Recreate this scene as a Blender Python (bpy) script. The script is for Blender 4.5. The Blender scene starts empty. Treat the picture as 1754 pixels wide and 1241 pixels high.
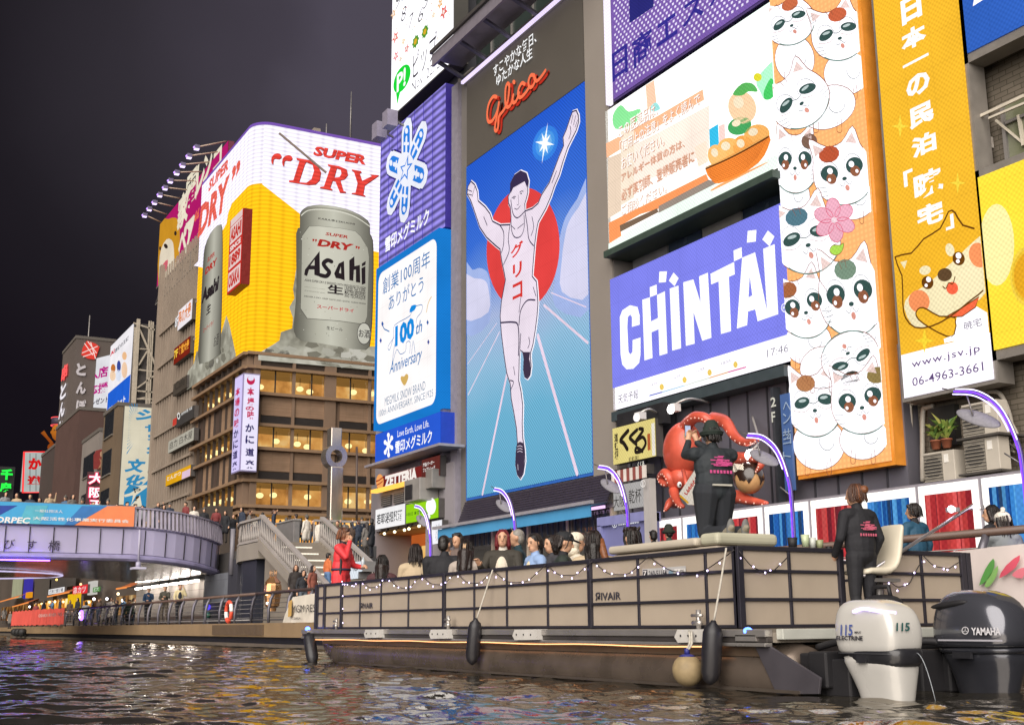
import bpy, math, random
import numpy as np
from mathutils import Vector as V, Matrix
from mathutils.geometry import tessellate_polygon

random.seed(7)
SC = bpy.context.scene
COL = SC.collection
R_ = math.radians

# ---------------------------------------------------------------- camera
F_PX, CX, CY, CAM_H = 2060.0, 877.0, 620.5, 0.70
AZ, PITCH, ROLL = R_(29.0), R_(12.27), R_(0.45)
_H = V((-math.cos(AZ), math.sin(AZ), 0))
FWD = _H * math.cos(PITCH) + V((0, 0, math.sin(PITCH)))
_r0 = _H.cross(V((0, 0, 1)))
_u0 = _r0.cross(FWD)
RGT = _r0 * math.cos(ROLL) - _u0 * math.sin(ROLL)
UPV = _u0 * math.cos(ROLL) + _r0 * math.sin(ROLL)
CAM = V((0, 0, CAM_H))
cam_data = bpy.data.cameras.new('camera')
cam_data.sensor_width = 36.0
cam_data.lens = 36.0 * F_PX / 1754.0
cam_data.clip_start = 0.1
cam_data.clip_end = 2000.0
cam = bpy.data.objects.new('camera', cam_data)
COL.objects.link(cam)
cam.matrix_world = Matrix(((RGT.x, UPV.x, -FWD.x, CAM.x), (RGT.y, UPV.y, -FWD.y, CAM.y), (RGT.z, UPV.z, -FWD.z, CAM.z), (0, 0, 0, 1)))
SC.camera = cam

# ---------------------------------------------------------------- world, light, exposure
SC.view_settings.view_transform = 'Standard'
SC.view_settings.look = 'None'
SC.view_settings.exposure = 1.0
EM = 0.5            # sign brightness that fits this exposure
SC.view_settings.gamma = 1.0
SC.cycles.use_denoising = True
SC.cycles.max_bounces = 5
SC.cycles.diffuse_bounces = 2
SC.cycles.glossy_bounces = 3
SC.cycles.transparent_max_bounces = 6
SC.cycles.sample_clamp_indirect = 4.0
SC.cycles.caustics_reflective = False
SC.cycles.caustics_refractive = False

world = bpy.data.worlds.new('World')
SC.world = world
world.use_nodes = True
wn, wl = world.node_tree.nodes, world.node_tree.links
wn.clear()
wo = wn.new('ShaderNodeOutputWorld')
bg = wn.new('ShaderNodeBackground')
tc = wn.new('ShaderNodeTexCoord')
dot = wn.new('ShaderNodeVectorMath'); dot.operation = 'DOT_PRODUCT'
dot.inputs[1].default_value = (FWD + RGT * ((620 - CX) / F_PX) + UPV * ((CY - 80) / F_PX)).normalized()
ramp = wn.new('ShaderNodeValToRGB')          # city glow over the lit signs, dark sky elsewhere
_el = ramp.color_ramp.elements
_st = ((0.0, (0.004, 0.004, 0.005)), (0.85, (0.0028, 0.0020, 0.0034)), (0.934, (0.0040, 0.0030, 0.0048)), (0.963, (0.0072, 0.0060, 0.0082)), (0.9836, (0.0158, 0.0136, 0.0178)), (0.9986, (0.030, 0.0258, 0.0350)), (1.0, (0.038, 0.033, 0.045)))
_el[0].position = 0.0; _el[0].color = (*_st[0][1], 1)
_el[1].position = 1.0; _el[1].color = (*_st[-1][1], 1)
for p, c in _st[1:-1]:
    e = _el.new(p); e.color = (*c, 1)
wl.new(tc.outputs['Generated'], dot.inputs[0])
wno = wn.new('ShaderNodeTexNoise'); wno.inputs['Scale'].default_value = 3.0; wno.inputs['Detail'].default_value = 5   # thin uneven night haze
wl.new(tc.outputs['Generated'], wno.inputs['Vector'])
wma = wn.new('ShaderNodeMath'); wma.operation = 'MULTIPLY_ADD'; wma.inputs[1].default_value = 0.022; wl.new(wno.outputs[0], wma.inputs[0])
wmb = wn.new('ShaderNodeMath'); wmb.operation = 'SUBTRACT'; wmb.inputs[1].default_value = 0.011; wl.new(dot.outputs['Value'], wmb.inputs[0]); wl.new(wmb.outputs[0], wma.inputs[2])
wl.new(wma.outputs[0], ramp.inputs[0])
wl.new(ramp.outputs[0], bg.inputs[0])
bg.inputs[1].default_value = 1.0
wl.new(bg.outputs[0], wo.inputs[0])

# the glow of the signs on the bank behind the camera: one soft, weak lamp
sd = bpy.data.lights.new('city_glow', 'SUN')
sd.energy = 3.0
sd.angle = R_(70)
sd.color = (1.0, 0.93, 0.86)
so = bpy.data.objects.new('city_glow', sd)
COL.objects.link(so)
so.rotation_euler = V((0.62, -0.70, 0.52)).to_track_quat('Z', 'Y').to_euler()

# ---------------------------------------------------------------- helpers: tags
WL = {}
def tag(o, label=None, cat=None, group=None, kind=None):
    if label: o['label'] = label
    if cat: o['category'] = cat
    if group: o['group'] = group
    if kind: o['kind'] = kind
    return o
def thing(name, label, cat, loc=(0, 0, 0), group=None, rz=0.0):
    o = bpy.data.objects.new(name, None)
    COL.objects.link(o)
    o.empty_display_size = 0.2
    o.location = loc
    o.rotation_euler = (0, 0, rz)
    WL[o] = V(loc)
    return tag(o, label, cat, group)
def kids(o): return [c for c in bpy.data.objects if c.parent == o]
def copy_tree(o, parent=None, tree=None):
    c = o.copy(); COL.objects.link(c); c.parent = parent
    for ch in (tree[o] if tree else kids(o)): copy_tree(ch, c)
    return c

# ---------------------------------------------------------------- helpers: materials
def lin(h):
    h = h.lstrip('#')
    f = lambda c: c / 12.92 if c <= 0.04045 else ((c + 0.055) / 1.055) ** 2.4
    return tuple(f(int(h[i:i + 2], 16) / 255) for i in (0, 2, 4))
_M = {}
def _math(nt, op, a, b=None, c=None):
    n = nt.nodes.new('ShaderNodeMath'); n.operation = op
    for i, x in enumerate((a, b, c)):
        if x is None: continue
        if isinstance(x, (int, float)): n.inputs[i].default_value = x
        else: nt.links.new(x, n.inputs[i])
    return n.outputs[0]
def E(hexc, s=1.0, pat=None, light=False, per=0.3, lo=0.35):
    """something that gives off light: neon, LED wall, lit sign face"""
    s = s * EM
    key = ('E', hexc, s, pat, light, per, lo)
    if key in _M: return _M[key]
    m = bpy.data.materials.new('lit_' + hexc.strip('#')); m.use_nodes = True
    nt = m.node_tree; nt.nodes.clear()
    out = nt.nodes.new('ShaderNodeOutputMaterial')
    em = nt.nodes.new('ShaderNodeEmission')
    em.inputs[0].default_value = (*lin(hexc), 1); em.inputs[1].default_value = s
    nt.links.new(em.outputs[0], out.inputs[0])
    geo = nt.nodes.new('ShaderNodeNewGeometry')
    if pat:
        sep = nt.nodes.new('ShaderNodeSeparateXYZ'); nt.links.new(geo.outputs['Position'], sep.inputs[0])
        k = 2 * math.pi / per
        wz = _math(nt, 'MULTIPLY_ADD', _math(nt, 'SINE', _math(nt, 'MULTIPLY', sep.outputs[2], k)), 0.5, 0.5)
        if pat == 'dot':
            hx = _math(nt, 'ADD', sep.outputs[0], sep.outputs[1])
            wx = _math(nt, 'MULTIPLY_ADD', _math(nt, 'SINE', _math(nt, 'MULTIPLY', hx, k)), 0.5, 0.5)
            wz = _math(nt, 'MULTIPLY', wz, wx)
        st = _math(nt, 'MULTIPLY', _math(nt, 'MULTIPLY_ADD', wz, 1 - lo, lo), s * 1.25)
        if pat == 'hl':                       # upright folds of the tube rack
            h2 = _math(nt, 'SINE', _math(nt, 'MULTIPLY', _math(nt, 'ADD', sep.outputs[0], sep.outputs[1]), 2.9))
            st = _math(nt, 'MULTIPLY', st, _math(nt, 'MULTIPLY_ADD', _math(nt, 'POWER', _math(nt, 'ABSOLUTE', h2), 8.0), -.16, 1.0))
        nt.links.new(st, em.inputs[1])
    else:                                     # uneven back-lighting of a real sign
        no = nt.nodes.new('ShaderNodeTexNoise'); no.inputs['Scale'].default_value = 0.55; no.inputs['Detail'].default_value = 2
        nt.links.new(geo.outputs['Position'], no.inputs['Vector'])
        st = _math(nt, 'MULTIPLY', _math(nt, 'MULTIPLY_ADD', no.outputs[0], 0.30, 0.85), s)
        sep = nt.nodes.new('ShaderNodeSeparateXYZ'); nt.links.new(geo.outputs['Position'], sep.inputs[0])
        h = _math(nt, 'ADD', sep.outputs[0], sep.outputs[1]); k = 2 * math.pi / .15      # LED rows and module joints
        w = _math(nt, 'MULTIPLY', _math(nt, 'SINE', _math(nt, 'MULTIPLY', h, k)), _math(nt, 'SINE', _math(nt, 'MULTIPLY', sep.outputs[2], k)))
        j = _math(nt, 'MAXIMUM', _math(nt, 'GREATER_THAN', _math(nt, 'FRACT', _math(nt, 'MULTIPLY', h, 1.04)), .965), _math(nt, 'GREATER_THAN', _math(nt, 'FRACT', _math(nt, 'MULTIPLY', sep.outputs[2], 1.04)), .965))
        st = _math(nt, 'MULTIPLY', st, _math(nt, 'SUBTRACT', _math(nt, 'MULTIPLY_ADD', w, .13, 1.0), _math(nt, 'MULTIPLY', j, .07)))
        nt.links.new(st, em.inputs[1])
    m.cycles.emission_sampling = 'AUTO' if light else 'NONE'
    _M[key] = m
    return m
def P(hexc, rough=0.6, metal=0.0, var=0.12, vs=3.0, bump=0.0, bs=20.0, coat=0.0, objcol=False, stain=None, spec=0.5):
    key = ('P', hexc, rough, metal, var, vs, bump, bs, coat, objcol, stain, spec)
    if key in _M: return _M[key]
    m = bpy.data.materials.new('paint_' + hexc.strip('#')); m.use_nodes = True
    nt = m.node_tree; b = nt.nodes['Principled BSDF']
    b.inputs['Roughness'].default_value = rough; b.inputs['Metallic'].default_value = metal
    b.inputs['Coat Weight'].default_value = coat
    b.inputs['Specular IOR Level'].default_value = spec
    c = lin(hexc)
    tcn = nt.nodes.new('ShaderNodeTexCoord')
    no = nt.nodes.new('ShaderNodeTexNoise'); no.inputs['Scale'].default_value = vs; no.inputs['Detail'].default_value = 5
    nt.links.new(tcn.outputs['Object'], no.inputs['Vector'])
    mx = nt.nodes.new('ShaderNodeMix'); mx.data_type = 'RGBA'
    nt.links.new(no.outputs[0], mx.inputs[0])
    if objcol:
        oi = nt.nodes.new('ShaderNodeObjectInfo')
        h1 = nt.nodes.new('ShaderNodeHueSaturation'); h1.inputs['Value'].default_value = 1 - var * 2
        h2 = nt.nodes.new('ShaderNodeHueSaturation'); h2.inputs['Value'].default_value = 1 + var * 2
        for h in (h1, h2): nt.links.new(oi.outputs['Color'], h.inputs['Color'])
        nt.links.new(h1.outputs[0], mx.inputs[6]); nt.links.new(h2.outputs[0], mx.inputs[7])
    else:
        mx.inputs[6].default_value = (*[x * (1 - var * 2) for x in c], 1)
        mx.inputs[7].default_value = (*[min(1, x * (1 + var * 2)) for x in (lin(stain) if stain else c)], 1)
    nt.links.new(mx.outputs[2], b.inputs['Base Color'])
    nt.links.new(_math(nt, 'MULTIPLY_ADD', no.outputs[0], 0.2, rough - 0.1), b.inputs['Roughness'])
    if bump:
        n2 = nt.nodes.new('ShaderNodeTexNoise'); n2.inputs['Scale'].default_value = bs; n2.inputs['Detail'].default_value = 4
        nt.links.new(tcn.outputs['Object'], n2.inputs['Vector'])
        bp = nt.nodes.new('ShaderNodeBump'); bp.inputs['Strength'].default_value = bump; bp.inputs['Distance'].default_value = 0.02
        nt.links.new(n2.outputs[0], bp.inputs['Height']); nt.links.new(bp.outputs[0], b.inputs['Normal'])
    _M[key] = m
    return m
def tiles(name, c1, c2, mortar, w, h, rough=0.7, ms=0.02, flip=False):
    """brick or panel joints laid out on the surface in metres"""
    key = ('T', name)
    if key in _M: return _M[key]
    m = bpy.data.materials.new(name); m.use_nodes = True
    nt = m.node_tree; b = nt.nodes['Principled BSDF']; b.inputs['Roughness'].default_value = rough
    geo = nt.nodes.new('ShaderNodeNewGeometry')
    sep = nt.nodes.new('ShaderNodeSeparateXYZ'); nt.links.new(geo.outputs['Position'], sep.inputs[0])
    cb = nt.nodes.new('ShaderNodeCombineXYZ')
    nt.links.new(_math(nt, 'ADD', sep.outputs[0], sep.outputs[1]), cb.inputs[0])
    nt.links.new(sep.outputs[1] if flip else sep.outputs[2], cb.inputs[1])
    br = nt.nodes.new('ShaderNodeTexBrick')
    nt.links.new(cb.outputs[0], br.inputs['Vector'])
    br.inputs['Scale'].default_value = 1.0
    br.inputs['Brick Width'].default_value = w; br.inputs['Row Height'].default_value = h
    br.inputs['Mortar Size'].default_value = ms; br.inputs['Mortar Smooth'].default_value = 0.2
    br.inputs['Color1'].default_value = (*lin(c1), 1); br.inputs['Color2'].default_value = (*lin(c2), 1); br.inputs['Mortar'].default_value = (*lin(mortar), 1)
    no = nt.nodes.new('ShaderNodeTexNoise'); no.inputs['Scale'].default_value = 0.7; no.inputs['Detail'].default_value = 6
    nt.links.new(geo.outputs['Position'], no.inputs['Vector'])
    mx = nt.nodes.new('ShaderNodeMix'); mx.data_type = 'RGBA'; mx.blend_type = 'MULTIPLY'; mx.inputs[0].default_value = 0.6
    nt.links.new(br.outputs[0], mx.inputs[6]); nt.links.new(no.outputs[0], mx.inputs[7])
    nt.links.new(mx.outputs[2], b.inputs['Base Color'])
    bp = nt.nodes.new('ShaderNodeBump'); bp.inputs['Strength'].default_value = 0.4; bp.inputs['Distance'].default_value = 0.02; bp.invert = True
    nt.links.new(br.outputs['Fac'], bp.inputs['Height']); nt.links.new(bp.outputs[0], b.inputs['Normal'])
    _M[key] = m
    return m
def pane():
    """clear window glass"""
    if 'pane' in _M: return _M['pane']
    m = bpy.data.materials.new('window_glass'); m.use_nodes = True
    nt = m.node_tree; nt.nodes.clear()
    out = nt.nodes.new('ShaderNodeOutputMaterial'); mx = nt.nodes.new('ShaderNodeMixShader'); tr = nt.nodes.new('ShaderNodeBsdfTransparent'); gl = nt.nodes.new('ShaderNodeBsdfGlossy')
    tr.inputs[0].default_value = (.93, .94, .93, 1); gl.inputs['Roughness'].default_value = .04; mx.inputs[0].default_value = .09
    nt.links.new(tr.outputs[0], mx.inputs[1]); nt.links.new(gl.outputs[0], mx.inputs[2]); nt.links.new(mx.outputs[0], out.inputs[0])
    _M['pane'] = m
    return m

# ---------------------------------------------------------------- helpers: pixel -> place
def ray(x, y): return FWD + RGT * ((x - CX) / F_PX) + UPV * ((CY - y) / F_PX)
def onY(x, y, v): d = ray(x, y); return CAM + d * ((v - CAM.y) / d.y)
def onX(x, y, v): d = ray(x, y); return CAM + d * ((v - CAM.x) / d.x)
def onZ(x, y, v): d = ray(x, y); return CAM + d * ((v - CAM.z) / d.z)
class Pl:
    """an upright plane through point o running along the horizontal direction d; u = along d, v = height"""
    def __init__(s, o, d):
        s.o = V((o[0], o[1], 0)); s.d = V((d[0], d[1], 0)).normalized(); s.n = s.d.cross(V((0, 0, 1)))
    def uv(s, x, y):
        r = ray(x, y); t = (s.o - CAM).dot(s.n) / r.dot(s.n); q = CAM + r * t
        return ((q - s.o).dot(s.d), q.z)
    def p3(s, u, v, off=0.0): return s.o + s.d * u + V((0, 0, v)) + s.n * off
def PY(y): return Pl((0, y), (1, 0))
def PX(x): return Pl((x, 0), (0, 1))

def catmull(pts, n, closed):
    if n <= 1 or len(pts) < 3: return [tuple(p) for p in pts]
    out, N = [], len(pts)
    for i in range(N if closed else N - 1):
        g = (lambda k: pts[k % N]) if closed else (lambda k: pts[min(max(k, 0), N - 1)])
        p0, p1, p2, p3 = g(i - 1), g(i), g(i + 1), g(i + 2)
        for j in range(n):
            t = j / n
            out.append(tuple(0.5 * ((2 * b) + (c - a) * t + (2 * a - 5 * b + 4 * c - d) * t * t + (3 * b - a - 3 * c + d) * t ** 3) for a, b, c, d in zip(p0, p1, p2, p3)))
    if not closed: out.append(tuple(pts[-1]))
    return out

# ---------------------------------------------------------------- helpers: mesh collector
class MB:
    def __init__(s): s.v, s.f, s.mi, s.sm, s.mats = [], [], [], [], []
    def mat(s, m):
        if m not in s.mats: s.mats.append(m)
        return s.mats.index(m)
    def add(s, vs, fs, m, smooth=False):
        k, i = len(s.v), s.mat(m)
        s.v += [tuple(a) for a in vs]
        for f in fs: s.f.append(tuple(a + k for a in f)); s.mi.append(i); s.sm.append(smooth)
        return s
    def box(s, a, b, m):
        x0, y0, z0 = (min(p, q) for p, q in zip(a, b)); x1, y1, z1 = (max(p, q) for p, q in zip(a, b))
        return s.add([(x0, y0, z0), (x1, y0, z0), (x1, y1, z0), (x0, y1, z0), (x0, y0, z1), (x1, y0, z1), (x1, y1, z1), (x0, y1, z1)],
                     [(3, 2, 1, 0), (4, 5, 6, 7), (0, 1, 5, 4), (1, 2, 6, 5), (2, 3, 7, 6), (3, 0, 4, 7)], m)
    def slab(s, pl, u0, v0, u1, v1, back, front, m):
        """box on an upright plane: from `back` behind it to `front` before it"""
        c = [pl.p3(u, v, o) for o in (front, -back) for u, v in ((u0, v0), (u1, v0), (u1, v1), (u0, v1))]
        return s.add(c, [(0, 1, 2, 3), (7, 6, 5, 4), (0, 4, 5, 1), (1, 5, 6, 2), (2, 6, 7, 3), (3, 7, 4, 0)], m)
    def bar(s, a, b, w, h, m, up=(0, 0, 1)):
        a, b = V(a), V(b); d = (b - a).normalized(); x = d.cross(V(up))
        if x.length < 1e-4: x = d.cross(V((0, 1, 0)))
        x.normalize(); y = x.cross(d)
        c = [p + x * (sx * w / 2) + y * (sy * h / 2) for p in (a, b) for sx, sy in ((-1, -1), (1, -1), (1, 1), (-1, 1))]
        return s.add(c, [(3, 2, 1, 0), (4, 5, 6, 7), (0, 1, 5, 4), (1, 2, 6, 5), (2, 3, 7, 6), (3, 0, 4, 7)], m)
    def tube(s, pts, r, m, n=8, cap=True, smooth=True):
        pts = [V(p) for p in pts]; N = len(pts); rs = r if isinstance(r, (list, tuple)) else [r] * N
        vs, fs = [], []; px = None
        for i, p in enumerate(pts):
            t = (pts[min(i + 1, N - 1)] - pts[max(i - 1, 0)]).normalized()
            x = t.cross(V((0, 0, 1))) if px is None else px - t * px.dot(t)
            if x.length < 1e-3: x = t.cross(V((0, 1, 0)))
            x.normalize(); px = x; y = t.cross(x)
            vs += [p + (x * math.cos(2 * math.pi * k / n) + y * math.sin(2 * math.pi * k / n)) * rs[i] for k in range(n)]
        for i in range(N - 1):
            fs += [(i * n + k, i * n + (k + 1) % n, (i + 1) * n + (k + 1) % n, (i + 1) * n + k) for k in range(n)]
        if cap: fs += [tuple(range(n - 1, -1, -1)), tuple((N - 1) * n + k for k in range(n))]
        return s.add(vs, fs, m, smooth)
    def loft(s, rings, m, smooth=True, cap=True):
        n = len(rings[0]); vs = [p for r in rings for p in r]; fs = []
        for i in range(len(rings) - 1):
            fs += [(i * n + k, i * n + (k + 1) % n, (i + 1) * n + (k + 1) % n, (i + 1) * n + k) for k in range(n)]
        if cap: fs += [tuple(range(n - 1, -1, -1)), tuple((len(rings) - 1) * n + k for k in range(n))]
        return s.add(vs, fs, m, smooth)
    def ball(s, c, rx, ry, rz, m, n=16, h=10, rot=None):
        vs, fs = [], []
        for i in range(h + 1):
            a = math.pi * i / h
            for k in range(n):
                b = 2 * math.pi * k / n
                p = V((rx * math.sin(a) * math.cos(b), ry * math.sin(a) * math.sin(b), rz * math.cos(a)))
                vs.append(V(c) + (rot @ p if rot else p))
        for i in range(h):
            fs += [(i * n + k, (i + 1) * n + k, (i + 1) * n + (k + 1) % n, i * n + (k + 1) % n) for k in range(n)]
        return s.add(vs, fs, m, True)
    def prism(s, pts, z0, z1, m):
        n = len(pts); vs = [(x, y, z0) for x, y in pts] + [(x, y, z1) for x, y in pts]
        return s.add(vs, [tuple(range(n - 1, -1, -1)), tuple(range(n, 2 * n))] + [(k, (k + 1) % n, n + (k + 1) % n, n + k) for k in range(n)], m)
    def build(s, name, parent=None, bev=0.0, seg=2, sub=0):
        me = bpy.data.meshes.new(name)
        w = V((0, 0, 0)); q = parent
        while q is not None: w = w + WL.get(q, V((0, 0, 0))); q = q.parent
        me.from_pydata([(a[0] - w.x, a[1] - w.y, a[2] - w.z) for a in s.v], [], s.f)
        for m in s.mats: me.materials.append(m)
        me.polygons.foreach_set('material_index', s.mi)
        me.polygons.foreach_set('use_smooth', s.sm)
        me.update()
        o = bpy.data.objects.new(name, me); COL.objects.link(o); o.parent = parent
        if bev:
            b = o.modifiers.new('Bevel', 'BEVEL'); b.width = bev; b.segments = seg; b.limit_method = 'ANGLE'; b.angle_limit = R_(40)
        if sub:
            b = o.modifiers.new('Sub', 'SUBSURF'); b.levels = sub; b.render_levels = sub
        return o

# ---------------------------------------------------------------- helpers: flat sign artwork
_FO = None
_TX = {}
def text_mesh(body, bold, shear, space, lines):
    global _FO
    key = (body, bold, shear, space, lines)
    if key in _TX: return _TX[key]
    c = bpy.data.curves.new('txt', 'FONT')
    c.body = body; c.offset = bold; c.shear = shear; c.space_character = space; c.resolution_u = 2
    c.align_x = 'CENTER'; c.space_line = lines
    o = bpy.data.objects.new('txt', c)
    me = o.to_mesh()
    vs = [(a.co.x, a.co.y) for a in me.vertices]; fs = [tuple(p.vertices) for p in me.polygons]
    o.to_mesh_clear(); bpy.data.objects.remove(o); bpy.data.curves.remove(c)
    x0 = min(a[0] for a in vs); x1 = max(a[0] for a in vs); y0 = min(a[1] for a in vs); y1 = max(a[1] for a in vs)
    vs = [((a - x0) / max(x1 - x0, 1e-6), (b - y0) / max(y1 - y0, 1e-6)) for a, b in vs]
    _TX[key] = (vs, fs)
    return _TX[key]
class Art(MB):
    """flat shapes on an upright plane, laid in thin layers one before another; points are traced in photo pixels (frame x0, y0, k)"""
    def __init__(s, pl, x0=0, y0=0, k=1.0, base=0.02, step=0.012):
        super().__init__(); s.pl, s.x0, s.y0, s.k, s.base, s.step = pl, x0, y0, k, base, step
    def fr(s, x0, y0, k): s.x0, s.y0, s.k = x0, y0, k; return s
    def uv(s, p): return s.pl.uv(s.x0 + p[0] / s.k, s.y0 + p[1] / s.k)
    def off(s, L): return s.base + s.step * L
    def upoly(s, uvs, m, L, holes=()):
        loops = [[V((a, b, 0)) for a, b in uvs]] + [[V((a, b, 0)) for a, b in h] for h in holes]
        tri = tessellate_polygon(loops); flat = [p for l in loops for p in l]; fs = []
        for t in tri:
            a, b, c = (flat[i] for i in t)
            if (b - a).cross(c - a).z < 0: t = (t[0], t[2], t[1])
            fs.append(t)
        return s.add([s.pl.p3(p.x, p.y, s.off(L)) for p in flat], fs, m)
    def poly(s, pts, m, L, sm=0, holes=(), clip=None):
        q = [s.uv(p) for p in catmull(pts, sm, True)]
        if clip: q = clip_uv(q, clip)
        if len(q) < 3: return s
        return s.upoly(q, m, L, [[s.uv(p) for p in catmull(h, sm, True)] for h in holes])
    def ell(s, c, rx, ry, m, L, rot=0.0, n=24, hole=None, clip=None):
        ca, sa = math.cos(R_(rot)), math.sin(R_(rot))
        ring = lambda f: [(c[0] + ca * rx * f * math.cos(t) - sa * ry * f * math.sin(t), c[1] + sa * rx * f * math.cos(t) + ca * ry * f * math.sin(t)) for t in (2 * math.pi * i / n for i in range(n))]
        return s.poly(ring(1), m, L, holes=[ring(hole)] if hole else (), clip=clip)
    def rect(s, a, b, m, L):
        (u0, v1), (u1, v0) = s.uv(a), s.uv(b)
        return s.upoly([(u0, v0), (u1, v0), (u1, v1), (u0, v1)], m, L)
    def wpx(s, p): (a, b), (c, d) = s.uv(p), s.uv((p[0], p[1] + s.k)); return abs(b - d)
    def stroke(s, pts, w, m, L, sm=5, closed=False):
        """a line w source pixels wide"""
        wm = w * s.wpx(pts[0])
        q = [V(s.uv(p)) for p in catmull(pts, sm, closed)]; N = len(q); l, r = [], []
        if N < 2: return s
        for i in range(N):
            a = q[(i - 1) % N] if closed else q[max(i - 1, 0)]; b = q[(i + 1) % N] if closed else q[min(i + 1, N - 1)]
            t = (b - a)
            t = t.normalized() if t.length > 1e-9 else V((1, 0))
            n = V((-t.y, t.x)) * (wm / 2); l.append(q[i] + n); r.append(q[i] - n)
        vs = [s.pl.p3(p.x, p.y, s.off(L)) for p in l + r]
        fs = [(N + i, N + (i + 1) % N, (i + 1) % N, i) for i in range(N if closed else N - 1)]
        s.add(vs, fs, m)
        if not closed:
            for e in (q[0], q[-1]):
                s.upoly([(e.x + wm / 2 * math.cos(t), e.y + wm / 2 * math.sin(t)) for t in (2 * math.pi * i / 8 for i in range(8))], m, L)
        return s
    def text(s, body, a, b, m, L, bold=0.0, shear=0.0, vert=False, space=1.0, lines=1.0, slant=0.0, rot=0.0):
        """body fitted into the box whose top left corner is seen at a and bottom right corner at b"""
        if vert: body = '\n'.join(body)
        vs, fs = text_mesh(body, bold, shear, space, lines)
        (u0, v1), (u1, v0) = s.uv(a), s.uv(b); W, H = u1 - u0, v1 - v0
        ca, sa = math.cos(R_(rot)), math.sin(R_(rot)); out = []
        for x, y in vs:
            p, q = (x - 0.5) * W, (y - 0.5) * H + slant * (x - 0.5) * W
            out.append(s.pl.p3((u0 + u1) / 2 + ca * p - sa * q, (v0 + v1) / 2 + sa * p + ca * q, s.off(L)))
        return s.add(out, fs, m)
def clip_uv(q, c):
    """cut a polygon to the rectangle (u0, v0, u1, v1)"""
    for ax, lim, sg in ((0, c[0], 1), (0, c[2], -1), (1, c[1], 1), (1, c[3], -1)):
        out = []
        for i in range(len(q)):
            a, b = q[i - 1], q[i]; ia, ib = (a[ax] - lim) * sg >= 0, (b[ax] - lim) * sg >= 0
            if ia != ib:
                t = (lim - a[ax]) / (b[ax] - a[ax]); out.append(tuple(a[k] + (b[k] - a[k]) * t for k in (0, 1)))
            if ib: out.append(b)
        q = out
        if len(q) < 3: return []
    return q
def cabinet(pl, a, b, m, parent, back=0.5, front=0.0, name='cabinet', bev=0.0):
    (u0, v1), (u1, v0) = pl.uv(*a), pl.uv(*b)
    return MB().slab(pl, u0, v0, u1, v1, back, front, m).build(name, parent, bev=bev)
def Eramp(name, stops, d, a, b, s=1.0, light=False, noise=0.12, ns=1.2):
    """a lit picture whose colour runs along world direction d from a to b"""
    key = ('R', name)
    if key in _M: return _M[key]
    m = bpy.data.materials.new('lit_' + name); m.use_nodes = True
    nt = m.node_tree; nt.nodes.clear()
    out = nt.nodes.new('ShaderNodeOutputMaterial'); em = nt.nodes.new('ShaderNodeEmission'); nt.links.new(em.outputs[0], out.inputs[0])
    geo = nt.nodes.new('ShaderNodeNewGeometry')
    dt = nt.nodes.new('ShaderNodeVectorMath'); dt.operation = 'DOT_PRODUCT'; dt.inputs[1].default_value = d
    nt.links.new(geo.outputs['Position'], dt.inputs[0])
    t = _math(nt, 'MULTIPLY_ADD', dt.outputs['Value'], 1 / (b - a), -a / (b - a))
    no = nt.nodes.new('ShaderNodeTexNoise'); no.inputs['Scale'].default_value = ns; no.inputs['Detail'].default_value = 5
    nt.links.new(geo.outputs['Position'], no.inputs['Vector'])
    t = _math(nt, 'ADD', t, _math(nt, 'MULTIPLY_ADD', no.outputs[0], noise * 2, -noise))
    rp = nt.nodes.new('ShaderNodeValToRGB'); nt.links.new(t, rp.inputs[0])
    el = rp.color_ramp.elements
    while len(el) > 1: el.remove(el[-1])
    el[0].position = stops[0][0]; el[0].color = (*lin(stops[0][1]), 1)
    for p, c in stops[1:]: e = el.new(p); e.color = (*lin(c), 1)
    nt.links.new(rp.outputs[0], em.inputs[0]); em.inputs[1].default_value = s * EM
    if 'sky' in name or 'room' == name:       # LED dots
        sep = nt.nodes.new('ShaderNodeSeparateXYZ'); nt.links.new(geo.outputs['Position'], sep.inputs[0]); k = 2 * math.pi / .17
        w = _math(nt, 'MULTIPLY', _math(nt, 'SINE', _math(nt, 'MULTIPLY', sep.outputs[0], k)), _math(nt, 'SINE', _math(nt, 'MULTIPLY', sep.outputs[2], k)))
        nt.links.new(_math(nt, 'MULTIPLY_ADD', w, .34 * s * EM if 'sky' in name else .1 * s * EM, s * EM), em.inputs[1])
    m.cycles.emission_sampling = 'AUTO' if light else 'NONE'
    _M[key] = m
    return m
def Fr(x0, y0, k): return lambda *pts: [(x0 + x / k, y0 + y / k) for x, y in zip(pts[::2], pts[1::2])]
FY = 24.7
PF = PY(FY)
GREY = P('6f6a66', 0.6, var=0.10, vs=0.5)
DGREY = P('45433f', 0.55, var=0.10, vs=0.6)
BLACKM = P('1c1c20', 0.5)
STEEL = P('8b8784', 0.45, metal=0.5, var=0.1)
WHITE_N = E('ffffff', 1.1)

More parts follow.
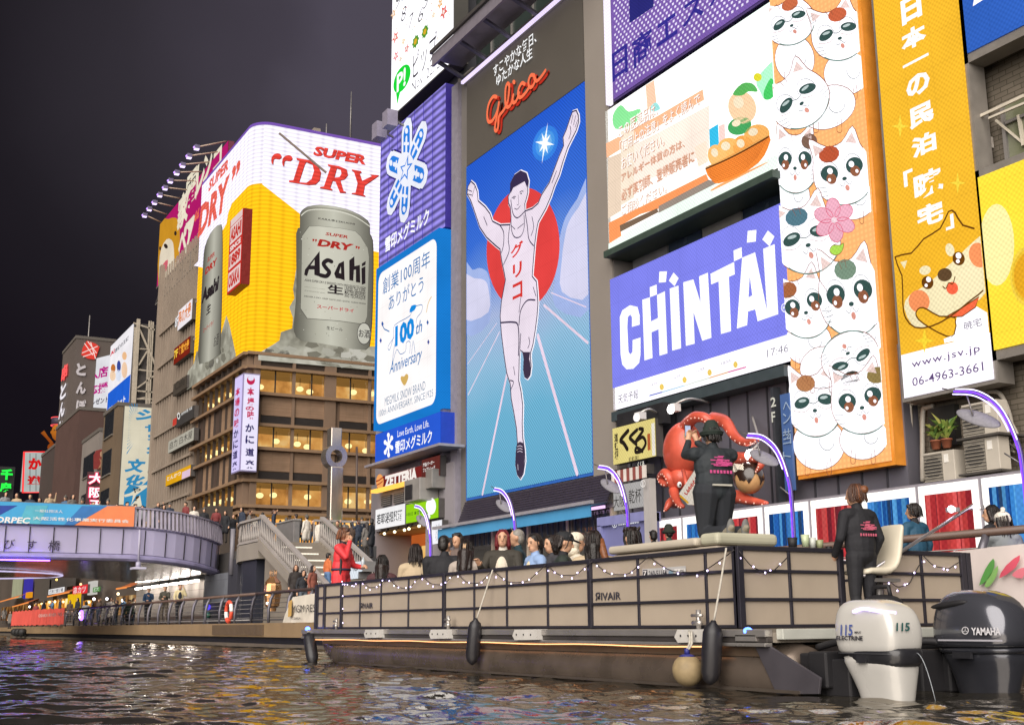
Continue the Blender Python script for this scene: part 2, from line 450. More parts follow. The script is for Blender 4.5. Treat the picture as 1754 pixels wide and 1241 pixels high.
# ---- tall LED wall with the running athlete, dark header with the script lettering
s = thing('athlete_billboard', 'tall blue LED billboard of a running athlete with raised arms under a dark header', 'billboard', (-43.5, FY, 6.3))
mb = MB()
(u0, v1), (u1, v0) = PF.uv(800.5, 286), PF.uv(1016, 808)
ZT = 26.6
mb.slab(PF, u0, v1 + .02, u1, ZT, .5, 0.03, P('504b44', 0.75, var=0.06, vs=0.4))
mb.build('header_panel', s)
MB().slab(PF, u0 - .12, v0 - .12, u1 + .05, v1, .5, 0.0, P('2b62b8', 0.5)).build('frame', s)
A = Art(PF)
sky = Eramp('runner_sky', [(0, '6cb6da'), (.2, '76bee0'), (.36, '9ccaea'), (.5, 'b4c4ec'), (.62, '6f9aea'), (.74, '3f76e4'), (1, '2a62dd')], (0, 0, 1), v0, v1, .86, True, .05, .35)
A.upoly([(u0, v0), (u1, v0), (u1, v1), (u0, v1)], sky, 0)
f1, f2 = Fr(790, 140, 3.446), Fr(790, 480, 3.267)
cl1, cl2 = E('a9bcee', .95), E('dcdaf4', .97)
A.clip = (u0, v0, u1, v1)
A.poly(f1(760, 600, 690, 690, 620, 800, 590, 900, 570, 1000, 560, 1150, 560, 1330, 770, 1330), cl1, 1, 3, clip=A.clip)
A.poly(f1(760, 680, 700, 740, 640, 830, 615, 930, 600, 1050, 600, 1240, 770, 1240), cl2, 2, 3, clip=A.clip)
A.poly(f1(20, 1080, 70, 1110, 120, 1100, 170, 1160, 170, 1420, 20, 1480), cl1, 1, 3, clip=A.clip)
A.poly(f1(20, 1150, 80, 1160, 140, 1170, 165, 1220, 165, 1360, 20, 1400), cl2, 2, 3, clip=A.clip)
for r, c in ((95, '3a86ea'), (70, '4f9eee'), (48, '7cbcf4')): A.ell(f1(500, 365)[0], r / 3.446 * .75, r / 3.446 * 1.15, E(c, .95), 1 + (95 - r) / 60, rot=20)
star = []
for i in range(16):
    r = (95 if i % 4 == 0 else 62) if i % 2 == 0 else 24
    a = math.pi * i / 8 + .3; star += [500 + r * .62 * math.cos(a), 365 + r * 1.25 * math.sin(a) - r * .3 * math.cos(a)]
A.poly(f1(*star), E('f6fbff', 1.1), 3)
red = E('f04a48', .9)
A.ell(f1(372, 985)[0], 62.5, 104, red, 3, rot=3, n=48, clip=A.clip)
lane = E('f2dcf0', .95)
for p, w in (((220, 290, 45, 640), 2.4), ((205, 240, 42, 468), 1.4), ((265, 510, 125, 1195), 6), ((435, 310, 655, 1080), 8), ((470, 140, 715, 350), 4.5), ((510, 70, 705, 150), 2)):
    A.stroke(f2(*p), w, lane, 3, 1)
body = f1(68, 590, 90, 610, 105, 650, 110, 705, 150, 740, 180, 780, 195, 825, 240, 848, 300, 845, 305, 800, 300, 740, 290, 720, 288, 680, 300, 655, 302, 600, 325, 555, 360, 530, 395, 545, 408, 590, 404, 630, 404, 655, 396, 690, 386, 722, 388, 765, 430, 750, 465, 720, 485, 670, 530, 600, 560, 520, 590, 440, 616, 380, 612, 330, 630, 290, 655, 215, 668, 180, 690, 172, 702, 200, 705, 240, 690, 290, 665, 340, 640, 390, 610, 480, 590, 550, 560, 620, 540, 680, 510, 750, 465, 830, 455, 880, 445, 960, 435, 1080, 430, 1150, 455, 1180) + \
    f2(436, 65, 440, 130, 435, 200, 425, 280, 412, 360, 400, 402, 398, 430, 402, 480, 396, 530, 382, 550, 366, 540, 359, 500, 362, 440, 355, 402, 340, 390, 335, 440, 334, 500, 332, 560, 345, 620, 355, 700, 352, 800, 355, 880, 365, 950, 368, 1010, 358, 1080, 342, 1108, 325, 1085, 315, 1030, 318, 960, 325, 910, 320, 830, 305, 740, 290, 660, 285, 580, 265, 520, 250, 420, 235, 300, 228, 200, 235, 120, 250, 40) + \
    f1(272, 1171, 265, 1130, 250, 1060, 240, 990, 215, 970, 160, 920, 120, 860, 100, 800, 80, 740, 65, 700, 45, 665, 50, 620)
ink, skin, shoe = E('3c3050', 1.0), E('f0e2f0', 1.0), E('463a50', .9)
A.stroke(body, 5.5, E('fbf6ff', 1.05), 4, 1, True)
A.poly(body, skin, 5)
A.stroke(body, 2.4, ink, 6, 1, True)
A.poly(f1(303, 660, 300, 610, 325, 555, 360, 532, 395, 545, 408, 590, 400, 628, 385, 590, 350, 610, 318, 628), ink, 6)
for p, w in (((300, 845, 290, 930, 295, 1000, 262, 1080), 1.5), ((240, 848, 262, 890, 262, 960, 250, 1010), 1.5), ((306, 800, 310, 880, 330, 920, 365, 912, 384, 860, 383, 790), 1.3), ((388, 765, 402, 850, 412, 930, 440, 970), 1.5), ((430, 800, 440, 860, 425, 910), 1.2), ((306, 850, 330, 872), 1), ((345, 868, 380, 840), 1),
             ((305, 700, 318, 780, 345, 805, 385, 770), 1.4), ((145, 800, 165, 850), 1.2), ((575, 530, 548, 600), 1.2), ((655, 265, 660, 300, 648, 340), 1.2), ((672, 200, 662, 250), 1), ((688, 205, 676, 258), 1), ((700, 230, 686, 270), 1), ((50, 640, 75, 650), 1), ((50, 665, 75, 672), 1), ((92, 620, 76, 680), 1)):
    A.stroke(f1(*p), w * 1.45, ink, 7)
for p, w in (((235, 238, 300, 235, 328, 250, 335, 330, 332, 420), 2), ((335, 250, 345, 170, 380, 115, 425, 112), 1.8), ((345, 100, 335, 180), 1.2), ((390, 320, 395, 350, 385, 380), 1.3), ((345, 300, 340, 385), 1.5), ((305, 485, 312, 530), 1.2), ((285, 560, 305, 570, 290, 610), 1.4), ((415, 40, 430, 90), 1.2)):
    A.stroke(f2(*p), w * 1.45, ink, 7)
A.poly(f2(362, 440, 392, 440, 400, 490, 396, 530, 382, 545, 367, 535, 361, 500), shoe, 7, 2)
A.poly(f2(358, 402, 398, 402, 392, 440, 363, 440), shoe, 7)
A.poly(f2(325, 912, 358, 910, 366, 1000, 358, 1075, 342, 1102, 326, 1080, 316, 1030, 319, 960), shoe, 7, 2)
for y in (925, 940, 955): A.stroke(f2(328, y + 5, 342, y, 356, y + 6), 1.0, skin, 8, 3)
A.stroke(f2(330, 1030, 332, 1060), 1.2, skin, 8, 1)
for p, w in (((312, 690, 325, 680, 335, 682), 1.4), ((358, 655, 370, 648, 380, 650), 1.4), ((350, 670, 352, 725, 343, 728), 1), ((328, 750, 345, 755, 362, 735), 1.4)): A.stroke(f1(*p), w, ink, 8)
A.ell(f1(325, 690)[0], 1.6, 1.1, ink, 8); A.ell(f1(367, 662)[0], 1.6, 1.1, ink, 8)
kr = E('e23a34', .95)
A.text('グ', f1(305, 975)[0], f1(380, 1010)[0], kr, 8, .03); A.text('リ', f1(318, 1085)[0], f1(372, 1140)[0], kr, 8, .03); A.text('コ', f2(300, 28)[0], f2(356, 92)[0], kr, 8, .03)
A.build('led_picture', s)
A = Art(PF, base=.08)
f3 = Fr(820, 40, 6.207)
gl = [(215, 790, 175, 790, 130, 870, 115, 980, 130, 1050, 170, 1040, 210, 970, 235, 890, 240, 850), (240, 850, 225, 950, 205, 1060, 197, 1130, 215, 1148, 232, 1100, 240, 1000, 290, 930, 330, 850, 348, 740, 350, 665, 330, 648, 312, 700, 308, 800, 315, 880, 345, 895, 375, 850, 393, 770), (393, 770, 386, 810, 394, 850, 425, 830, 455, 750), (515, 655, 485, 642, 452, 700, 445, 770, 470, 795, 520, 750, 560, 690), (615, 560, 580, 560, 556, 620, 562, 680, 595, 680, 622, 620, 612, 560, 640, 620, 690, 575, 735, 510)]
for g in gl:
    A.stroke(f3(*[g[i] + (24 if i % 2 == 0 else 14) for i in range(len(g))]), 6.2, P('b02818', .5), 0)
    A.stroke(f3(*g), 6.2, E('ff7a52', 1.0), 4)
A.ell(f3(400, 632)[0], 2.6, 4, E('ff7a52', 1.0), 4)
A.text('すこやかな毎日、', f3(180, 462)[0], f3(640, 205)[0], WHITE_N, 4, .012); A.text('ゆたかな人生', f3(212, 562)[0], f3(597, 372)[0], WHITE_N, 4, .012)
A.build('script_lettering', s)
MB().box((u0 - .2, FY - .25, ZT), (u1 + .3, FY - .13, ZT + .14), E('e6d6ff', 1.2, light=True)).build('light_line', s)
mb = MB()                                    # grille and light strip below the picture
g0, g1 = PF.p3(u0 - .1, 0), PF.p3(u1 + 1.6, 0)
for i in range(12):
    t = i / 11; y = FY - .05 - .45 * t; z = v0 - .22 - 1.15 * t
    mb.box((g0.x, y - .03, z - .05), (g1.x, y + .03, z + .03), P('3a3440', .5))
mb.build('louvre', s)
mb = MB(); mb.box((g0.x, FY - .62, v0 - 1.52), (g1.x, FY - .54, v0 - 1.42), E('f2c8ff', 1.3, light=True)); mb.build('light_strip', s)

# ---- tower the athlete billboard hangs on
t = thing('office_tower', 'grey office tower behind the athlete billboard with a metal canopy and greenish glass above', 'building', (-43.5, FY + 1, .8))
mb = MB(); mb.box((-49.6, FY + .06, .8), (-36.6, FY + 14, 27.2), GREY)
mb.box((u1 + .06, FY - .02, 5.0), (-36.62, FY + .05, 27.0), P('8a827a', .6, var=.06, vs=.3)); mb.build('wall', t)
mb = MB(); mb.box((-51.5, FY + 1.6, 27.3), (-36.6, FY + 14, 60), P('2c3532', .3, var=.2, vs=.2))
for i in range(8): mb.box((-51.4 + i * 2.1, FY + 1.52, 27.3), (-51.3 + i * 2.1, FY + 1.59, 60), STEEL)
mb.build('glass_upper_wall', t)
mb = MB(); mb.box((-49.5, FY - 1.5, 27.75), (-36.0, FY + .05, 27.85), STEEL); mb.box((-49.5, FY - 1.62, 27.4), (-36.0, FY - 1.5, 28.0), P('8d8690', .4, metal=.3))
mb.box((-49.5, FY - 1.75, 28.02), (-36.0, FY - 1.62, 28.2), P('5a5654', .4, metal=.4))
for i in range(6):
    x = -49.2 + i * 2.4; mb.bar((x, FY - 1.5, 27.6), (x, FY, 27.0), .22, .12, P('6a6872', .4, metal=.4))
mb.build('canopy', t)

# ---- white LED screen (countdown clock with flowers)
W = thing('date_screen', 'tall white screen with autumn leaves, clock numerals and a date, top of its building', 'screen', (-56, FY, 20))
f7 = Fr(660, 0, 6.207)
(wu0, wv0) = PF.uv(670, 196)[0], PF.uv(777, 103)[1]
wu1 = PF.uv(777, 103)[0]; wv1 = 46.0
MB().slab(PF, wu0 - .06, wv0 - .06, wu1 + .06, wv1 + .06, .8, 0, DGREY).build('cabinet', W)
A = Art(PF); A.upoly([(wu0, wv0), (wu1, wv0), (wu1, wv1), (wu0, wv1)], E('f8f6fb', 1.5, light=True), 0)
dk = E('4a464c', .9)
A.text('ピップ', f7(302, 575)[0], f7(555, 620)[0], dk, 2, .0); A.text('Nov. 22, 2025', f7(290, 885)[0], f7(698, 628)[0], dk, 2, -.008)
A.ell(f7(185, 840)[0], 12, 26, E('1fdc3a', 1.0), 2, rot=22); A.poly(f7(118, 960, 170, 965, 135, 1115), E('1fdc3a', 1.0), 2)
A.text('P!', f7(135, 800)[0], f7(228, 905)[0], WHITE_N, 4, .03)
for ch, x, y in (('8', 205, 150), ('7', 285, 220), ('6', 385, 160), ('9', 150, 5), ('5', 440, 10)): A.text(ch, f7(x - 28, y - 40)[0], f7(x + 25, y + 42)[0], dk, 2, -.01, .2)
def leafstar(A, c, r, n, m, L, inner=.45, rot=0.0, sq=.55):
    q = []
    for i in range(n * 2):
        a = math.pi * i / n + rot; k = r if i % 2 == 0 else r * inner
        q += [(c[0] + k * sq * math.cos(a), c[1] + k * math.sin(a) - k * .55 * math.cos(a))]
    A.poly(q, m, L)
rr = random.Random(3)
for x, y, r, c in ((115, 400, 70, 'f07868'), (630, 130, 80, 'ee5a50'), (120, 600, 60, 'f08a90'), (590, 45, 60, 'f0b050'), (200, 440, 45, 'f0cf9a'), (520, 165, 45, 'f6d9b0'), (235, 520, 55, 'ee8a84'), (170, 630, 35, 'e8c8a0'), (95, 150, 60, 'f4c8a0')):
    leafstar(A, f7(x, y)[0], r / 6.2, 5, E(c, .95), 2, rot=x); leafstar(A, f7(x, y)[0], r / 14, 5, E('fff4ec', 1), 3, rot=x)
for x, y in ((330, 445), (430, 340)):
    leafstar(A, f7(x, y)[0], 12, 8, E('5fa83a', .8), 2, .7); leafstar(A, f7(x, y)[0], 6, 6, E('e8b832', .9), 3, .7)
for i in range(46):
    x, y = rr.uniform(90, 700), rr.uniform(10, 480)
    if abs(x - 385) < 170 and y > 330: continue
    A.ell(f7(x, y)[0], rr.uniform(.5, 1.2), rr.uniform(.7, 1.6), E(rr.choice(['d88a8a', '9ac0a0', 'e0b880', 'a8a4b0']), .9), 2, n=8)
A.build('led_picture', W)

# ---- dairy signs on the corner building
PS = PY(24.45)
N = thing('snowflake_sign', 'purple striped neon sign with a large white snowflake emblem', 'neon sign', (-56, FY, 14))
f4 = Fr(640, 180, 4.43)
cabinet(PS, (653, 241), (763, 388), P('3a2f90', .5), N, .9)
A = Art(PS)
A.rect((653, 241), (763, 388), E('a99bff', .78, 'hl', True, .42, .28), 0)
for i in range(7):
    uu = A.uv((653, 300))[0] + i * 1.13; z0, z1 = A.uv((763, 388))[1], A.uv((653, 241))[1]
    A.upoly([(uu, z0), (uu + .06, z0), (uu + .06, z1), (uu, z1)], E('4636c8', .7), 1)
c = f4(255, 490)[0]
for x, y in ((258, 165), (380, 195), (385, 545), (238, 825), (132, 765), (127, 435)):
    e = f4(x, y)[0]; L = lambda a: (c[0] + (e[0] - c[0]) * a, c[1] + (e[1] - c[1]) * a)
    A.stroke([L(.28), L(.9)], 47, P('2a2088', .5), 1, 1); A.stroke([L(.1), L(.93)], 41, E('f2f4ff', 1.0), 2, 1)
    A.stroke([L(.42), L(.86)], 25, E('2f86e8', .95), 3, 1); A.ell(L(.9), 2.6, 5.2, E('f2f4ff', 1), 4)
    A.stroke([L(.4), L(.74)], 7, E('f2f4ff', 1), 4, 1)
    px, py = (e[1] - c[1]) * .10, -(e[0] - c[0]) * .42
    q = L(.6); A.stroke([(q[0] - px * .5, q[1] - py * .5), (q[0] + px * .5, q[1] + py * .5)], 5, E('f2f4ff', 1), 4, 1)
A.ell(c, 15, 30, E('f2f4ff', 1), 5); leafstar(A, c, 22, 5, E('2f86e8', .95), 6, .42, rot=-1.2); leafstar(A, c, 15, 5, E('f2f4ff', 1), 7, .42, rot=-1.2)
A.text('雪印メグミルク', f4(95, 1010)[0], f4(428, 898)[0], WHITE_N, 3, .022)
A.build('neon_picture', N)
for x, y in ((650, 225), (668, 205)):
    p = onY(x, y, 23.6); m2 = MB(); m2.box((p.x - .35, p.y - .3, p.z - .45), (p.x + .35, p.y + .3, p.z + .45), P('8a8494', .4)); m2.bar((p.x, p.y + .2, p.z), (p.x, 24.5, p.z - .2), .1, .1, STEEL)
    tag(m2.build('floodlight'), 'grey floodlight box ' + ('at the outer corner of the purple snowflake sign' if x < 660 else 'above the purple snowflake sign, inner one of two'), 'floodlight', 'floodlights over the snowflake sign')
PB = PY(24.15)
N = thing('anniversary_sign', 'white lit sign in a bright blue frame with anniversary lettering and a line-drawn cow', 'sign', (-56, FY, 10))
f5, f6 = Fr(620, 320, 3.877), Fr(620, 600, 3.986)
cabinet(PB, (644.5, 461), (750.5, 697), E('1f88e4', .8), N, .75, name='frame')
A = Art(PB)
(a0, b1), (a1, b0) = A.uv((649, 470)), A.uv((747, 690)); rr_ = .55
rp = []
for cx_, cz_, st in ((a1 - rr_, b1 - rr_, 0), (a0 + rr_, b1 - rr_, 90), (a0 + rr_, b0 + rr_, 180), (a1 - rr_, b0 + rr_, 270)): rp += [(cx_ + rr_ * math.cos(R_(st + i * 18)), cz_ + rr_ * math.sin(R_(st + i * 18))) for i in range(6)]
A.upoly(rp, E('f6f1f0', 1.15, light=True), 0)
bl, bl2, tb = E('2f7ec2', .9), E('1a90e4', 1), E('5f84a8', .9)
A.text('創業100周年', f5(143, 610)[0], f5(455, 530)[0], bl, 1, .002); A.text('ありがとう', f5(182, 722)[0], f5(412, 692)[0], bl, 1, .002)
A.text('100', f5(226, 925)[0], f5(352, 1002)[0], bl2, 2, .05); A.text('th', f5(364, 900)[0], f5(405, 962)[0], bl, 2, .01, .25)
for p in ((218, 1000, 178, 1060, 190, 1080, 215, 990, 222, 918, 325, 855, 335, 800, 370, 790, 405, 785, 400, 830, 370, 870, 365, 905), (222, 1045, 205, 1180, 235, 1080, 260, 1110, 295, 1090, 300, 1035, 325, 1030, 322, 1105), (335, 1110, 345, 1020, 358, 1100)): A.stroke(f5(*p), 1.3, bl, 2, 3)
A.poly(f5(322, 835, 335, 790, 368, 785, 355, 820), bl2, 3, 2)
A.text('Anniversary', f5(188, 1165)[0], f5(405, 1170)[0], bl, 2, .006, .3)
A.poly(f6(295, 240, 270, 200, 275, 175, 292, 178, 308, 160, 322, 172, 316, 205), E('e0b868', .95), 2, 3)
A.text('MEGMILK SNOW BRAND', f6(160, 322)[0], f6(437, 268)[0], tb, 1, -.005); A.text('100th ANNIVERSARY, SINCE1925', f6(120, 410)[0], f6(490, 318)[0], tb, 1, -.005)
for x, y, c in ((140, 910, '3050b0'), (128, 1020, '4058b0'), (445, 1030, '5058a8'), (440, 900, '4068b0')): A.poly(f5(x - 8, y, x, y - 18, x + 8, y, x, y + 18), E(c, .9), 1)
A.stroke(f5(135, 900, 150, 940, 165, 950, 185, 960), 2, bl, 1); A.stroke(f5(465, 730, 445, 770, 432, 830), 2.5, E('e8c890', .95), 1)
A.build('sign_face', N)
N = thing('dairy_name_sign', 'blue lit name board with white snowflake, below the framed anniversary sign', 'sign', (-56, FY, 8.7))
PD = PY(23.9)
cabinet(PD, f6(95, 575)[0], f6(540, 652)[0], P('1f3fae', .4), N, .9)
A = Art(PD); A.rect(f6(95, 575)[0], f6(540, 652)[0], E('2f63e4', .85, light=True), 0)
A.text('Love Earth, Love Life.', f6(247, 547)[0], f6(463, 526)[0], WHITE_N, 1, .0); A.text('雪印メグミルク', f6(232, 620)[0], f6(482, 628)[0], WHITE_N, 1, .02)
for i in range(6):
    a = math.pi * i / 3 + .5; q = f6(185, 645)[0]; e = (q[0] + 6.5 * math.cos(a), q[1] + 17 * math.sin(a) - 4 * math.cos(a)); A.stroke([q, e], 6, WHITE_N, 1, 1); A.ell(e, 2.3, 4.2, WHITE_N, 1, hole=.45)
A.build('sign_face', N)
mb = MB(); a = PD.p3(*PD.uv(*f6(90, 790)[0])); b = PD.p3(*PD.uv(*f6(575, 660)[0])); mb.box((a.x, 23.3, a.z - .12), (b.x + .5, 24.6, a.z), P('8d8890', .5)); mb.build('ledge', N)

# ---- violet dotted sign, LED screen, blue name screen
N = thing('dotted_sign', 'violet dotted neon sign with dark blue characters, above the bright advert screen', 'neon sign', (-32, FY, 20.4))
f8, f9 = Fr(1020, 0, 4.43), Fr(1020, 260, 4.43)
du0, dv0 = PF.uv(*f8(140, 775)[0]); du1 = PF.uv(1325, 60)[0]
MB().slab(PF, du0, dv0, du1, 34, .7, 0, P('4a3a70', .5)).build('cabinet', N)
A = Art(PF); A.upoly([(du0, dv0 + .1), (du1, dv0 + .1), (du1, 34), (du0, 34)], E('9470cc', .72, light=True), 0)
A.upoly([(du0, dv0 + .1), (du1, dv0 + .1), (du1, 34), (du0, 34)], E('efe4ff', .95, 'dot', False, .27, .45), 1) if False else None
nv = E('4038a4', .75)
dots = E('f0e8ff', 1.0)
for i in range(int((du1 - du0) / .26)):
    for j in range(58):
        uu, zz = du0 + .2 + i * .26 + (.13 if j % 2 else 0), dv0 + .3 + j * .17
        A.upoly([(uu, zz), (uu + .11, zz), (uu + .11, zz + .09), (uu, zz + .09)], dots, 1)
for ch, x0, y0, x1, y1 in (('日', 132, 415, 255, 548), ('商', 285, 300, 442, 430), ('エ', 470, 200, 632, 258), ('ス', 665, 60, 832, 110), ('カ', 865, -75, 1020, -40)):
    A.text(ch, f8(x0, y0)[0], f8(x1, y1)[0], nv, 3, .02)
A.poly(f8(265, -40, 450, -160, 450, 55, 268, 180), E('3a3a98', .6), 3)
A.build('neon_picture', N)
MB().slab(PF, du0 - .38, dv0, du0 - .2, 34, .1, .12, E('f4eaff', 1.2)).build('side_light', N)
N = thing('advert_screen', 'bright LED screen showing a basket of orange fruit and lines of Japanese text', 'screen', (-32, FY, 14.6))
cabinet(PF, (1037.6, 192), (1336, 289), P('2e3a30', .5), N, .7, -.01)
A = Art(PF)
(c0, c3), (c2, c1) = PF.uv(1037.6, 192), PF.uv(1336, 289)
c1 += .05; A.clip = (c0, c1, c2, c3)
A.upoly([(c0, c1), (c2, c1), (c2, c3), (c0, c3)], Eramp('room', [(0, 'f3ece2'), (.4, 'f6f4ee'), (.7, 'fafdfa'), (1, 'e4f4ea')], V((.5, 0, .7)), c0 * .5 + c1 * .7, c2 * .5 + c3 * .7, 1.5, True, .1, .5), 0)
def cp(pts, col, L, sm=0, s=1.22): A.poly(pts, E(col, s), L, sm, clip=A.clip)
cp(f8(85, 1090, 480, 880, 820, 680, 830, 760, 500, 950, 330, 1050, 90, 1200), 'f4b48c', 1)
cp(f8(385, 650, 450, 610, 470, 800, 400, 840), 'f4c4a6', 1)
cp(f8(480, 1010, 870, 800, 870, 1150, 620, 1290, 300, 1400, 300, 1100), 'f4e2d4', 2)
cp(f8(200, 1000, 300, 960, 300, 1500, 200, 1560), 'e8d8c4', 2); cp(f8(100, 1200, 200, 1160, 200, 1600, 100, 1660), 'dcc6b0', 1)
cp(f8(140, 880, 200, 800, 260, 850, 350, 830, 330, 920, 260, 960, 160, 980), '86dc92', 3, 3)
cp(f8(430, 810, 470, 780, 500, 830, 440, 850), '9adcd8', 3, 3)
cp(f8(1230, 620, 1300, 520, 1370, 480, 1380, 700, 1300, 760, 1260, 700), 'a8ecc0', 3, 3); cp(f8(1290, 700, 1340, 600, 1370, 640, 1360, 740, 1300, 760), '46c060', 4, 3); A.ell(f8(1243, 590)[0], 7, 7, E('e8e038', 1), 4)
cp(f8(875, 985, 942, 945, 952, 1150, 882, 1195), '35b4dc', 4); cp(f8(945, 960, 990, 940, 1000, 1120, 950, 1150), 'f0c8c0', 3)
cp(f8(760, 1120, 850, 1070, 865, 1230, 790, 1270), 'f4ddc8', 3)
cp(f9(110, 540, 200, 495, 850, 170, 880, 240, 500, 430, 350, 475, 200, 560, 205, 640, 115, 700), 'f0935a', 3)
cp(f9(195, 560, 480, 430, 490, 460, 200, 610), '75604e', 4); cp(f9(490, 415, 870, 215, 960, 240, 900, 265, 490, 475), '93857a', 4)
cp(f9(112, 780, 1400, 130, 1400, 20, 1250, 90, 900, 258, 490, 468, 112, 700), 'e6f4e8', 5); cp(f9(900, 300, 1280, 110, 1300, 90, 960, 250), 'f0a064', 6, 2)
for x, y, rx, ry, col in ((1130, 820, 105, 125, 'f4cda4'), (1110, 960, 92, 66, '46a05c'), (1240, 1030, 100, 80, 'f5b262'), (1030, 1140, 95, 90, 'f8b868'), (1140, 1120, 80, 90, 'f0a04c'), (940, 1190, 70, 90, 'f7bc72')):
    A.ell(f8(x, y)[0], rx / 4.43, ry / 4.43, E(col, 1.15), 6, rot=-18, clip=A.clip); A.ell(f8(x - rx * .25, y - ry * .3)[0], rx / 12, ry / 12, E('fdeccb', 1), 7, rot=-18)
cp(f8(1060, 720, 1130, 640, 1210, 640, 1250, 700, 1180, 700, 1130, 730), '58ac58', 7, 3)
cp(f8(855, 1292, 905, 1375, 955, 1397, 1100, 1345, 1260, 1240, 1330, 1130, 1340, 1030, 1150, 1130, 950, 1230), 'ea8436', 8, 2)
for i in range(9): A.stroke(f8(875 + i * 4, 1300 + i * 11, 1100 + i * 2, 1200 + i * 14, 1335 - i * 10, 1050 + i * 18), .7, E('c8642a', .9), 9, 3)
A.stroke(f8(860, 1285, 1000, 1225, 1150, 1150, 1335, 1045), 3.0, E('7a4420', .8), 9); A.stroke(f8(860, 1275, 1000, 1215, 1150, 1140, 1335, 1035), 1.6, E('f2c070', .9), 10)
tw, tp = E('fffdfa', 1.15), E('eab49a', 1)
for b_, p, q, m in (('この医薬品は、', f8(200, 960), f8(500, 878), tw), ('「使用上の注意」をよく読んで', f8(210, 1080), f8(822, 800), tw), ('お使いください。', f8(220, 1200), f8(548, 1112), tw), ('アレルギー体質の方は、', f9(220, 172), f9(702, -32), tp), ('必ず薬剤師、登録販売者に', f9(220, 292), f9(777, 84), tp), ('ご相談ください。', f9(220, 412), f9(567, 316), tw)):
    A.text(b_, (p[0][0] + .8, p[0][1] + .8), (q[0][0] + .8, q[0][1] + .8), E('d89a78', .9), 11, .012); A.text(b_, p[0], q[0], m, 12, .004)
A.build('led_picture', N)
N = thing('name_screen', 'periwinkle LED screen with big white capital letters over a weather strip and clock', 'screen', (-32, FY, 8.4))
f10 = Fr(1040, 340, 3.447)
cabinet(PF, f10(20, 480)[0], f10(1088, 958)[0], P('26263a', .5), N, .7, -.01)
A = Art(PF)
A.rect(f10(20, 480)[0], f10(1088, 958)[0], E('fbf7ff', 1.35, light=True), 0)
(a0, b1), (a1, b0) = A.uv(f10(20, 480)[0]), A.uv(f10(1088, 797)[0])
A.upoly([(a0, b0), (a1, b0), (a1, b1), (a0, b1)], E('8689f6', .95, light=True), 1)
for q in ((80, 700, 95, 660, 140, 630, 185, 640, 198, 690, 198, 745, 152, 758, 152, 700, 142, 685, 128, 700, 125, 760, 132, 905, 143, 920, 155, 905, 156, 835, 203, 820, 203, 920, 195, 970, 160, 1005, 120, 1008, 95, 980, 85, 920),
          (213, 598, 258, 583, 265, 725, 306, 705, 300, 570, 347, 547, 362, 914, 315, 928, 309, 772, 268, 790, 274, 941, 226, 956), (257, 524, 298, 508, 300, 567, 259, 583), (314, 432, 359, 430, 353, 494, 311, 497), (398, 437, 428, 470, 404, 518, 370, 485),
          (375, 532, 427, 514, 443, 884, 390, 898), (455, 495, 515, 478, 557, 612, 549, 460, 601, 438, 622, 822, 568, 840, 516, 672, 523, 857, 471, 870), (616, 445, 756, 375, 760, 448, 725, 463, 738, 783, 678, 800, 664, 490, 620, 508),
          (752, 308, 800, 288, 803, 350, 755, 372), (836, 192, 888, 186, 884, 255, 831, 262), (955, 190, 994, 225, 965, 283, 922, 243)): A.poly(f10(*q), E('ffffff', 1.15), 2)
A.poly(f10(803, 350, 880, 318, 950, 660, 927, 298, 995, 270, 1017, 683, 895, 725, 880, 655, 838, 667, 833, 748, 772, 768), E('ffffff', 1.15), 2, holes=[f10(848, 460, 863, 572, 841, 584)])
A.ell(f10(1052, 645)[0], 5.2, 7.5, WHITE_N, 2, hole=.78); A.text('R', f10(1043, 638)[0], f10(1062, 652)[0], WHITE_N, 2, .01)
dk2 = E('5a5666', .9)
A.text('天気予報', f10(68, 1160)[0], f10(188, 1180)[0], dk2, 1, 0)
for b_, x0, y0, x1, y1 in (('24時', 252, 1093, 300, 1100), ('6時', 400, 1047, 437, 1057), ('12時', 528, 1008, 580, 1013), ('18時', 678, 963, 735, 968), ('17:46', 948, 893, 1075, 902)): A.text(b_, f10(x0, y0)[0], f10(x1, y1)[0], dk2, 1, -.012)
for x, y in ((328, 1112), (463, 1070), (611, 1027), (764, 980)): A.ell(f10(x, y)[0], 3.8, 5.4, E('f6d268', 1), 2)
for p, c in (((255, 1163, 330, 1142), '5a6ec8'), ((330, 1142, 460, 1104), 'b4d8ee'), ((460, 1104, 610, 1058), 'e8f0e4'), ((610, 1058, 720, 1024), 'f4b878'), ((720, 1024, 823, 995), 'e85aa0')): A.stroke(f10(*p), 2.2, E(c, 1), 1, 1)
A.build('led_picture', N)
# ---- LED column with cartoon cats
N = thing('cat_screen', 'tall LED column full of white cartoon cats on an orange ground', 'screen', (-25, FY, 4.9))
k0 = PF.uv(1319, 0)[0]; k1, kb = PF.uv(1528.7, 788.5); KT = 27.0
MB().slab(PF, k0, kb - .12, k1 + .1, KT, 1.5, -.01, P('d88a30', .45)).build('cabinet', N)  # cabinet coloured orange for the screen's glow on its side
A = Art(PF); A.clip = (k0, kb, k1, KT)
A.upoly([(k0, kb), (k1, kb), (k1, KT), (k0, KT)], E('f6b070', 1.15, 'dot', True, .16, .8), 0)
OL, TE, WC = E('9c5a40', .9), E('3f5c58', .9), E('fdfaff', 1.35)
def cst(A, pts, w, m, L, sm=4, closed=False):
    """stroke cut at the edge of the screen"""
    q = catmull(pts, sm, closed)
    if closed: q.append(q[0])
    run = []
    for p in q:
        u, v = A.uv(p)
        if A.clip[0] + .03 < u < A.clip[2] - .03: run.append(p)
        else:
            if len(run) > 1: A.stroke(run, w, m, L, 1)
            run = []
    if len(run) > 1: A.stroke(run, w, m, L, 1)
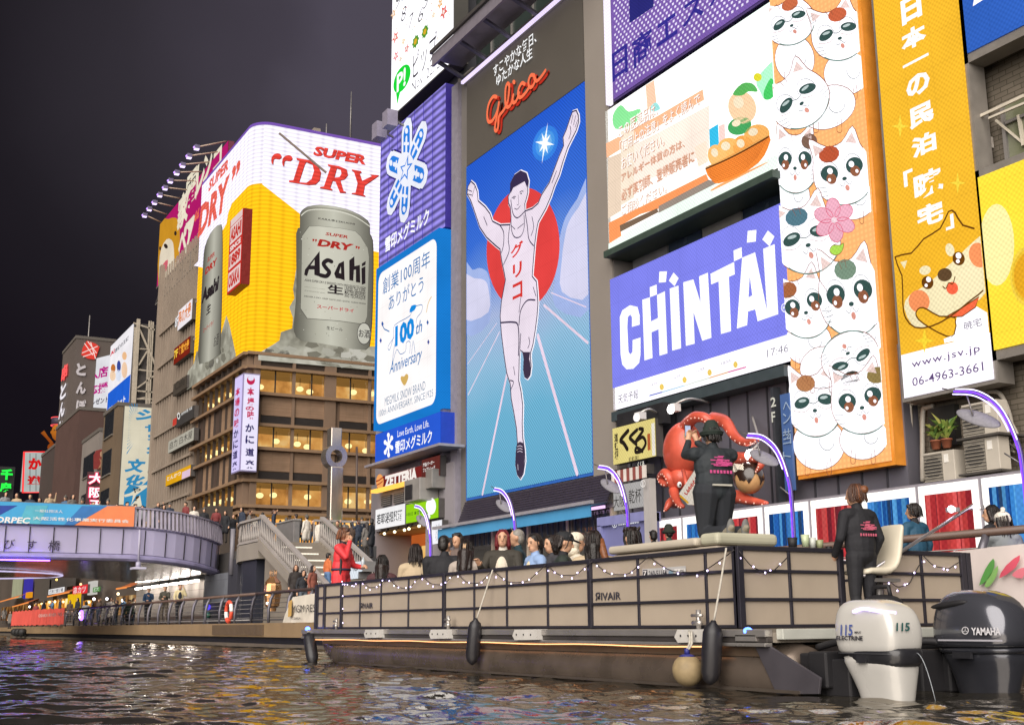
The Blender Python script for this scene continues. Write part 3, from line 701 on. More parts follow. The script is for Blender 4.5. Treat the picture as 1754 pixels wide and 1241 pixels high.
def ringpts(c, rx, ry, rot, n=28, a0=0, a1=360):
    ca, sa = math.cos(R_(rot)), math.sin(R_(rot)); o = []
    for i in range(n + 1):
        t = R_(a0 + (a1 - a0) * i / n); x, y = rx * math.cos(t), ry * math.sin(t); o.append((c[0] + ca * x - sa * y, c[1] + sa * x + ca * y))
    return o
def cat_pic(A, c, rx, ry, rot, body=None, L=2, eye=0, patch=None, collar=True):
    ca, sa = math.cos(R_(rot)), math.sin(R_(rot))
    T = lambda x, y: (c[0] + ca * x * rx - sa * y * ry, c[1] + sa * x * rx + ca * y * ry)
    if body:
        b, bx, by, br = body
        q = ringpts(b, bx, by, br)[:-1]; A.poly(q, WC, L, clip=A.clip); cst(A, q, 1.3, OL, L + 1, 1, True)
        for sx in (-.5, .45): cst(A, [(b[0] + sx * bx, b[1] + by * .55), (b[0] + sx * bx * 1.05, b[1] + by * 1.15), (b[0] + sx * bx * .7, b[1] + by * 1.15), (b[0] + sx * bx * .7, b[1] + by * .7)], 1.1, OL, L + 1)
        cst(A, ringpts((b[0] + bx * .3, b[1] - by * .1), bx * .28, by * .35, br, 10, 20, 200), 1.0, TE, L + 1, 1)
    hd = [T(-.98, .1), T(-.9, -.35), T(-.78, -.72), T(-.72, -1.32), T(-.25, -.93), T(.25, -.93), T(.74, -1.3), T(.8, -.7), T(.93, -.3), T(.98, .12), T(.85, .55), T(.5, .88), T(0, 1.0), T(-.5, .88), T(-.86, .55)]
    A.poly(hd, WC, L + 2, 3, clip=A.clip); cst(A, hd, 1.4, OL, L + 3, 3, True)
    for sx in (-1, 1):
        A.poly([T(sx * .66, -1.12), T(sx * .7, -.74), T(sx * .36, -.88)], E('f4d8d2', 1), L + 3, clip=A.clip)
        A.poly(ringpts(T(sx * .42, -.10), rx * .28, ry * (.17 if eye else .26), rot + (16 if eye else -14) * sx, 18)[:-1], TE, L + 4, clip=A.clip)
        if eye == 0:
            A.poly(ringpts(T(sx * .4, .08), rx * .16, ry * .17, rot, 14)[:-1], E('a0664a', .9), L + 5, clip=A.clip)
            A.poly(ringpts(T(sx * .36, -.16), rx * .09, ry * .10, rot, 10)[:-1], WC, L + 6, clip=A.clip); A.poly(ringpts(T(sx * .46, .1), rx * .05, ry * .06, rot, 8)[:-1], WC, L + 6, clip=A.clip)
        else:
            A.poly(ringpts(T(sx * .38, -.16), rx * .14, ry * .05, rot, 14)[:-1], E('c2d2d0', 1), L + 5, clip=A.clip)
        for k in (0, 1, 2): cst(A, [T(sx * .66, .28 + k * .13), T(sx * .92, .22 + k * .15)], .8, TE, L + 4, 1)
        cst(A, ringpts(T(sx * .40, -.1), rx * .29, ry * .38, rot, 12, 180, 360), .8, TE, L + 5, 1)
    if eye: cst(A, [T(-.2, -.1), T(0, -.02), T(.2, -.1)], 1.4, TE, L + 5); cst(A, [T(-.75, .1), T(-.4, .2), T(-.1, .05)], .7, OL, L + 5); cst(A, [T(.75, .1), T(.4, .2), T(.1, .05)], .7, OL, L + 5)
    cst(A, [T(-.15, -.95), T(-.1, -.7)], .8, OL, L + 4, 1); cst(A, [T(.05, -.95), T(.05, -.72)], .8, OL, L + 4, 1)
    A.poly(ringpts(T(0, .2), rx * .08, ry * .06, rot, 10)[:-1], TE, L + 5, clip=A.clip)
    cst(A, [T(-.2, .34), T(-.1, .42), T(0, .28), T(.1, .42), T(.2, .34)], .9, TE, L + 5)
    A.poly(ringpts(T(0, .5), rx * .07, ry * .10, rot, 10)[:-1], E('e8a090', 1), L + 5, clip=A.clip)
    if patch: A.poly(ringpts(T(patch[0], -.68), rx * .34, ry * .26, rot, 12)[:-1], E(patch[1], .9), L + 3, clip=A.clip)
    if collar: cst(A, ringpts(c, rx * .97, ry * 1.02, rot, 14, 40, 140), 2.0, E('6c9488', .9), L + 4, 1)
g11, g12, g13 = Fr(1310, 0, 4.433), Fr(1310, 200, 4.433), Fr(1310, 400, 4.433); g14 = Fr(1310, 560, 4.596)
k = 1 / 4.433
cats = [(g11(205, 170)[0], 165, 155, -24, (g11(235, 450)[0], 125, 150, -6), 1, (.3, 'd8744c')), (g11(575, 260)[0], 165, 150, -26, (g11(630, 560)[0], 130, 125, -15), 1, (.2, 'd86c48')),
        (g11(280, 760)[0], 170, 160, -34, (g11(500, 820)[0], 150, 110, -25), 1, None), (g12(250, 350)[0], 150, 190, -6, (g12(230, 610)[0], 105, 135, 0), 0, (.6, '8a6a5a')),
        (g12(620, 430)[0], 180, 200, -14, (g12(690, 640)[0], 130, 110, -10), 0, (-.25, 'd0603e')), (g12(345, 930)[0], 180, 180, -22, None, 1, (-.1, '5c8494')),
        (g13(330, 560)[0], 175, 215, -14, (g13(350, 830)[0], 150, 140, -15), 0, (-.4, 'b87048')), (g13(680, 480)[0], 190, 225, -16, (g13(770, 790)[0], 130, 110, -20), 0, (.0, '86a08a')),
        (g13(690, 950)[0], 160, 150, 158, (g13(470, 1020)[0], 120, 110, -20), 1, (.3, '46443e')),
        (g14(425, 610)[0], 180, 200, -14, (g14(455, 920)[0], 165, 165, -8), 1, (-.2, 'c88a5c')), (g14(800, 590)[0], 180, 200, -10, (g14(815, 880)[0], 140, 120, -12), 0, (.7, '9a8450'))]
for i, (c, rx, ry, ro, bd, ey, pt) in enumerate(cats):
    k = (1.2 + .12 * (i % 3)) / 4.433; cat_pic(A, c, rx * k, ry * k * (.92 + .1 * (i % 2)), ro - 4 + 9 * (i % 2), (bd[0], bd[1] * k, bd[2] * k, bd[3]) if bd else None, 1 + i * 7 % 3 + i // 2 * 2, ey, pt)
for i in range(6):
    a = math.pi * i / 3 + .4; q = ringpts((g12(582, 795)[0][0] + 20 * math.cos(a), g12(582, 795)[0][1] + 21 * math.sin(a)), 17, 12.5, math.degrees(a), 14)[:-1]
    A.poly(q, E('f4b4c8', 1), 20, clip=A.clip); cst(A, q, 1.2, E('e0607c', 1), 21, 1, True)
A.ell(g12(582, 795)[0], 5, 5, E('f8dce4', 1), 22)
A.poly(g12(545, 1020, 570, 985, 620, 985, 652, 970, 640, 1030, 600, 1060, 560, 1050), E('b4e45a', 1), 20, 3); A.stroke(g12(545, 1020, 570, 985, 620, 985, 652, 970, 640, 1030, 600, 1060, 560, 1050), 1.2, OL, 21, 3, True)
A.build('led_picture', N)
# ---- orange lodging sign
N = thing('lodging_sign', 'tall orange and white lit sign with a dog cartoon, web address and phone number', 'sign', (-21.3, FY, 6.5))
f15, f16 = Fr(1500, 330, 3.354), Fr(1310, 0, 3.761)
j0, jb = PF.uv(1550, 682); j1 = PF.uv(1704.5, 651.6)[0]; JT = 21.5
mb = MB(); mb.slab(PF, j0 - .1, jb - .1, j1 + .1, JT, .6, -.01, P('8d8780', .45, metal=.3)); mb.build('cabinet', N)
A = Art(PF); A.clip = (j0, jb, j1, JT)
wv = PF.uv(*f15(155, 932)[0])[1]
A.upoly([(j0, jb), (j1, jb), (j1, wv), (j0, wv)], E('fbf4ff', 1.3, light=True), 0); A.upoly([(j0, wv), (j1, wv), (j1, JT), (j0, JT)], E('ffc233', .98, light=True), 0)
for ch, x0, y0, x1, y1 in (('日', 892, 20, 1034, 105), ('本', 893, 225, 1062, 268), ('一', 908, 432, 1075, 362), ('の', 925, 520, 1088, 580), ('民', 945, 715, 1112, 775), ('泊', 960, 905, 1128, 965)): A.text(ch, f16(x0, y0)[0], f16(x1, y1)[0], WHITE_N, 8, .045)
for ch, p, q in (('「', (1552, 296), (1570, 316)), ('暁', (1569, 303), (1622, 327)), ('宅', f15(250, 95)[0], f15(410, 158)[0]), ('」', f15(415, 140)[0], f15(470, 205)[0])): A.text(ch, p, q, WHITE_N, 8, .04)
br_, cr, co = E('7a4a18', .8), E('fdeec0', 1), E('ff9a62', 1)
hd = f15(125, 372, 218, 350, 290, 268, 385, 208, 432, 112, 470, 118, 515, 190, 640, 250, 660, 500, 630, 565, 560, 620, 440, 715, 330, 770, 240, 775, 185, 720, 170, 640, 165, 480)
A.poly(hd, E('ffc030', .96), 1, 2, clip=A.clip); cst(A, hd, 3.0, br_, 6, 2, True)
A.poly(f15(170, 660, 200, 590, 300, 530, 400, 440, 480, 370, 560, 290, 640, 260, 650, 560, 540, 640, 400, 720, 300, 770, 220, 765), cr, 2, 2, clip=A.clip)
for x, y, rx, ry, m, L in ((258, 625, 60, 66, co, 3), (600, 360, 55, 72, co, 3), (292, 447, 33, 26, cr, 3), (435, 330, 25, 38, cr, 3), (308, 518, 34, 38, br_, 4), (487, 380, 35, 40, br_, 4), (316, 500, 14, 16, WC, 5), (488, 364, 16, 18, WC, 5), (302, 534, 9, 10, WC, 5), (484, 396, 11, 11, WC, 5), (407, 473, 42, 38, E('6e5236', .8), 4), (450, 550, 34, 36, E('ff6a48', 1), 4)): A.ell(f15(x, y)[0], rx / 3.354, ry / 3.354, m, L, rot=-15, clip=A.clip)
A.stroke(f15(398, 540, 415, 552, 432, 520, 455, 525, 468, 485), 2, br_, 5); A.poly(f15(148, 400, 188, 390, 172, 438), cr, 2)
A.poly(f15(475, 715, 590, 655, 650, 690, 665, 830, 460, 870, 462, 790), WC, 3, clip=A.clip); A.poly(f15(410, 718, 520, 655, 605, 600, 585, 660, 510, 712), E('ff7048', 1), 4, clip=A.clip); cst(A, f15(410, 718, 520, 655, 605, 600, 585, 660, 510, 712), 2, br_, 5, 1, True)
arm = f15(245, 690, 270, 662, 310, 672, 380, 712, 470, 720, 465, 815, 420, 825, 330, 780, 260, 730); A.poly(arm, E('ffc233', .98), 5, 2); cst(A, arm, 2.5, br_, 6, 2, True); A.poly(f15(405, 842, 470, 815, 475, 850, 410, 865), WC, 6)
A.text('暁宅', f15(520, 745)[0], f15(625, 765)[0], E('5a4a6a', .8), 6, 0, vert=False)
vt = E('6a5284', .85)
A.text('www.jsv.jp', f15(212, 968)[0], f15(608, 925)[0], vt, 2, .004, space=1.15); A.text('06-4963-3661', f15(215, 1064)[0], f15(627, 1022)[0], vt, 2, .002)
for x, y, r in ((285, 850, 58),): A.poly([q for i in range(8) for q in f15(x + (r if i % 2 == 0 else r * .3) * math.cos(math.pi * i / 4), y + (r * 1.25 if i % 2 == 0 else r * .3) * math.sin(math.pi * i / 4))], E('ffdc3c', 1), 1)
for x, y, r in ((877, 815, 58), (1248, 1180, 52)): A.poly([q for i in range(8) for q in f16(x + (r if i % 2 == 0 else r * .28) * math.cos(math.pi * i / 4), y + (r * 1.35 if i % 2 == 0 else r * .28) * math.sin(math.pi * i / 4))], E('ffdf48', 1), 1, clip=A.clip)
A.build('sign_face', N)
# ---- blue and yellow signs at the edge
def edge_sign(name, label, tlx, tly, z1, col, deco):
    N = thing(name, label, 'sign', (-17, FY, 6))
    u0, v0 = PF.uv(tlx, tly); u1 = u0 + 5.0
    MB().slab(PF, u0 - .16, v0 - .25, u1, z1 + .2, .6, -.01, P('8d8780', .45, metal=.3)).build('cabinet', N)
    A = Art(PF); A.clip = (u0, v0, u1, z1); A.upoly([(u0, v0), (u1, v0), (u1, z1), (u0, z1)], col, 0); deco(A); A.build('sign_face', N)
edge_sign('yellow_sign', 'plain glowing yellow sign with an orange ball at its edge, beside the orange lodging sign', 1703.6, 600, PF.uv(1674, 305)[1], E('ffdc3e', 1.15, light=True), lambda A: [A.ell(f15(905, 480)[0], 30 + 4 * i, 42 + 6 * i, E(c, 1), 4 - i, clip=A.clip) for i, c in enumerate(('f0b028', 'f6c838', 'fcd84c'))] + [A.ell(f15(700, 300)[0], 30, 70, E('fff2a8', 1.05), 1, clip=A.clip)])
edge_sign('blue_sign', 'bright blue lit sign showing the foot of a white letter, above the brick wall', 1658, 92, 22.0, E('3a6ed4', .85, light=True), lambda A: A.poly(Fr(1600, 0, 4.136)(280, 48, 300, -60, 420, -120, 372, -10), WC, 1, clip=A.clip))
# ---- corner building with the beer sign
PR, PL_ = PX(-90.0), PY(26.2)
T = thing('corner_building', 'brown corner building with lit restaurant windows under the big beer sign', 'building', (-95, 30, 4.4))
BR = P('7c6654', .6, var=.12, vs=.4); BRD = P('3e332c', .6, var=.1, vs=.5); BEAM = P('8a7058', .5, var=.1, vs=.6); DW = P('2b2624', .5)
TILE = tiles('reed_blind', 'b8977a', 'ab8a6c', '8a6e58', 3.0, .09, ms=.02)
mb = MB(); mb.box((-122, 29.4, 4.4), (-93.8, 40, 40.4), BRD); mb.build('wall', T)
rows = [(20.33, 18.5), (15.86, 14.2), (11.5, 9.75)]
WARM = Eramp('warm_room', [(.25, '94602c'), (.45, 'd4924a'), (.6, 'eaae60'), (.8, 'fbd898')], (0, 0, 0), -.5, .5, 1.15, True, .7, .5)
WARM2 = Eramp('warm_room2', [(.25, '8a5828'), (.5, 'cc8a42'), (.7, 'e4ac5c'), (.85, 'f8d490')], (0, 0, 0), -.5, .5, 1.0, True, .7, 1.2)
LAMP = E('ffe6a0', 1.9)
mb = MB(); mb2 = MB(); mr = MB()
Y0, Y1, X0 = 26.9, 40.0, -106.0
zs = [4.4] + [z for r in rows[::-1] for z in (r[1], r[0])] + [21.6]
bands = [(21.6, 20.33), (18.5, 15.86), (14.2, 11.5), (9.75, 9.2)]
for zt, zb in bands:                              # walls between the window rows
    mb.box((-91.4, Y0, zb), (-90.25, Y1, zt), BR if zt < 21 else BRD)
    mb.box((X0, 26.6, zb), (-91.0, 27.0, zt), BR if zt < 21 else BRD)
mb.build('spandrel_wall', T)
ml = MB()
for zt, zb in bands[1:3]:                          # reed blinds in two tones, as the blind wall panels
    for y in (27.6, 30.35, 34.1, 36.9): ml = MB(); ml.box((-90.24, y, zb + .9), (-90.12, y + 2.5, zt - .25), TILE); ml.box((-90.24, y, zb + .12), (-90.14, y + 2.5, zb + .85), DW); ml.build('blind', T)
    for i in range(8): x = -92.6 - i * 1.7; ml = MB(); ml.box((x - 1.3, 26.5, zb + .3), (x, 26.6, zt - .2), TILE if i % 3 else P('4a3b33', .6)); ml.build('blind', T)
m3 = MB()
for z in (21.55, 20.45, 18.4, 15.95, 14.1, 11.6, 9.65, 9.15):
    m3.box((-90.25, Y0, z - .12), (-89.7, Y1, z + .12), BEAM); m3.box((X0, 26.05, z - .12), (-90.2, 26.6, z + .12), BEAM)
    m3.box((-90.5, 26.3, z - .12), (-89.75, Y0, z + .12), BEAM)
m3.build('cornice', T)
m4 = MB()
for y, w in ((27.15, .5), (30.15, .22), (33.2, .95), (36.6, .22), (39.0, .9)): m4.box((-90.22, y - w / 2, 4.4), (-89.95, y + w / 2, 21.6), BR)
for i in range(8): x = -92.3 - i * 1.7; m4.box((x - .1, 26.35, 9.2), (x + .1, 26.58, 21.6), BRD)
m4.box((-92.0, 26.45, 4.4), (-90.35, 27.3, 21.5), BR)
m4.build('pillar', T)
for zt, zb in rows + [(9.1, 4.4)]:  # back walls and ceilings glow in place of the rooms' lighting
    f = MB()
    f.box((-93.6, Y0, zb), (-93.5, Y1, zt), WARM if zt > 10 else Eramp('shop_room', [(.2, 'c87a34'), (.5, 'f0aa50'), (.8, 'ffe0a0')], (0, 0, 0), -.5, .5, 1.5, True, .6, .7))
    f.box((X0, 27.5, zb), (-91.6, 27.6, zt), WARM2)
    f.box((-93.5, Y0, zt - .06), (-90.3, Y1, zt - .02), E('c89048', .5)); f.box((X0, 27.0, zt - .06), (-91.6, 27.5, zt - .02), E('a87838', .45))
    f.box((-93.5, Y0, zb), (-90.3, Y1, zb + .05), BRD); f.box((X0, 27.0, zb), (-91.6, 27.5, zb + .05), BRD)
    f.build('lit_room', T)
rl = random.Random(5)
for zt, zb in rows:
    for y in (28.2, 29.4, 31.2, 32.3, 34.6, 35.9, 37.4):
        if rl.random() < .75:
            q = MB(); z = zt - rl.uniform(.6, 1.0); x = -91.6 - rl.uniform(0, 1.2)
            q.ball((x, y, z), .3, .3, .22, LAMP, 12, 6); q.tube([(x, y, z + .2), (x, y, zt)], .02, DW, 4); q.build('pendant_lamp', T)
    for i in range(5):
        x = -93.4 - i * 2.4 + rl.uniform(-.4, .4); q = MB(); z = zt - .75; q.ball((x, 27.15, z), .28, .28, .22, LAMP, 10, 6); q.build('pendant_lamp', T)
for y in (28.4, 30.0, 31.6, 34.8, 36.4, 38.0):
    q = MB(); z = 7.6 + rl.uniform(-.3, .3); q.box((-90.9, y - .28, z - .5), (-90.4, y + .28, z + .4), E('ffd070', 1.5)); q.build('lantern', T)  # lanterns added to brighten the shop strip
g = MB()
for zt, zb in rows: g.box((-90.32, Y0, zb), (-90.30, Y1, zt), pane()); g.box((X0, 26.72, zb), (-91.0, 26.74, zt), pane())
g.build('window_pane', T)
for zt, zb in rows:                                # mullions of the left face and of the right windows
    m5 = MB()
    m5.box((X0, 26.62, zb), (-91.4, 26.71, zb + .06), DW); m5.box((-90.3, 27.0, zb), (-90.21, 39.5, zb + .06), DW)
    for i in range(9): x = -91.6 - i * 1.7; m5.box((x - .05, 26.62, zb), (x + .05, 26.7, zt), DW)
    for y in (28.7, 31.7, 35.0, 37.9): m5.box((-90.29, y - .05, zb), (-90.22, y + .05, zt), DW)
    m5.build('window_frame', T)
old = MB(); RIB = P('8a7c6e', .7, var=.15, vs=.4)
old.box((-121.5, 26.6, 4.4), (-106.2, 29, 36.5), P('6e6258', .7, var=.12, vs=.3))
for i in range(16): x = -106.6 - i * 1.0; old.box((x - .22, 26.3, 4.4), (x + .1, 26.6, 36.5), RIB)
for z in (8.5, 12, 15.5, 19, 22.5, 26, 29.5): old.box((-121.5, 26.15, z), (-106.2, 26.3, z + .25), RIB)
old.box((-121.7, 26.0, 4.4), (-120.9, 27, 37), RIB)
old.build('ribbed_wall', T)
for i in range(5): s1 = MB(); z = 8 + i * 6; s1.box((-122.6, 26.2, z), (-121.6, 28.5, z + .15), RIB); s1.bar((-122.4, 26.3, z), (-122.4, 26.3, z + 3), .08, .08, RIB); s1.build('balcony', T)

S = thing('beer_sign', 'huge white and yellow neon sign wrapping the corner with a silver beer can', 'neon sign', (-95, 30, 21))
ZB, ZT_, ZC = 21.75, 40.6, 35.7
WN = E('efe9f8', 1.15, 'hl', True, .34, .74); YN = E('ffc01a', 1.08, 'hl', True, .34, .74)
def wrap(z0, z1, m, off):
    pts = [(-106.4, 26.2 - off), (-91.6, 26.2 - off)] + [(-91.6 + (1.6 + off) * math.sin(R_(a)), 27.8 - (1.6 + off) * math.cos(R_(a))) for a in range(9, 90, 9)] + [(-90 + off, 27.8), (-90 + off, 39.2)]
    b = MB(); b.add([(x, y, z) for z in (z0, z1) for x, y in pts], [(i, i + 1, len(pts) + i + 1, len(pts) + i) for i in range(len(pts) - 1)], m, False); return b
b = MB(); b.box((-106.2, 26.35, ZB), (-91.6, 28, ZT_), P('8b8370', .6)); b.box((-92, 27.8, ZB), (-90.2, 39.2, ZT_), P('8b8370', .6)); b.box((-93, 26.9, ZB), (-90.8, 28, ZT_), P('8b8370', .6)); b.build('cabinet', S)
wrap(ZC, ZT_ + .15, WN, 0).build('white_tubes', S)
wrap(ZB - .1, ZC, YN, 0).build('yellow_tubes', S)
rim = wrap(ZT_ + .15, ZT_ + .4, E('8a62c8', .8), .02); rim.build('top_rim', S)
A = Art(PR, base=.05, step=.03)
A.poly([(449, 318), (482, 340), (513, 365), (512, 300), (655, 300), (655, 434), (637, 434), (630, 400), (560, 340), (520, 350)], WN, 1) if False else None
A.upoly([PR.uv(449, 316), PR.uv(513, 366), PR.uv(520, 395), PR.uv(639, 430), PR.uv(655, 434), (PR.uv(655, 434)[0] + 4, PR.uv(655, 434)[1]), (PR.uv(655, 434)[0] + 4, ZT_), (PR.uv(449, 316)[0], ZT_)], WN, 0)
ice = Eramp('ice', [(.2, '8d897b'), (.42, 'b8b5a4'), (.6, 'd6d3c4'), (.9, 'f2efe4')], (0, .5, .5), 0, 60, .8, True, .75, .55)
fz = Fr(250, 480, 3.878)
A.poly([(513, 420)] + fz(985, 0, 975, 60, 985, 120, 950, 180, 975, 250, 970, 320, 895, 345, 885, 400, 840, 430, 745, 485, 745, 530, 1540, 600, 1680, 612, 1680, 440, 1480, 440), ice, 1)
rk = random.Random(11)
for i in range(26):
    x, y = rk.uniform(800, 1500), 0; y = 470 + (x - 800) * .09 + rk.uniform(-70, 45); r = rk.uniform(25, 60)
    A.poly(fz(*[v for j in range(5) for v in (x + r * math.cos(j * 1.256 + i) * rk.uniform(.6, 1.2), y + r * .6 * math.sin(j * 1.256 + i) * rk.uniform(.6, 1.2))]), E(rk.choice(['8d897a', 'bab7a6', 'dcd9cc', '77736a', 'c6c3b4']), .75), 2)
def can_art(A, F, outline, label, mat, lab, k):
    A.poly(outline, E('5c564c', .7), 3, 2); A.poly([( (x - outline[0][0]) * .985 + outline[0][0], y) for x, y in outline], mat, 4, 2)
    if label: A.poly(label, E('76736a', .7), 5); A.poly([((x - sum(q[0] for q in label) / len(label)) * .985 + sum(q[0] for q in label) / len(label), (y - sum(q[1] for q in label) / len(label)) * .99 + sum(q[1] for q in label) / len(label)) for x, y in label], lab, 6)
f19 = Fr(490, 340, 4.43)
uL, uR = PR.uv(*f19(75, 700)[0])[0], PR.uv(*f19(658, 700)[0])[0]
canm = Eramp('can_right', [(0, '6f6d62'), (.1, '8f8d80'), (.28, 'c9c7b6'), (.45, 'deddcc'), (.62, 'c4c2b2'), (.85, '8e8c80'), (1, '68665c')], (0, 1, 0), uL, uR, .8, True, .02)
labm = Eramp('label_right', [(0, 'b4b2a2'), (.3, 'e2e0cf'), (.6, 'd8d6c6'), (1, 'a9a798')], (0, 1, 0), uL, uR, .85, False, .02)
can_art(A, f19, f19(100, 130, 115, 95, 160, 65, 250, 52, 380, 65, 500, 100, 590, 150, 630, 195, 632, 270, 655, 320, 660, 500, 655, 800, 640, 1060, 600, 1150, 400, 1125, 250, 1100, 110, 1078, 55, 1010, 60, 880, 75, 680, 72, 270, 100, 225),
        f19(165, 215, 230, 212, 400, 228, 520, 252, 560, 290, 615, 380, 625, 450, 610, 900, 590, 960, 400, 935, 150, 915, 100, 840, 105, 650, 110, 290), canm, labm, 4.43)
A.stroke(f19(112, 120, 170, 88, 260, 78, 400, 95, 520, 135, 625, 205), 1.0, E('8d8a7c', .8), 7); A.stroke(f19(108, 135, 160, 98, 260, 90, 400, 108, 520, 148, 628, 220), 1.6, E('eceada', .85), 7)
rd, bk = E('c8362e', .75), E('352c30', .7)
A.text('SUPER', f19(290, 262)[0], f19(460, 312)[0], rd, 8, .03, .15); A.text('DRY', f19(228, 312)[0], f19(505, 408)[0], rd, 8, .05, .18)
for x, y in ((198, 322), (218, 324), (525, 375), (542, 380)): A.poly(f19(x - 8, y - 8, x + 6, y - 8, x + 8, y + 2, x - 4, y + 14), rd, 8)
asa = [((128, 585, 135, 545, 245, 405, 248, 600, 205, 585, 205, 545, 165, 545, 150, 595), (176, 515, 207, 470, 207, 515)), ((355, 575, 390, 500, 430, 480, 435, 628, 400, 615, 368, 610), (392, 570, 406, 522, 408, 575)), ((470, 475, 508, 445, 510, 520, 550, 510, 553, 645, 520, 640, 520, 545, 505, 548, 500, 632, 470, 625), None), ((562, 535, 592, 520, 592, 650, 565, 660), None), ((565, 500, 595, 480, 592, 510, 565, 522), None)]
for o_, h in asa: A.poly(f19(*o_), bk, 8, holes=[f19(*h)] if h else ())
A.stroke(f19(335, 485, 305, 475, 275, 500, 295, 535, 318, 565, 295, 595, 252, 588), 7, bk, 8)
for b_, p, q in (('ASAHI SUPER DRY IS BREWED WITH PRECISION TO HIGH', (130, 614), (595, 694)), ('QUALITY STANDARDS.', (130, 645), (292, 662)), ('VISION OF JAPANESE', (130, 676), (288, 693)), ('OUR ADVANCED BREW-', (130, 706), (290, 722)), ('UNDER THE SUPER', (435, 672), (592, 724)), ('MASTER BREWERS', (435, 700), (592, 752)), ('ING TECHNIQUE', (435, 730), (592, 778)), ('DELIVER A DRY, CRISP TASTE AND QUICK, CLEAN FINISH', (128, 740), (595, 812))): A.text(b_, f19(*p)[0], f19(*q)[0], bk, 8, .012, .1)
A.text('生', f19(305, 655)[0], f19(425, 738)[0], bk, 8, .03); A.text('スーパードライ', f19(225, 808)[0], f19(505, 872)[0], E('d23c48', .8), 8, .03); A.text('生ビール', f19(298, 972)[0], f19(420, 1012)[0], bk, 8, .01)
A.ell(f19(580, 1030)[0], 11.5, 18.5, E('d8d6c8', .8), 8); A.ell(f19(580, 1030)[0], 11.8, 19, bk, 9, hole=.93); A.text('お酒', f19(540, 995)[0], f19(625, 1066)[0], bk, 9, .01)
A.text('KARA辛口KUCHI', f19(235, 148)[0], f19(512, 210)[0], bk, 8, .015, .1)
for i in range(70):
    x, y = rk.uniform(85, 640), rk.uniform(230, 1080); A.ell(f19(x, y)[0], rk.uniform(.4, .9), rk.uniform(.5, 1.3), E(rk.choice(['f2f0e2', '9a988a']), .8), 7, n=7)
f18 = Fr(440, 230, 5.641); RD = E('ee4a40', .9, 'hl', False, .34, .7); SH = E('7a2a30', .6)
big = [((375, 235, 520, 260, 585, 310, 612, 375, 600, 450, 560, 490, 490, 495, 300, 465, 305, 452, 345, 450, 405, 262, 378, 252), (470, 275, 530, 300, 545, 360, 520, 440, 470, 475, 400, 470, 455, 300)),
       ((675, 295, 790, 315, 860, 345, 872, 400, 840, 440, 800, 450, 830, 555, 852, 560, 850, 572, 795, 570, 750, 460, 725, 455, 700, 525, 722, 535, 720, 548, 600, 525, 605, 515, 640, 510, 705, 320, 680, 310), (765, 335, 800, 345, 810, 385, 790, 420, 740, 425)),
       ((908, 345, 1000, 362, 1003, 378, 985, 382, 1010, 455, 1105, 410, 1085, 395, 1172, 400, 1165, 410, 1035, 500, 1020, 590, 1040, 597, 1038, 608, 905, 580, 910, 572, 945, 570, 965, 480, 930, 370, 910, 358), None)]
for o_, h in big:
    A.poly([(x + .9, y + .9) for x, y in f18(*o_)], SH, 3, holes=[[(x + .9, y + .9) for x, y in f18(*h)]] if h else ()); A.poly(f18(*o_), RD, 4, holes=[f18(*h)] if h else ())
for x, y in ((185, 222), (290, 240)):
    q = f18(x - 50, y + 60, x - 50, y + 10, x - 20, y - 25, x + 25, y - 30, x + 48, y, x + 25, y + 25, x - 10, y + 20, x - 30, y + 30, x - 35, y + 75); A.poly([(a + .9, b + .9) for a, b in q], SH, 3, 2); A.poly(q, RD, 4, 2)
for x, y in ((1205, 420), (1205, 490)): A.poly(f18(x, y - 25, x + 40, y - 20, x + 30, y + 20, x - 15, y + 15), RD, 4, 2)
A.text('SUPER', f18(543, 118)[0], f18(1047, 306)[0], SH, 3, .05, .18); A.text('SUPER', f18(540, 115)[0], f18(1042, 302)[0], RD, 4, .045, .18)
A.build('neon_picture', S)
# left face
A = Art(PL_, base=.05, step=.03)
f20, f21 = Fr(315, 240, 5.173), Fr(315, 380, 4.433)
A.upoly([PL_.uv(333, 455), PL_.uv(351, 459), PL_.uv(356, 440), PL_.uv(389, 383), PL_.uv(392, 364), PL_.uv(400, 344), PL_.uv(412, 325), PL_.uv(425, 311), (PL_.uv(425, 311)[0], ZT_ + .1), (-106.3, ZT_ + .1), (-106.3, PL_.uv(333, 455)[1])], WN, 0)
A.poly(f21(10, 1240, 40, 1130, 80, 1080, 105, 975, 125, 1010, 200, 1050, 260, 1000, 290, 850, 330, 710, 350, 770, 385, 930, 400, 1000, 400, 1030, 30, 1275), ice, 1)
for i in range(14): x = rk.uniform(60, 370); y = 1150 - (x - 60) * .5 + rk.uniform(-60, 20); r = rk.uniform(14, 30); A.poly(f21(*[v for j in range(5) for v in (x + r * .7 * math.cos(j * 1.256 + i), y + r * 1.4 * math.sin(j * 1.256 + i))]), E(rk.choice(['8d897a', 'bab7a6', 'dcd9cc', '77736a']), .75), 2)
xL, xR = PL_.uv(*f21(150, 700)[0])[0], PL_.uv(*f21(305, 700)[0])[0]
canl = Eramp('can_left', [(0, '6f6d62'), (.2, 'a8a698'), (.45, 'd6d4c4'), (.7, 'b0aea0'), (1, '68665c')], (1, 0, 0), xL, xR, .75, True, .02)
can_art(A, f21, f21(165, 240, 180, 170, 210, 100, 250, 45, 285, 25, 306, 60, 306, 400, 300, 700, 290, 960, 284, 1010, 130, 1080, 128, 900, 140, 700, 152, 450), None, canl, None, 4.4)
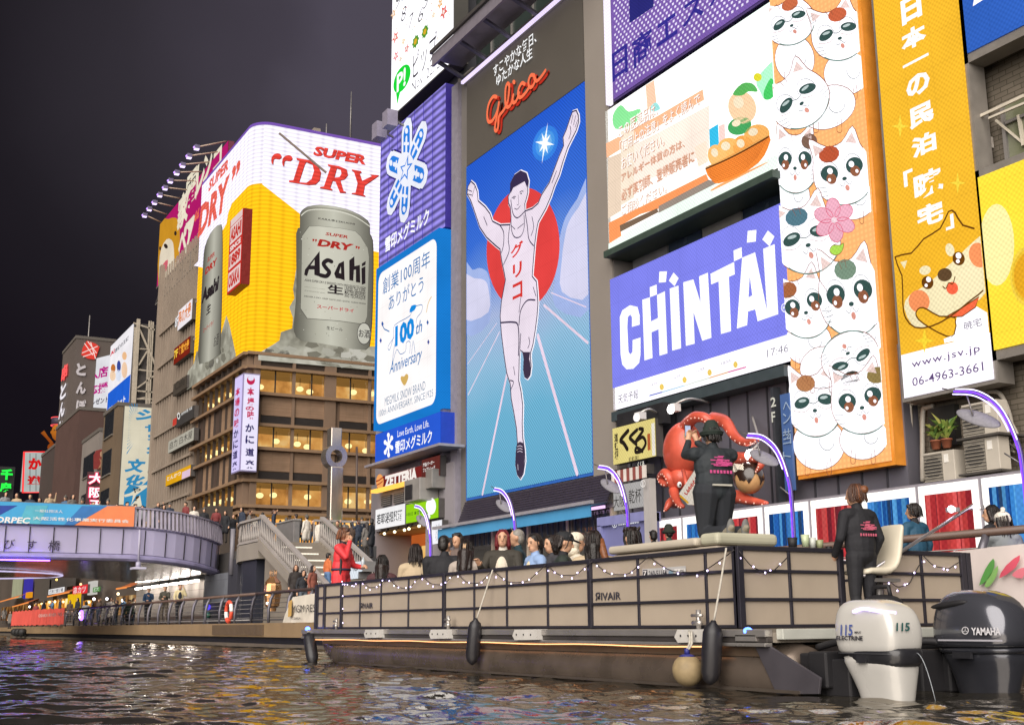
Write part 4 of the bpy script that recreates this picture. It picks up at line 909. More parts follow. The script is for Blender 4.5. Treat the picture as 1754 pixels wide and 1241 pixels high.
for b_, p, q, m, bo in (('SUPER', (205, 278), (258, 260), rd, .03), ('DRY', (187, 358), (277, 322), rd, .05), ('Asahi', (162, 520), (290, 515), bk, .06), ('生', (197, 640), (228, 685), bk, .03), ('スーパードライ', (172, 808), (250, 785), rd, .02), ('お酒', (255, 870), (288, 930), bk, 0)): A.text(b_, f21(*p)[0], f21(*q)[0], m, 8, bo, .12)
for i in range(5): A.text('BREWED WITH PRECISION QUALITY', f21(158, 690 + i * 24 - 40)[0], f21(280, 640 + i * 24 - 30)[0], bk, 8, .01, .1)
RD2 = E('f26a5a', .9, 'hl', False, .34, .7)
A.text('DRY', f20(150, 610)[0], f20(415, 580)[0], RD2, 4, .05, .2); A.text('SUPER', f20(237, 368)[0], f20(410, 262)[0], RD2, 4, .05, .18); A.text('“', f20(112, 640)[0], f20(150, 690)[0], RD2, 4, .04); A.text('”', f20(445, 250)[0], f20(515, 290)[0], RD2, 4, .04)
A.build('neon_picture_side', S)
R = thing('year_sign', 'red and white upright neon box reading 1889 and OSAKA beside the side can', 'neon sign', (-93.5, 25.3, 24))
pr = PY(25.3)
cabinet(pr, f20(412, 722)[0], f21(432, 468)[0], P('7a1c16', .5), R, .7)
A = Art(pr); A.rect(f20(412, 722)[0], f21(432, 468)[0], E('d8362e', .85, light=True), 0)
(a0, b1), (a1, b0) = A.uv(f20(412, 722)[0]), A.uv(f21(432, 468)[0])
for i, (b_, h0, h1, inv) in enumerate((('', .0, .09, 0), ('ASAHI', .1, .34, 0), ('SINCE', .36, .45, 1), ('1889', .47, .68, 0), ('OSAKA', .72, .97, 2))):
    zt, zb = b1 + (b0 - b1) * h0, b1 + (b0 - b1) * h1; w = (a1 - a0)
    if inv != 1: A.upoly([(a0 + .06 * w, zb), (a1 - .06 * w, zb), (a1 - .06 * w, zt), (a0 + .06 * w, zt)], E('f2d8d4', .9), 1)
    if b_:
        vs, fs = text_mesh(b_, .05, 0, 1.0, 1.0); A.add([A.pl.p3(a0 + w * (.1 + .8 * x), zb + (zt - zb) * (.12 + .76 * y), A.off(2)) for x, y in vs], fs, E('f6e4e0', .95) if inv == 1 else E('d8362e', .8))
A.build('neon_picture', R)
mb = MB(); a, b = onX(478, 228, -88.9), onX(559, 296, -88.9); mb.bar(a, b, .14, .14, P('8a7c70', .5))
tag(mb.build('steel_pole'), 'slanting grey steel pole in front of the upper white part of the beer sign', 'pole')
mb = MB(); p = onX(600, 240, -92); mb.tube([p, p + V((0, 0, 4.5))], [.09, .03], STEEL, 6)
tag(mb.build('lightning_rod'), 'thin rod standing on the roof behind the beer sign', 'antenna')
mb = MB(); p = onX(535, 232, -92); mb.box((-94, p.y, 40.6), (-92, p.y + 2.5, 41.6), P('8d8378', .6)); mb.box((-93.5, p.y + .3, 41.6), (-92.5, p.y + .9, 42.4), P('8d8378', .6)); mb.tube([(-93, p.y + 1.6, 41.5), (-93, p.y + 1.6, 43.2)], .05, STEEL, 5)
tag(mb.build('roof_unit'), 'small plant unit on the flat roof above the beer sign', 'roof unit')

# pink pet shop style sign at the far end of the same front
K = thing('dog_sign', 'magenta sign with a cartoon dog head and cream characters on a lattice frame', 'sign', (-112, 25.6, 36))
pk = PY(26.5); f3_ = Fr(230, 200, 3.879)
quad = [pk.uv(*p) for p in f3_(172, 720, 598, 190, 620, 270, 400, 900, 160, 1130)]
(ka, kz1), (kb, kz0) = pk.uv(*f3_(172, 720)[0]), pk.uv(*f3_(400, 905)[0])
ka = pk.uv(*f3_(165, 900)[0])[0]; kb = -99.0; kz1 = pk.uv(*f3_(598, 195)[0])[1]; kz0 = pk.uv(*f3_(160, 1125)[0])[1]
b = MB(); b.slab(pk, ka, kz0, kb, kz1, .5, 0, P('6a3040', .5)); b.build('cabinet', K)
A = Art(pk, base=.04, step=.03); A.clip = (ka, kz0, kb, kz1); A.upoly([(ka, kz0), (kb, kz0), (kb, kz1), (ka, kz1)], E('c41f74', .8, light=True), 0)
A.poly(f3_(172, 720, 230, 680, 280, 672, 305, 720, 305, 900, 280, 980, 270, 1080, 165, 1150), E('e0a02c', .8), 1, 2, clip=A.clip); A.poly(f3_(185, 880, 220, 815, 255, 820, 270, 880, 265, 1060, 180, 1130, 172, 980), E('f2e4cc', .85), 2, 2, clip=A.clip)
A.ell(f3_(218, 860)[0], 3.0, 4.5, E('3a2c28', .8), 3, rot=-30); A.ell(f3_(282, 775)[0], 2.2, 4, E('3a2c28', .8), 3); A.ell(f3_(180, 875)[0], 1.6, 3.6, E('3a2c28', .8), 3); A.poly(f3_(200, 980, 232, 950, 225, 1010, 212, 1030), E('e06a78', .85), 3, 2)
cm = E('f4ead2', .9)
for ch, p, q in (('家', (300, 545), (360, 690)), ('電', (355, 410), (420, 560)), ('レ', (425, 330), (470, 470)), ('ン', (470, 270), (520, 390)), ('コ', (535, 250), (585, 320)), ('ペ', (305, 770), (350, 890)), ('ア', (350, 710), (400, 860))): A.text(ch, f3_(*p)[0], f3_(*q)[0], cm, 2, .05)
A.text('ミライト', f3_(275, 975)[0], f3_(330, 945)[0], cm, 2, .02)
A.build('sign_face', K)
lt = MB()
for i in range(9):
    x0 = ka + (kb - ka) * i / 9; x1 = ka + (kb - ka) * (i + 1) / 9
    lt.bar((x0, 26.45, kz0 - .1), (x1, 26.45, kz0 - .1), .12, .12, STEEL); lt.bar((x0, 26.45, kz0 - 1.9), (x1, 26.45, kz0 - 1.9), .12, .12, STEEL); lt.bar((x0, 26.45, kz0 - 1.9), (x1, 26.45, kz0 - .1), .1, .1, STEEL); lt.bar((x1, 26.45, kz0 - 1.9), (x1, 26.45, kz0 - .1), .1, .1, STEEL)
lt.build('lattice_frame', K)
tips = [(337, 252), (324, 267), (313, 282), (303, 295), (292, 309), (283, 321), (274, 333), (265, 346), (256, 357), (248, 368)]
ords = ['highest', 'second from the top', 'third from the top', 'fourth from the top', 'fifth from the top', 'sixth from the top', 'seventh from the top', 'eighth from the top', 'second lowest', 'lowest']
for i, (x, y) in enumerate(tips):
    xx = kb - .5 - (kb - ka - 1.0) * i / 9
    p = V((xx, 26.4, kz1 + .1)); d = ray(x, y); best = CAM + d * ((p.x + 0.0 - CAM.x) / d.x)
    e = V((p.x, max(best.y, 15.0), best.z))
    F_ = thing('floodlight', 'violet floodlight on a thin arm above the dog sign, ' + ords[i], 'floodlight', e, 'arm floodlights over the dog sign')
    q = MB(); q.tube([p, e], .07, P('b09a88', .5), 5); q.build('arm', F_)
    q = MB(); q.box(e + V((-.25, -.22, -.18)), e + V((.25, .22, .15)), P('6a6480', .4)); q.box(e + V((-.2, -.2, -.24)), e + V((.2, .2, -.18)), E('e2ccff', 1.8)); q.ball(e + V((.1, -.2, -.1)), .15, .15, .12, E('b48cf0', 2.0), 10, 6); q.build('lamp_head', F_)
# small shop signs on the ribbed front
def flat_sign(name, label, pl, tl, br, col, items, back=.4, group=None, s=.95, cat='sign', light=False, frame='4a4644', border=None):
    N = thing(name, label, cat, pl.p3(*pl.uv(*tl)), group)
    cabinet(pl, tl, br, P(frame, .5), N, back, -.005)
    A = Art(pl, base=.03, step=.02)
    A.rect(tl, br, E(col, s, light=light), 0)
    for it in items:
        if callable(it): it(A)
        else: A.text(it[0], it[1], it[2], E(it[3], .95), it[5] if len(it) > 5 else 2, it[4] if len(it) > 4 else .02)
    A.build('sign_face', N); return N
pq = PY(25.9); f4_ = Fr(250, 480, 3.878)
flat_sign('shop_sign', 'small white sign with orange characters high on the ribbed side wall', pq, f4_(218, 205)[0], f4_(305, 255)[0], 'f6eef2', [('8F', f4_(200, 250)[0], f4_(216, 300)[0], 'f4f4f8'), ('海の大衆', f4_(222, 210)[0], f4_(302, 235)[0], 'e0803a', .03)])
flat_sign('shop_sign', 'dark sign with yellow 7F and red characters on the ribbed side wall', pq, f4_(190, 455)[0], f4_(292, 480)[0], '8a2a1c', [('7F', f4_(192, 472)[0], f4_(216, 505)[0], 'ffd84a', .03), ('食堂大衆', f4_(222, 440)[0], f4_(290, 450)[0], 'ffb040', .03)], s=.8)
flat_sign('shop_sign', 'faintly glowing grey sign with a sketched ring logo below the 7F sign', pq, f4_(185, 690)[0], f4_(270, 710)[0], '6e6256', [('Cafe', f4_(200, 680)[0], f4_(262, 690)[0], '3a342e', .01)], s=.5)  # unlit board; a faint glow in its face replaces light falling on it
flat_sign('shop_sign', 'dark grey sign with white ring logo and red end panel on the ribbed side wall', pq, f4_(205, 900)[0], f4_(318, 910)[0], '5a5450', [('創作料理 大阪', f4_(240, 880)[0], f4_(312, 855)[0], 'f4f2ee', .01), lambda A: A.ell(f4_(222, 900)[0], 2.6, 6, E('f4f2ee', .9), 2, hole=.6), lambda A: A.rect(f4_(182, 925)[0], f4_(206, 955)[0], E('d8483a', .8), 1)], s=.6)
flat_sign('shop_sign', 'long cream sign with thin black characters on the ribbed side wall', pq, f4_(152, 1070)[0], f4_(318, 1060)[0], 'c8c2b2', [('自力 白木屋', f4_(165, 1075)[0], f4_(312, 1045)[0], '2e2a28', .0)], s=.75)
g8 = Fr(0, 520, 3.65)
flat_sign('shop_sign', 'yellow and pink sign low on the ribbed side wall above the bridge', pq, g8(1040, 1075)[0], g8(1192, 1075)[0], 'f2b21c', [lambda A: A.rect(g8(1142, 1052)[0], g8(1192, 1075)[0], E('e8c8e0', .9), 1), ('とんかつ', g8(1050, 1082)[0], g8(1135, 1070)[0], 'fff4dc', .02)], s=.85)
# tall crab-restaurant box at the corner
K = thing('crab_restaurant_sign', 'tall white lit box sign with red and black brush characters at the building corner', 'sign', (-89.2, 26, 12.2))
pc = PX(-89.0)
(ca, cz1), (cb, cz0) = pc.uv(417.6, 638), pc.uv(439.5, 808); ca2 = ca
b = MB(); b.slab(pc, ca2, cz0, cb, cz1, 2.3, -.01, P('8d86a8', .4)); b.build('cabinet', K)
A = Art(pc, base=.03, step=.02); A.upoly([(ca2 + .05, cz0 + .1), (cb - .05, cz0 + .1), (cb - .05, cz1 - .1), (ca2 + .05, cz1 - .1)], E('efe8ff', 1.0, light=True), 0)
g4 = Fr(250, 480, 3.878); g5 = Fr(380, 740, 3.878)
cr_, nv_ = E('d02858', .9), E('38306a', .85)
A.ell(g4(695, 665)[0], 7, 7.5, cr_, 2); A.ell(g4(695, 652)[0], 5, 4, E('efe8ff', 1), 3)
for ch, y, m in (('本', 740, cr_), ('場', 808, cr_), ('の', 852, cr_), ('味', 895, cr_), ('か', 982, nv_), ('に', 1058, nv_), ('道', 1142, nv_), ('楽', 1222, nv_)): h = 26 if ch != 'の' else 14; A.text(ch, g4(672 if ch not in 'のかに道楽' else 660, y - h - 4)[0], g4(716, y + h + 2)[0], m, 2, .035)
A.build('sign_face', K)
A = Art(PY(pc.p3(ca2, 0).y), base=.03, step=.02)
xa, xb = -91.2, -89.12
A.upoly([(xa, cz0 + .1), (xb, cz0 + .1), (xb, cz1 - .1), (xa, cz1 - .1)], E('dcd0ff', .95, light=True), 0)
for i, ch in enumerate('本場の味かに道楽'):
    vs, fs = text_mesh(ch, .03, 0, 1.0, 1.0); zt = cz1 - .9 - i * .82; A.add([A.pl.p3(xa + .35 + 1.3 * x, zt - .7 + .64 * y, A.off(2)) for x, y in vs], fs, cr_ if i < 4 else nv_)
A.build('sign_face_side', K)
# ================================================================ water
def water():
    NR, NC = 620, 760
    r = 5.0 * (120 / 5.0) ** (np.arange(NR) / (NR - 1)); a = np.linspace(R_(-34), R_(36), NC)
    base = math.atan2(_H.y, _H.x)
    RR, AA = np.meshgrid(r, a, indexing='ij'); X = RR * np.cos(base - AA); Y = RR * np.sin(base - AA)
    rs = np.random.RandomState(4); Z = np.zeros_like(X)
    for i in range(64):
        lam = 0.20 * (1.9 / 0.20) ** rs.rand(); th = R_(-29) + rs.randn() * .62; k = 2 * math.pi / lam
        amp = 0.0034 * lam ** .82 * (1.35 if lam < .6 else .85) * (0.6 + .8 * rs.rand())
        fade = np.clip(1.3 - RR * .018 / lam * .35, 0, 1)
        ph = k * (X * math.cos(th) + Y * math.sin(th)) + rs.rand() * 6.28 + .8 * np.sin(X * .35 + i) + .8 * np.sin(Y * .41 + 2 * i)
        Z += amp * fade * (1 - np.abs(np.sin(ph / 2)) * 1.4 if i % 3 == 0 else np.sin(ph))
    v = np.stack([X, Y, Z], -1).reshape(-1, 3)
    ii = (np.arange(NR - 1)[:, None] * NC + np.arange(NC - 1)[None]).ravel()
    f = np.stack([ii, ii + 1, ii + NC + 1, ii + NC], -1)
    me = bpy.data.meshes.new('water'); me.vertices.add(len(v)); me.vertices.foreach_set('co', v.ravel())
    me.loops.add(f.size); me.loops.foreach_set('vertex_index', f.ravel()); me.polygons.add(len(f)); me.polygons.foreach_set('loop_start', np.arange(0, f.size, 4)); me.polygons.foreach_set('use_smooth', np.ones(len(f), bool))
    me.update(); o = bpy.data.objects.new('water', me); COL.objects.link(o); tag(o, kind='structure')
    m = bpy.data.materials.new('canal_water'); m.use_nodes = True; nt = m.node_tree; b = nt.nodes['Principled BSDF']
    b.inputs['Base Color'].default_value = (.030, .027, .022, 1); b.inputs['Roughness'].default_value = .05; b.inputs['IOR'].default_value = 2.7; b.inputs['Specular Tint'].default_value = (1, .93, .82, 1); b.inputs['Specular IOR Level'].default_value = 1.0
    geo = nt.nodes.new('ShaderNodeNewGeometry'); n = nt.nodes.new('ShaderNodeTexNoise'); n.inputs['Scale'].default_value = 8; n.inputs['Detail'].default_value = 3
    mp = nt.nodes.new('ShaderNodeMapping'); mp.inputs['Scale'].default_value = (1.0, 1.6, 1.0); nt.links.new(geo.outputs['Position'], mp.inputs[0]); nt.links.new(mp.outputs[0], n.inputs['Vector'])
    bp = nt.nodes.new('ShaderNodeBump'); bp.inputs['Strength'].default_value = .16; bp.inputs['Distance'].default_value = .02; nt.links.new(n.outputs[0], bp.inputs['Height']); nt.links.new(bp.outputs[0], b.inputs['Normal'])
    me.materials.append(m)
    w2 = MB(); w2.add([(-700, -300, -.08), (200, -300, -.08), (200, 60, -.08), (-700, 60, -.08)], [(0, 1, 2, 3)], m); tag(w2.build('outer_water'), kind='structure')  # flat outer water around the rippled fan
water()

# ================================================================ promenade
FL = .78
PAV = tiles('paving', '5d5852', '524e4a', '3c3936', 1.2, .6, ms=.01, flip=True)
TAN = P('8a7355', .7, var=.18, vs=1.2, bump=.2); CONC = P('77706a', .75, var=.15, vs=1.0, bump=.2); DARK = P('1e1d20', .6)
edge = [(-8, 13.0), (-84, 13.0), (-90, 12.2), (-100, 12.0), (-106, 13.2), (-118, 16.0), (-150, 18.5), (-320, 22)]
mb = MB(); n = len(edge)
top = [(x, y, FL) for x, y in edge]; bk_ = [(x, 27.0 if x > -60 else 30, FL) for x, y in edge]
mb.add(top + bk_, [(i, n + i, n + i + 1, i + 1) for i in range(n - 1)], PAV)
tag(mb.build('promenade'), kind='structure')
mb = MB()
for i in range(n - 1):
    (x0, y0), (x1, y1) = edge[i], edge[i + 1]
    for z0, z1, o_, m in ((.34, FL + .03, -.06, TAN), (.10, .34, .10, DARK), (-.3, .12, -.02, P('5e554a', .6, var=.2, vs=1.5))):  # dark middle band paints in the shaded gap below the timber edge
        mb.add([(x0, y0 + o_, z0), (x1, y1 + o_, z0), (x1, y1 + o_, z1), (x0, y0 + o_, z1)], [(0, 1, 2, 3)], m)
    mb.add([(x0, y0 - .06, FL + .03), (x1, y1 - .06, FL + .03), (x1, y1 + .3, FL + .03), (x0, y0 + .3, FL + .03)], [(0, 1, 2, 3)], P('6e665e', .6))
tag(mb.build('quay_wall'), kind='structure')
ml = MB()
for i in range(40): x = -41 - i * .16; ml.box((x - .05, 12.86, .40), (x + .02, 12.94, FL - .02), P('5f4e3c', .7))
tag(ml.build('timber_cladding'), kind='structure')
# railing along the canal: brown handrail on leaning posts with wires
RAILM, POSTM = P('5f4a40', .45, var=.15), P('6d6a72', .4, metal=.4)
def railing(name, label, pts, group):
    N = thing(name, label, 'railing', (pts[0][0], pts[0][1], FL), group)
    b = MB(); b.tube([(x, y, FL + 1.06) for x, y in pts], .055, RAILM, 8); b.build('handrail', N)
    w = MB()
    for z in (.22, .38, .54, .70, .86): w.tube([(x, y - .1 + z * .08, FL + z) for x, y in pts], .009, STEEL, 4)
    w.tube([(x, y - .12, FL + .14) for x, y in pts], .03, STEEL, 6)
    w.build('wire', N)
    d = 0
    for (x0, y0), (x1, y1) in zip(pts, pts[1:]):
        L = math.hypot(x1 - x0, y1 - y0); k = int(L / 2.0)
        for i in range(k + 1):
            t = i / max(k, 1); x, y = x0 + (x1 - x0) * t, y0 + (y1 - y0) * t
            if i == k and (x1, y1) != pts[-1]: continue
            b = MB(); b.tube([(x, y - .16, FL), (x, y - .17, FL + .5), (x, y - .10, FL + .85), (x, y, FL + 1.03)], [.05, .055, .06, .05], POSTM, 6); b.build('post', N)
railing('canal_railing', 'brown handrail on curved grey posts along the quay behind the boat', [(-9, 13.25), (-43, 13.25)], 'canal railing sections')
railing('canal_railing', 'brown handrail on curved grey posts along the quay below the bridge', [(-43, 13.25), (-80, 13.25)], 'canal railing sections')
railing('canal_railing', 'far curved handrail at the red cloth banner beyond the bridge', [(-80, 13.25), (-90, 12.45), (-100, 12.25), (-106, 13.4)], 'canal railing sections')

# ================================================================ plaza, landing, stairs
ST = 4.4
mb = MB(); mb.prism([(-55.3, 17.4), (-54, 19.3), (-54, 22.4), (-60.4, 24.4), (-60.5, 45), (-130, 45), (-130, 24), (-91, 24), (-66, 17.4)], FL - .3, ST, P('4a4744', .7, var=.15, vs=.6)); tag(mb.build('street'), kind='structure')
LW = P('8f877c', .6, var=.12, vs=.8); BAL = P('9b948e', .55, var=.12, vs=1.0); DPAN = P('2a2c36', .5, var=.1, vs=.5)
L = thing('stair_landing', 'pale stone stair landing with parapet above dark panelled base at bridge end', 'landing', (-55, 17, FL))
poly = [(-59.2, 17.35), (-57.8, 16.75), (-55.9, 16.3), (-52.9, 16.3), (-52.9, 19.2), (-55.32, 19.2), (-55.32, 17.35)]
b = MB(); b.prism(poly, ST - .75, ST - .02, LW); b.build('landing_slab', L)
b = MB(); b.prism([(-59.0, 17.39), (-57.7, 16.95), (-55.8, 16.5), (-53.7, 16.5), (-53.7, 17.3)], FL, ST - .76, DPAN); b.box((-57.2, 16.3, 1.5), (-57.0, 16.32, 1.9), P('d8d6d2', .5)) if False else None; b.build('base_wall', L)
def balustrade(parent, a, c, h=1.05, step=.26, solid=False):
    a, c = V(a), V(c); d = c - a; n_ = max(2, int(d.length / step))
    b = MB(); b.bar(a + V((0, 0, h)), c + V((0, 0, h)), .22, .1, BAL); b.bar(a + V((0, 0, .08)), c + V((0, 0, .08)), .18, .12, BAL); b.build('handrail', parent)
    b = MB()
    for i in range(n_ + 1):
        p = a + d * (i / n_); b.tube([p + V((0, 0, .1)), p + V((0, 0, .32)), p + V((0, 0, .5)), p + V((0, 0, .75)), p + V((0, 0, h - .02))], [.025, .062, .04, .03, .022], BAL, 6)
    tag(b.build('balusters', parent), kind='stuff')
balustrade(L, (-59.0, 17.3, ST), (-57.8, 16.85, ST)); balustrade(L, (-57.8, 16.85, ST), (-55.9, 16.4, ST)); balustrade(L, (-55.9, 16.4, ST), (-52.9, 16.4, ST))
S_ = thing('staircase', 'stone staircase with light strips on the risers between two balustrades', 'stairs', (-46, 18, FL))
x0, x1, n_ = -52.85, -43.5, 22
b = MB()
for i in range(n_):
    t0, t1 = i / n_, (i + 1) / n_; xa, xb = x0 + (x1 - x0) * t0, x0 + (x1 - x0) * t1; z = ST - (ST - FL) * t0 - .02
    b.box((xa, 16.62, FL - .02), (xb - .004, 19.1, z), P('857c70', .65, var=.12, vs=1.0))
    if i % 2 == 1: bl_ = MB(); bl_.box((xb - .003, 17.1, z - .12), (xb + .012, 18.5, z - .06), E('fff2dc', 1.3)); bl_.build('light_strip', S_)
b.build('steps', S_)
for y in (16.4, 19.25):
    b = MB(); b.add([(x, yy, z) for yy in (y - .14, y + .14) for x, z in ((x0, ST + .1), (x1, FL + .1), (x1, FL - .25), (x0, ST - .35))], [(0, 1, 2, 3), (7, 6, 5, 4), (0, 4, 5, 1), (1, 5, 6, 2), (2, 6, 7, 3), (3, 7, 4, 0)], LW); b.build('stringer', S_)
    balustrade(S_, (x0, y, ST + .1), (x1, y, FL + .1))
b = MB()
b.box((x0, 16.5, FL), (x0 + .05, 16.55, 2.5), DPAN)
b.build('side_panel', S_)
B2 = thing('plaza_balustrade', 'pale baluster row on the plaza edge above the staircase', 'balustrade', (-54, 20, ST))
balustrade(B2, (-54.05, 19.3, ST + .02), (-54.05, 22.3, ST + .02), 1.1, .3)
b = MB(); b.box((-53.98, 19.3, FL), (-53.9, 22.4, ST), P('4c4b4c', .5, var=.12)); b.build('retaining_wall', B2)
CB = thing('planter_box', 'tall grey metal utility box on the landing beside the stairs', 'box', (-56, 19.5, ST))
b = MB(); p, q = onY(473, 898, 18.3), onY(502, 935, 18.3); b.box((p.x, 18.3, ST), (q.x, 18.6, p.z), P('7d7a78', .5, metal=.2)); b.box((p.x - .05, 18.25, p.z), (q.x + .05, 18.65, p.z + .08), P('8d8a86', .5)); b.build('body', CB, bev=.02)

# ================================================================ bridge
BT = thing('footbridge', 'curved concrete footbridge with grey panels, ribbed railing and brush lettering, lit violet', 'bridge', (-60, 5, 3.8))
path = [(-60.0, y) for y in (-14, -10, -6, -2, 2, 5, 7, 8.3, 9.6, 10.9, 12.2)] + [(-60.1, 13.3), (-60.35, 14.4), (-60.8, 15.4), (-61.4, 16.2), (-62.2, 16.9), (-63.2, 17.35)]
def dzz(y): t = min(max((y - 11.5) / 5.5, 0), 1); return -.5 * t * t
PAN = P('c4bedc', .45, metal=.25, var=.06, vs=.6); PAN2 = P('a09abc', .45, metal=.3)  # lavender of the LED wash is put into the panel colour
def ribbon(prof, m, parent, name, pth=path):
    """sweep a profile [(out, z)] along the bridge edge"""
    rings = []
    for i, (x, y) in enumerate(pth):
        a = pth[max(i - 1, 0)]; c = pth[min(i + 1, len(pth) - 1)]; t = V((c[0] - a[0], c[1] - a[1], 0)).normalized(); nrm = V((t.y, -t.x, 0))
        rings.append([V((x, y, 0)) + nrm * o + V((0, 0, z + dzz(y))) for o, z in prof])
    k = len(prof); b = MB(); vs = [p for r in rings for p in r]; fs = [(i * k + j, (i + 1) * k + j, (i + 1) * k + j + 1, i * k + j + 1) for i in range(len(rings) - 1) for j in range(k - 1)]
    b.add(vs, fs, m, False); return b.build(name, parent)
ribbon([(.02, 5.36), (.06, 5.28), (.0, 4.15), (-.02, 4.13)], PAN, BT, 'side_panel')
ribbon([(.0, 4.12), (.14, 4.04), (.16, 3.92), (.06, 3.82), (-.3, 3.80)], PAN2, BT, 'edge_moulding')
ribbon([(.0, 5.5), (.12, 5.46), (.12, 5.38), (.0, 5.36)], PAN2, BT, 'kerb')
ribbon([(-.12, 6.36), (.16, 6.40), (.16, 6.32), (-.12, 6.30)], P('a39cab', .4, metal=.3), BT, 'handrail')
def at_path(s):
    acc = 0
    for (ax, ay), (cx_, cy_) in zip(path, path[1:]):
        l = math.hypot(cx_ - ax, cy_ - ay)
        if acc + l >= s: t = (s - acc) / l; return V((ax + (cx_ - ax) * t, ay + (cy_ - ay) * t, 0)), V((cx_ - ax, cy_ - ay, 0)).normalized()
        acc += l
    return None, None
j = MB(); s_ = .6
while True:
    p, t = at_path(s_)
    if p is None: break
    nrm = V((t.y, -t.x, 0)); z = dzz(p.y); j.bar(p + nrm * .045 + V((0, 0, 4.13 + z)), p + nrm * .10 + V((0, 0, 5.3 + z)), .035, .03, DARK); s_ += 1.05
tag(j.build('panel_joints', BT), kind='stuff')
j = MB(); s_ = 24.0
while True:
    p, t = at_path(s_)
    if p is None: break
    nrm = V((t.y, -t.x, 0)); z = dzz(p.y); j.bar(p + nrm * .16 + V((0, 0, 5.42 + z)), p + nrm * .05 + V((0, 0, 6.34 + z)), .10, .12, P('c0b8c6', .45, metal=.25)); s_ += .21
tag(j.build('railing_fins', BT), kind='stuff')
b = MB(); SOF = P('4a3c30', .18, metal=.6, var=.15, vs=.5)
b.prism([(x, y) for x, y in path] + [(-66, 17.4), (-77, 17.4), (-77, -14)], 3.82, 3.86, SOF) if False else None
pp = [(x - .25, y, 3.84 + dzz(y)) for x, y in path] + [(-66, 17.38, 3.35), (-76, 17.38, 3.35)] + [(-76 - .0, y, 3.6 + dzz(y)) for x, y in path[::-1] if y < 16]
tri = tessellate_polygon([[V((p[0], p[1], 0)) for p in pp]]); b.add(pp, [tuple(t) for t in tri], SOF); b.build('soffit', BT)
b = MB(); b.prism([(-60.3, -14), (-60.3, 12.5), (-61.2, 14.8), (-62.6, 16.6), (-64, 17.4), (-75.8, 17.4), (-75.8, -14)], 4.7, 4.95, P('5a5652', .7)); b.box((-76.2, -14, 3.6), (-75.8, 17.3, 6.3), PAN2); b.build('deck', BT)
A = Art(PX(-59.94), base=.02, step=.01)
bm = P('2c2238', .6)
hb = Fr(0, 820, 3.986)
for ch, x0, y0, x1, y1 in (('え', -300, 400, -235, 480), ('び', 32, 408, 98, 478), ('す', 188, 418, 248, 478), ('橋', 330, 418, 408, 490), ): A.text(ch, hb(x0, y0)[0], hb(x1, y1)[0], bm, 1, .0, .08)
A.build('brush_lettering', BT)
# ring lamp, violet strip and lamps under the bridge
b = MB(); rc = onZ(-150, 983, 3.62); c = V((-74.2, 4.0, 3.62))
ring = [(c.x + 6.2 * math.cos(t), c.y + 7.3 * math.sin(t), c.z) for t in (2 * math.pi * i / 48 for i in range(49))]
b.tube(ring, .045, E('d8ccf4', 1.0, light=True), 6); b.build('ring_lamp', BT)
b = MB(); b.tube([(-59.5, y, 3.74) for y in (-14, -5, 4, 8.5)], .03, E('6a3cff', 20.0, light=True), 6); b.build('violet_strip', BT)
b = MB(); p = onX(238, 960, -59.6); b.tube([(-59.8, p.y, 5.3), (-59.7, p.y, 3.75)], .05, P('a6a2b4', .4), 6); b.box((-60.1, p.y - .3, 3.4), (-59.3, p.y + .3, 3.5), P('c8c4d8', .4)); b.tube([(-59.7, p.y, 3.5), (-59.7, p.y, 3.75)], .12, P('a6a2b4', .4), 8); b.build('navigation_light', BT)
UW = tiles('underpass_panel', 'c4bab0', 'bcb2a8', '8a8078', 2.2, .9, ms=.015)
UWT = thing('underpass_wall', 'pale panelled wall under the bridge washed by tube lamps', 'wall', (-74, 17.5, FL))
b = MB(); b.box((-83, 17.42, FL), (-63.6, 17.9, 3.9), UW); b.box((-83, 17.38, FL), (-63.6, 17.42, 1.35), P('6a5a50', .6)); b.build('wall', UWT)
for i in range(7):
    xa = -64.8 - i * 2.3; b = MB(); b.box((xa - 1.5, 16.72, 3.05), (xa, 16.82, 3.14), E('fff4ea', 34.0, light=True)); b.box((xa - 1.5, 16.72, 3.15), (xa, 17.3, 3.22), P('8a8884', .4)); b.build('tube_lamp', UWT)
b = MB(); b.box((-84, 17.0, 3.26), (-63.7, 17.1, 3.32), DARK); b.build('cable_tray', UWT)
A = Art(PY(17.38), base=.02); A.rect((353, 997), (358, 1026), P('d8cfc8', .5), 0); A.text('道頓堀', (354, 1000), (357, 1024), P('8a3030', .6), 1, .02, vert=True); A.build('notice_board', UWT)
AB = thing('bridge_abutment', 'light grey tiled pillar carrying the bridge end beside the dark landing base', 'pillar', (-62, 17.4, FL))
b = MB(); b.box((-64.0, 16.9, FL), (-59.6, 19, 3.32), tiles('abutment_tile', '7d8088', '767981', '60626a', 1.4, .75, ms=.012)); b.box((-59.6, 16.9, FL), (-58.0, 19, 3.9), P('34343c', .6)); b.build('pier', AB)
b = MB(); b.tube([(-58.9, 16.85, FL + 2.4), (-58.9, 16.85, 5.4)], .12, P('77747a', .4), 8); b.build('drain_pipe', AB)
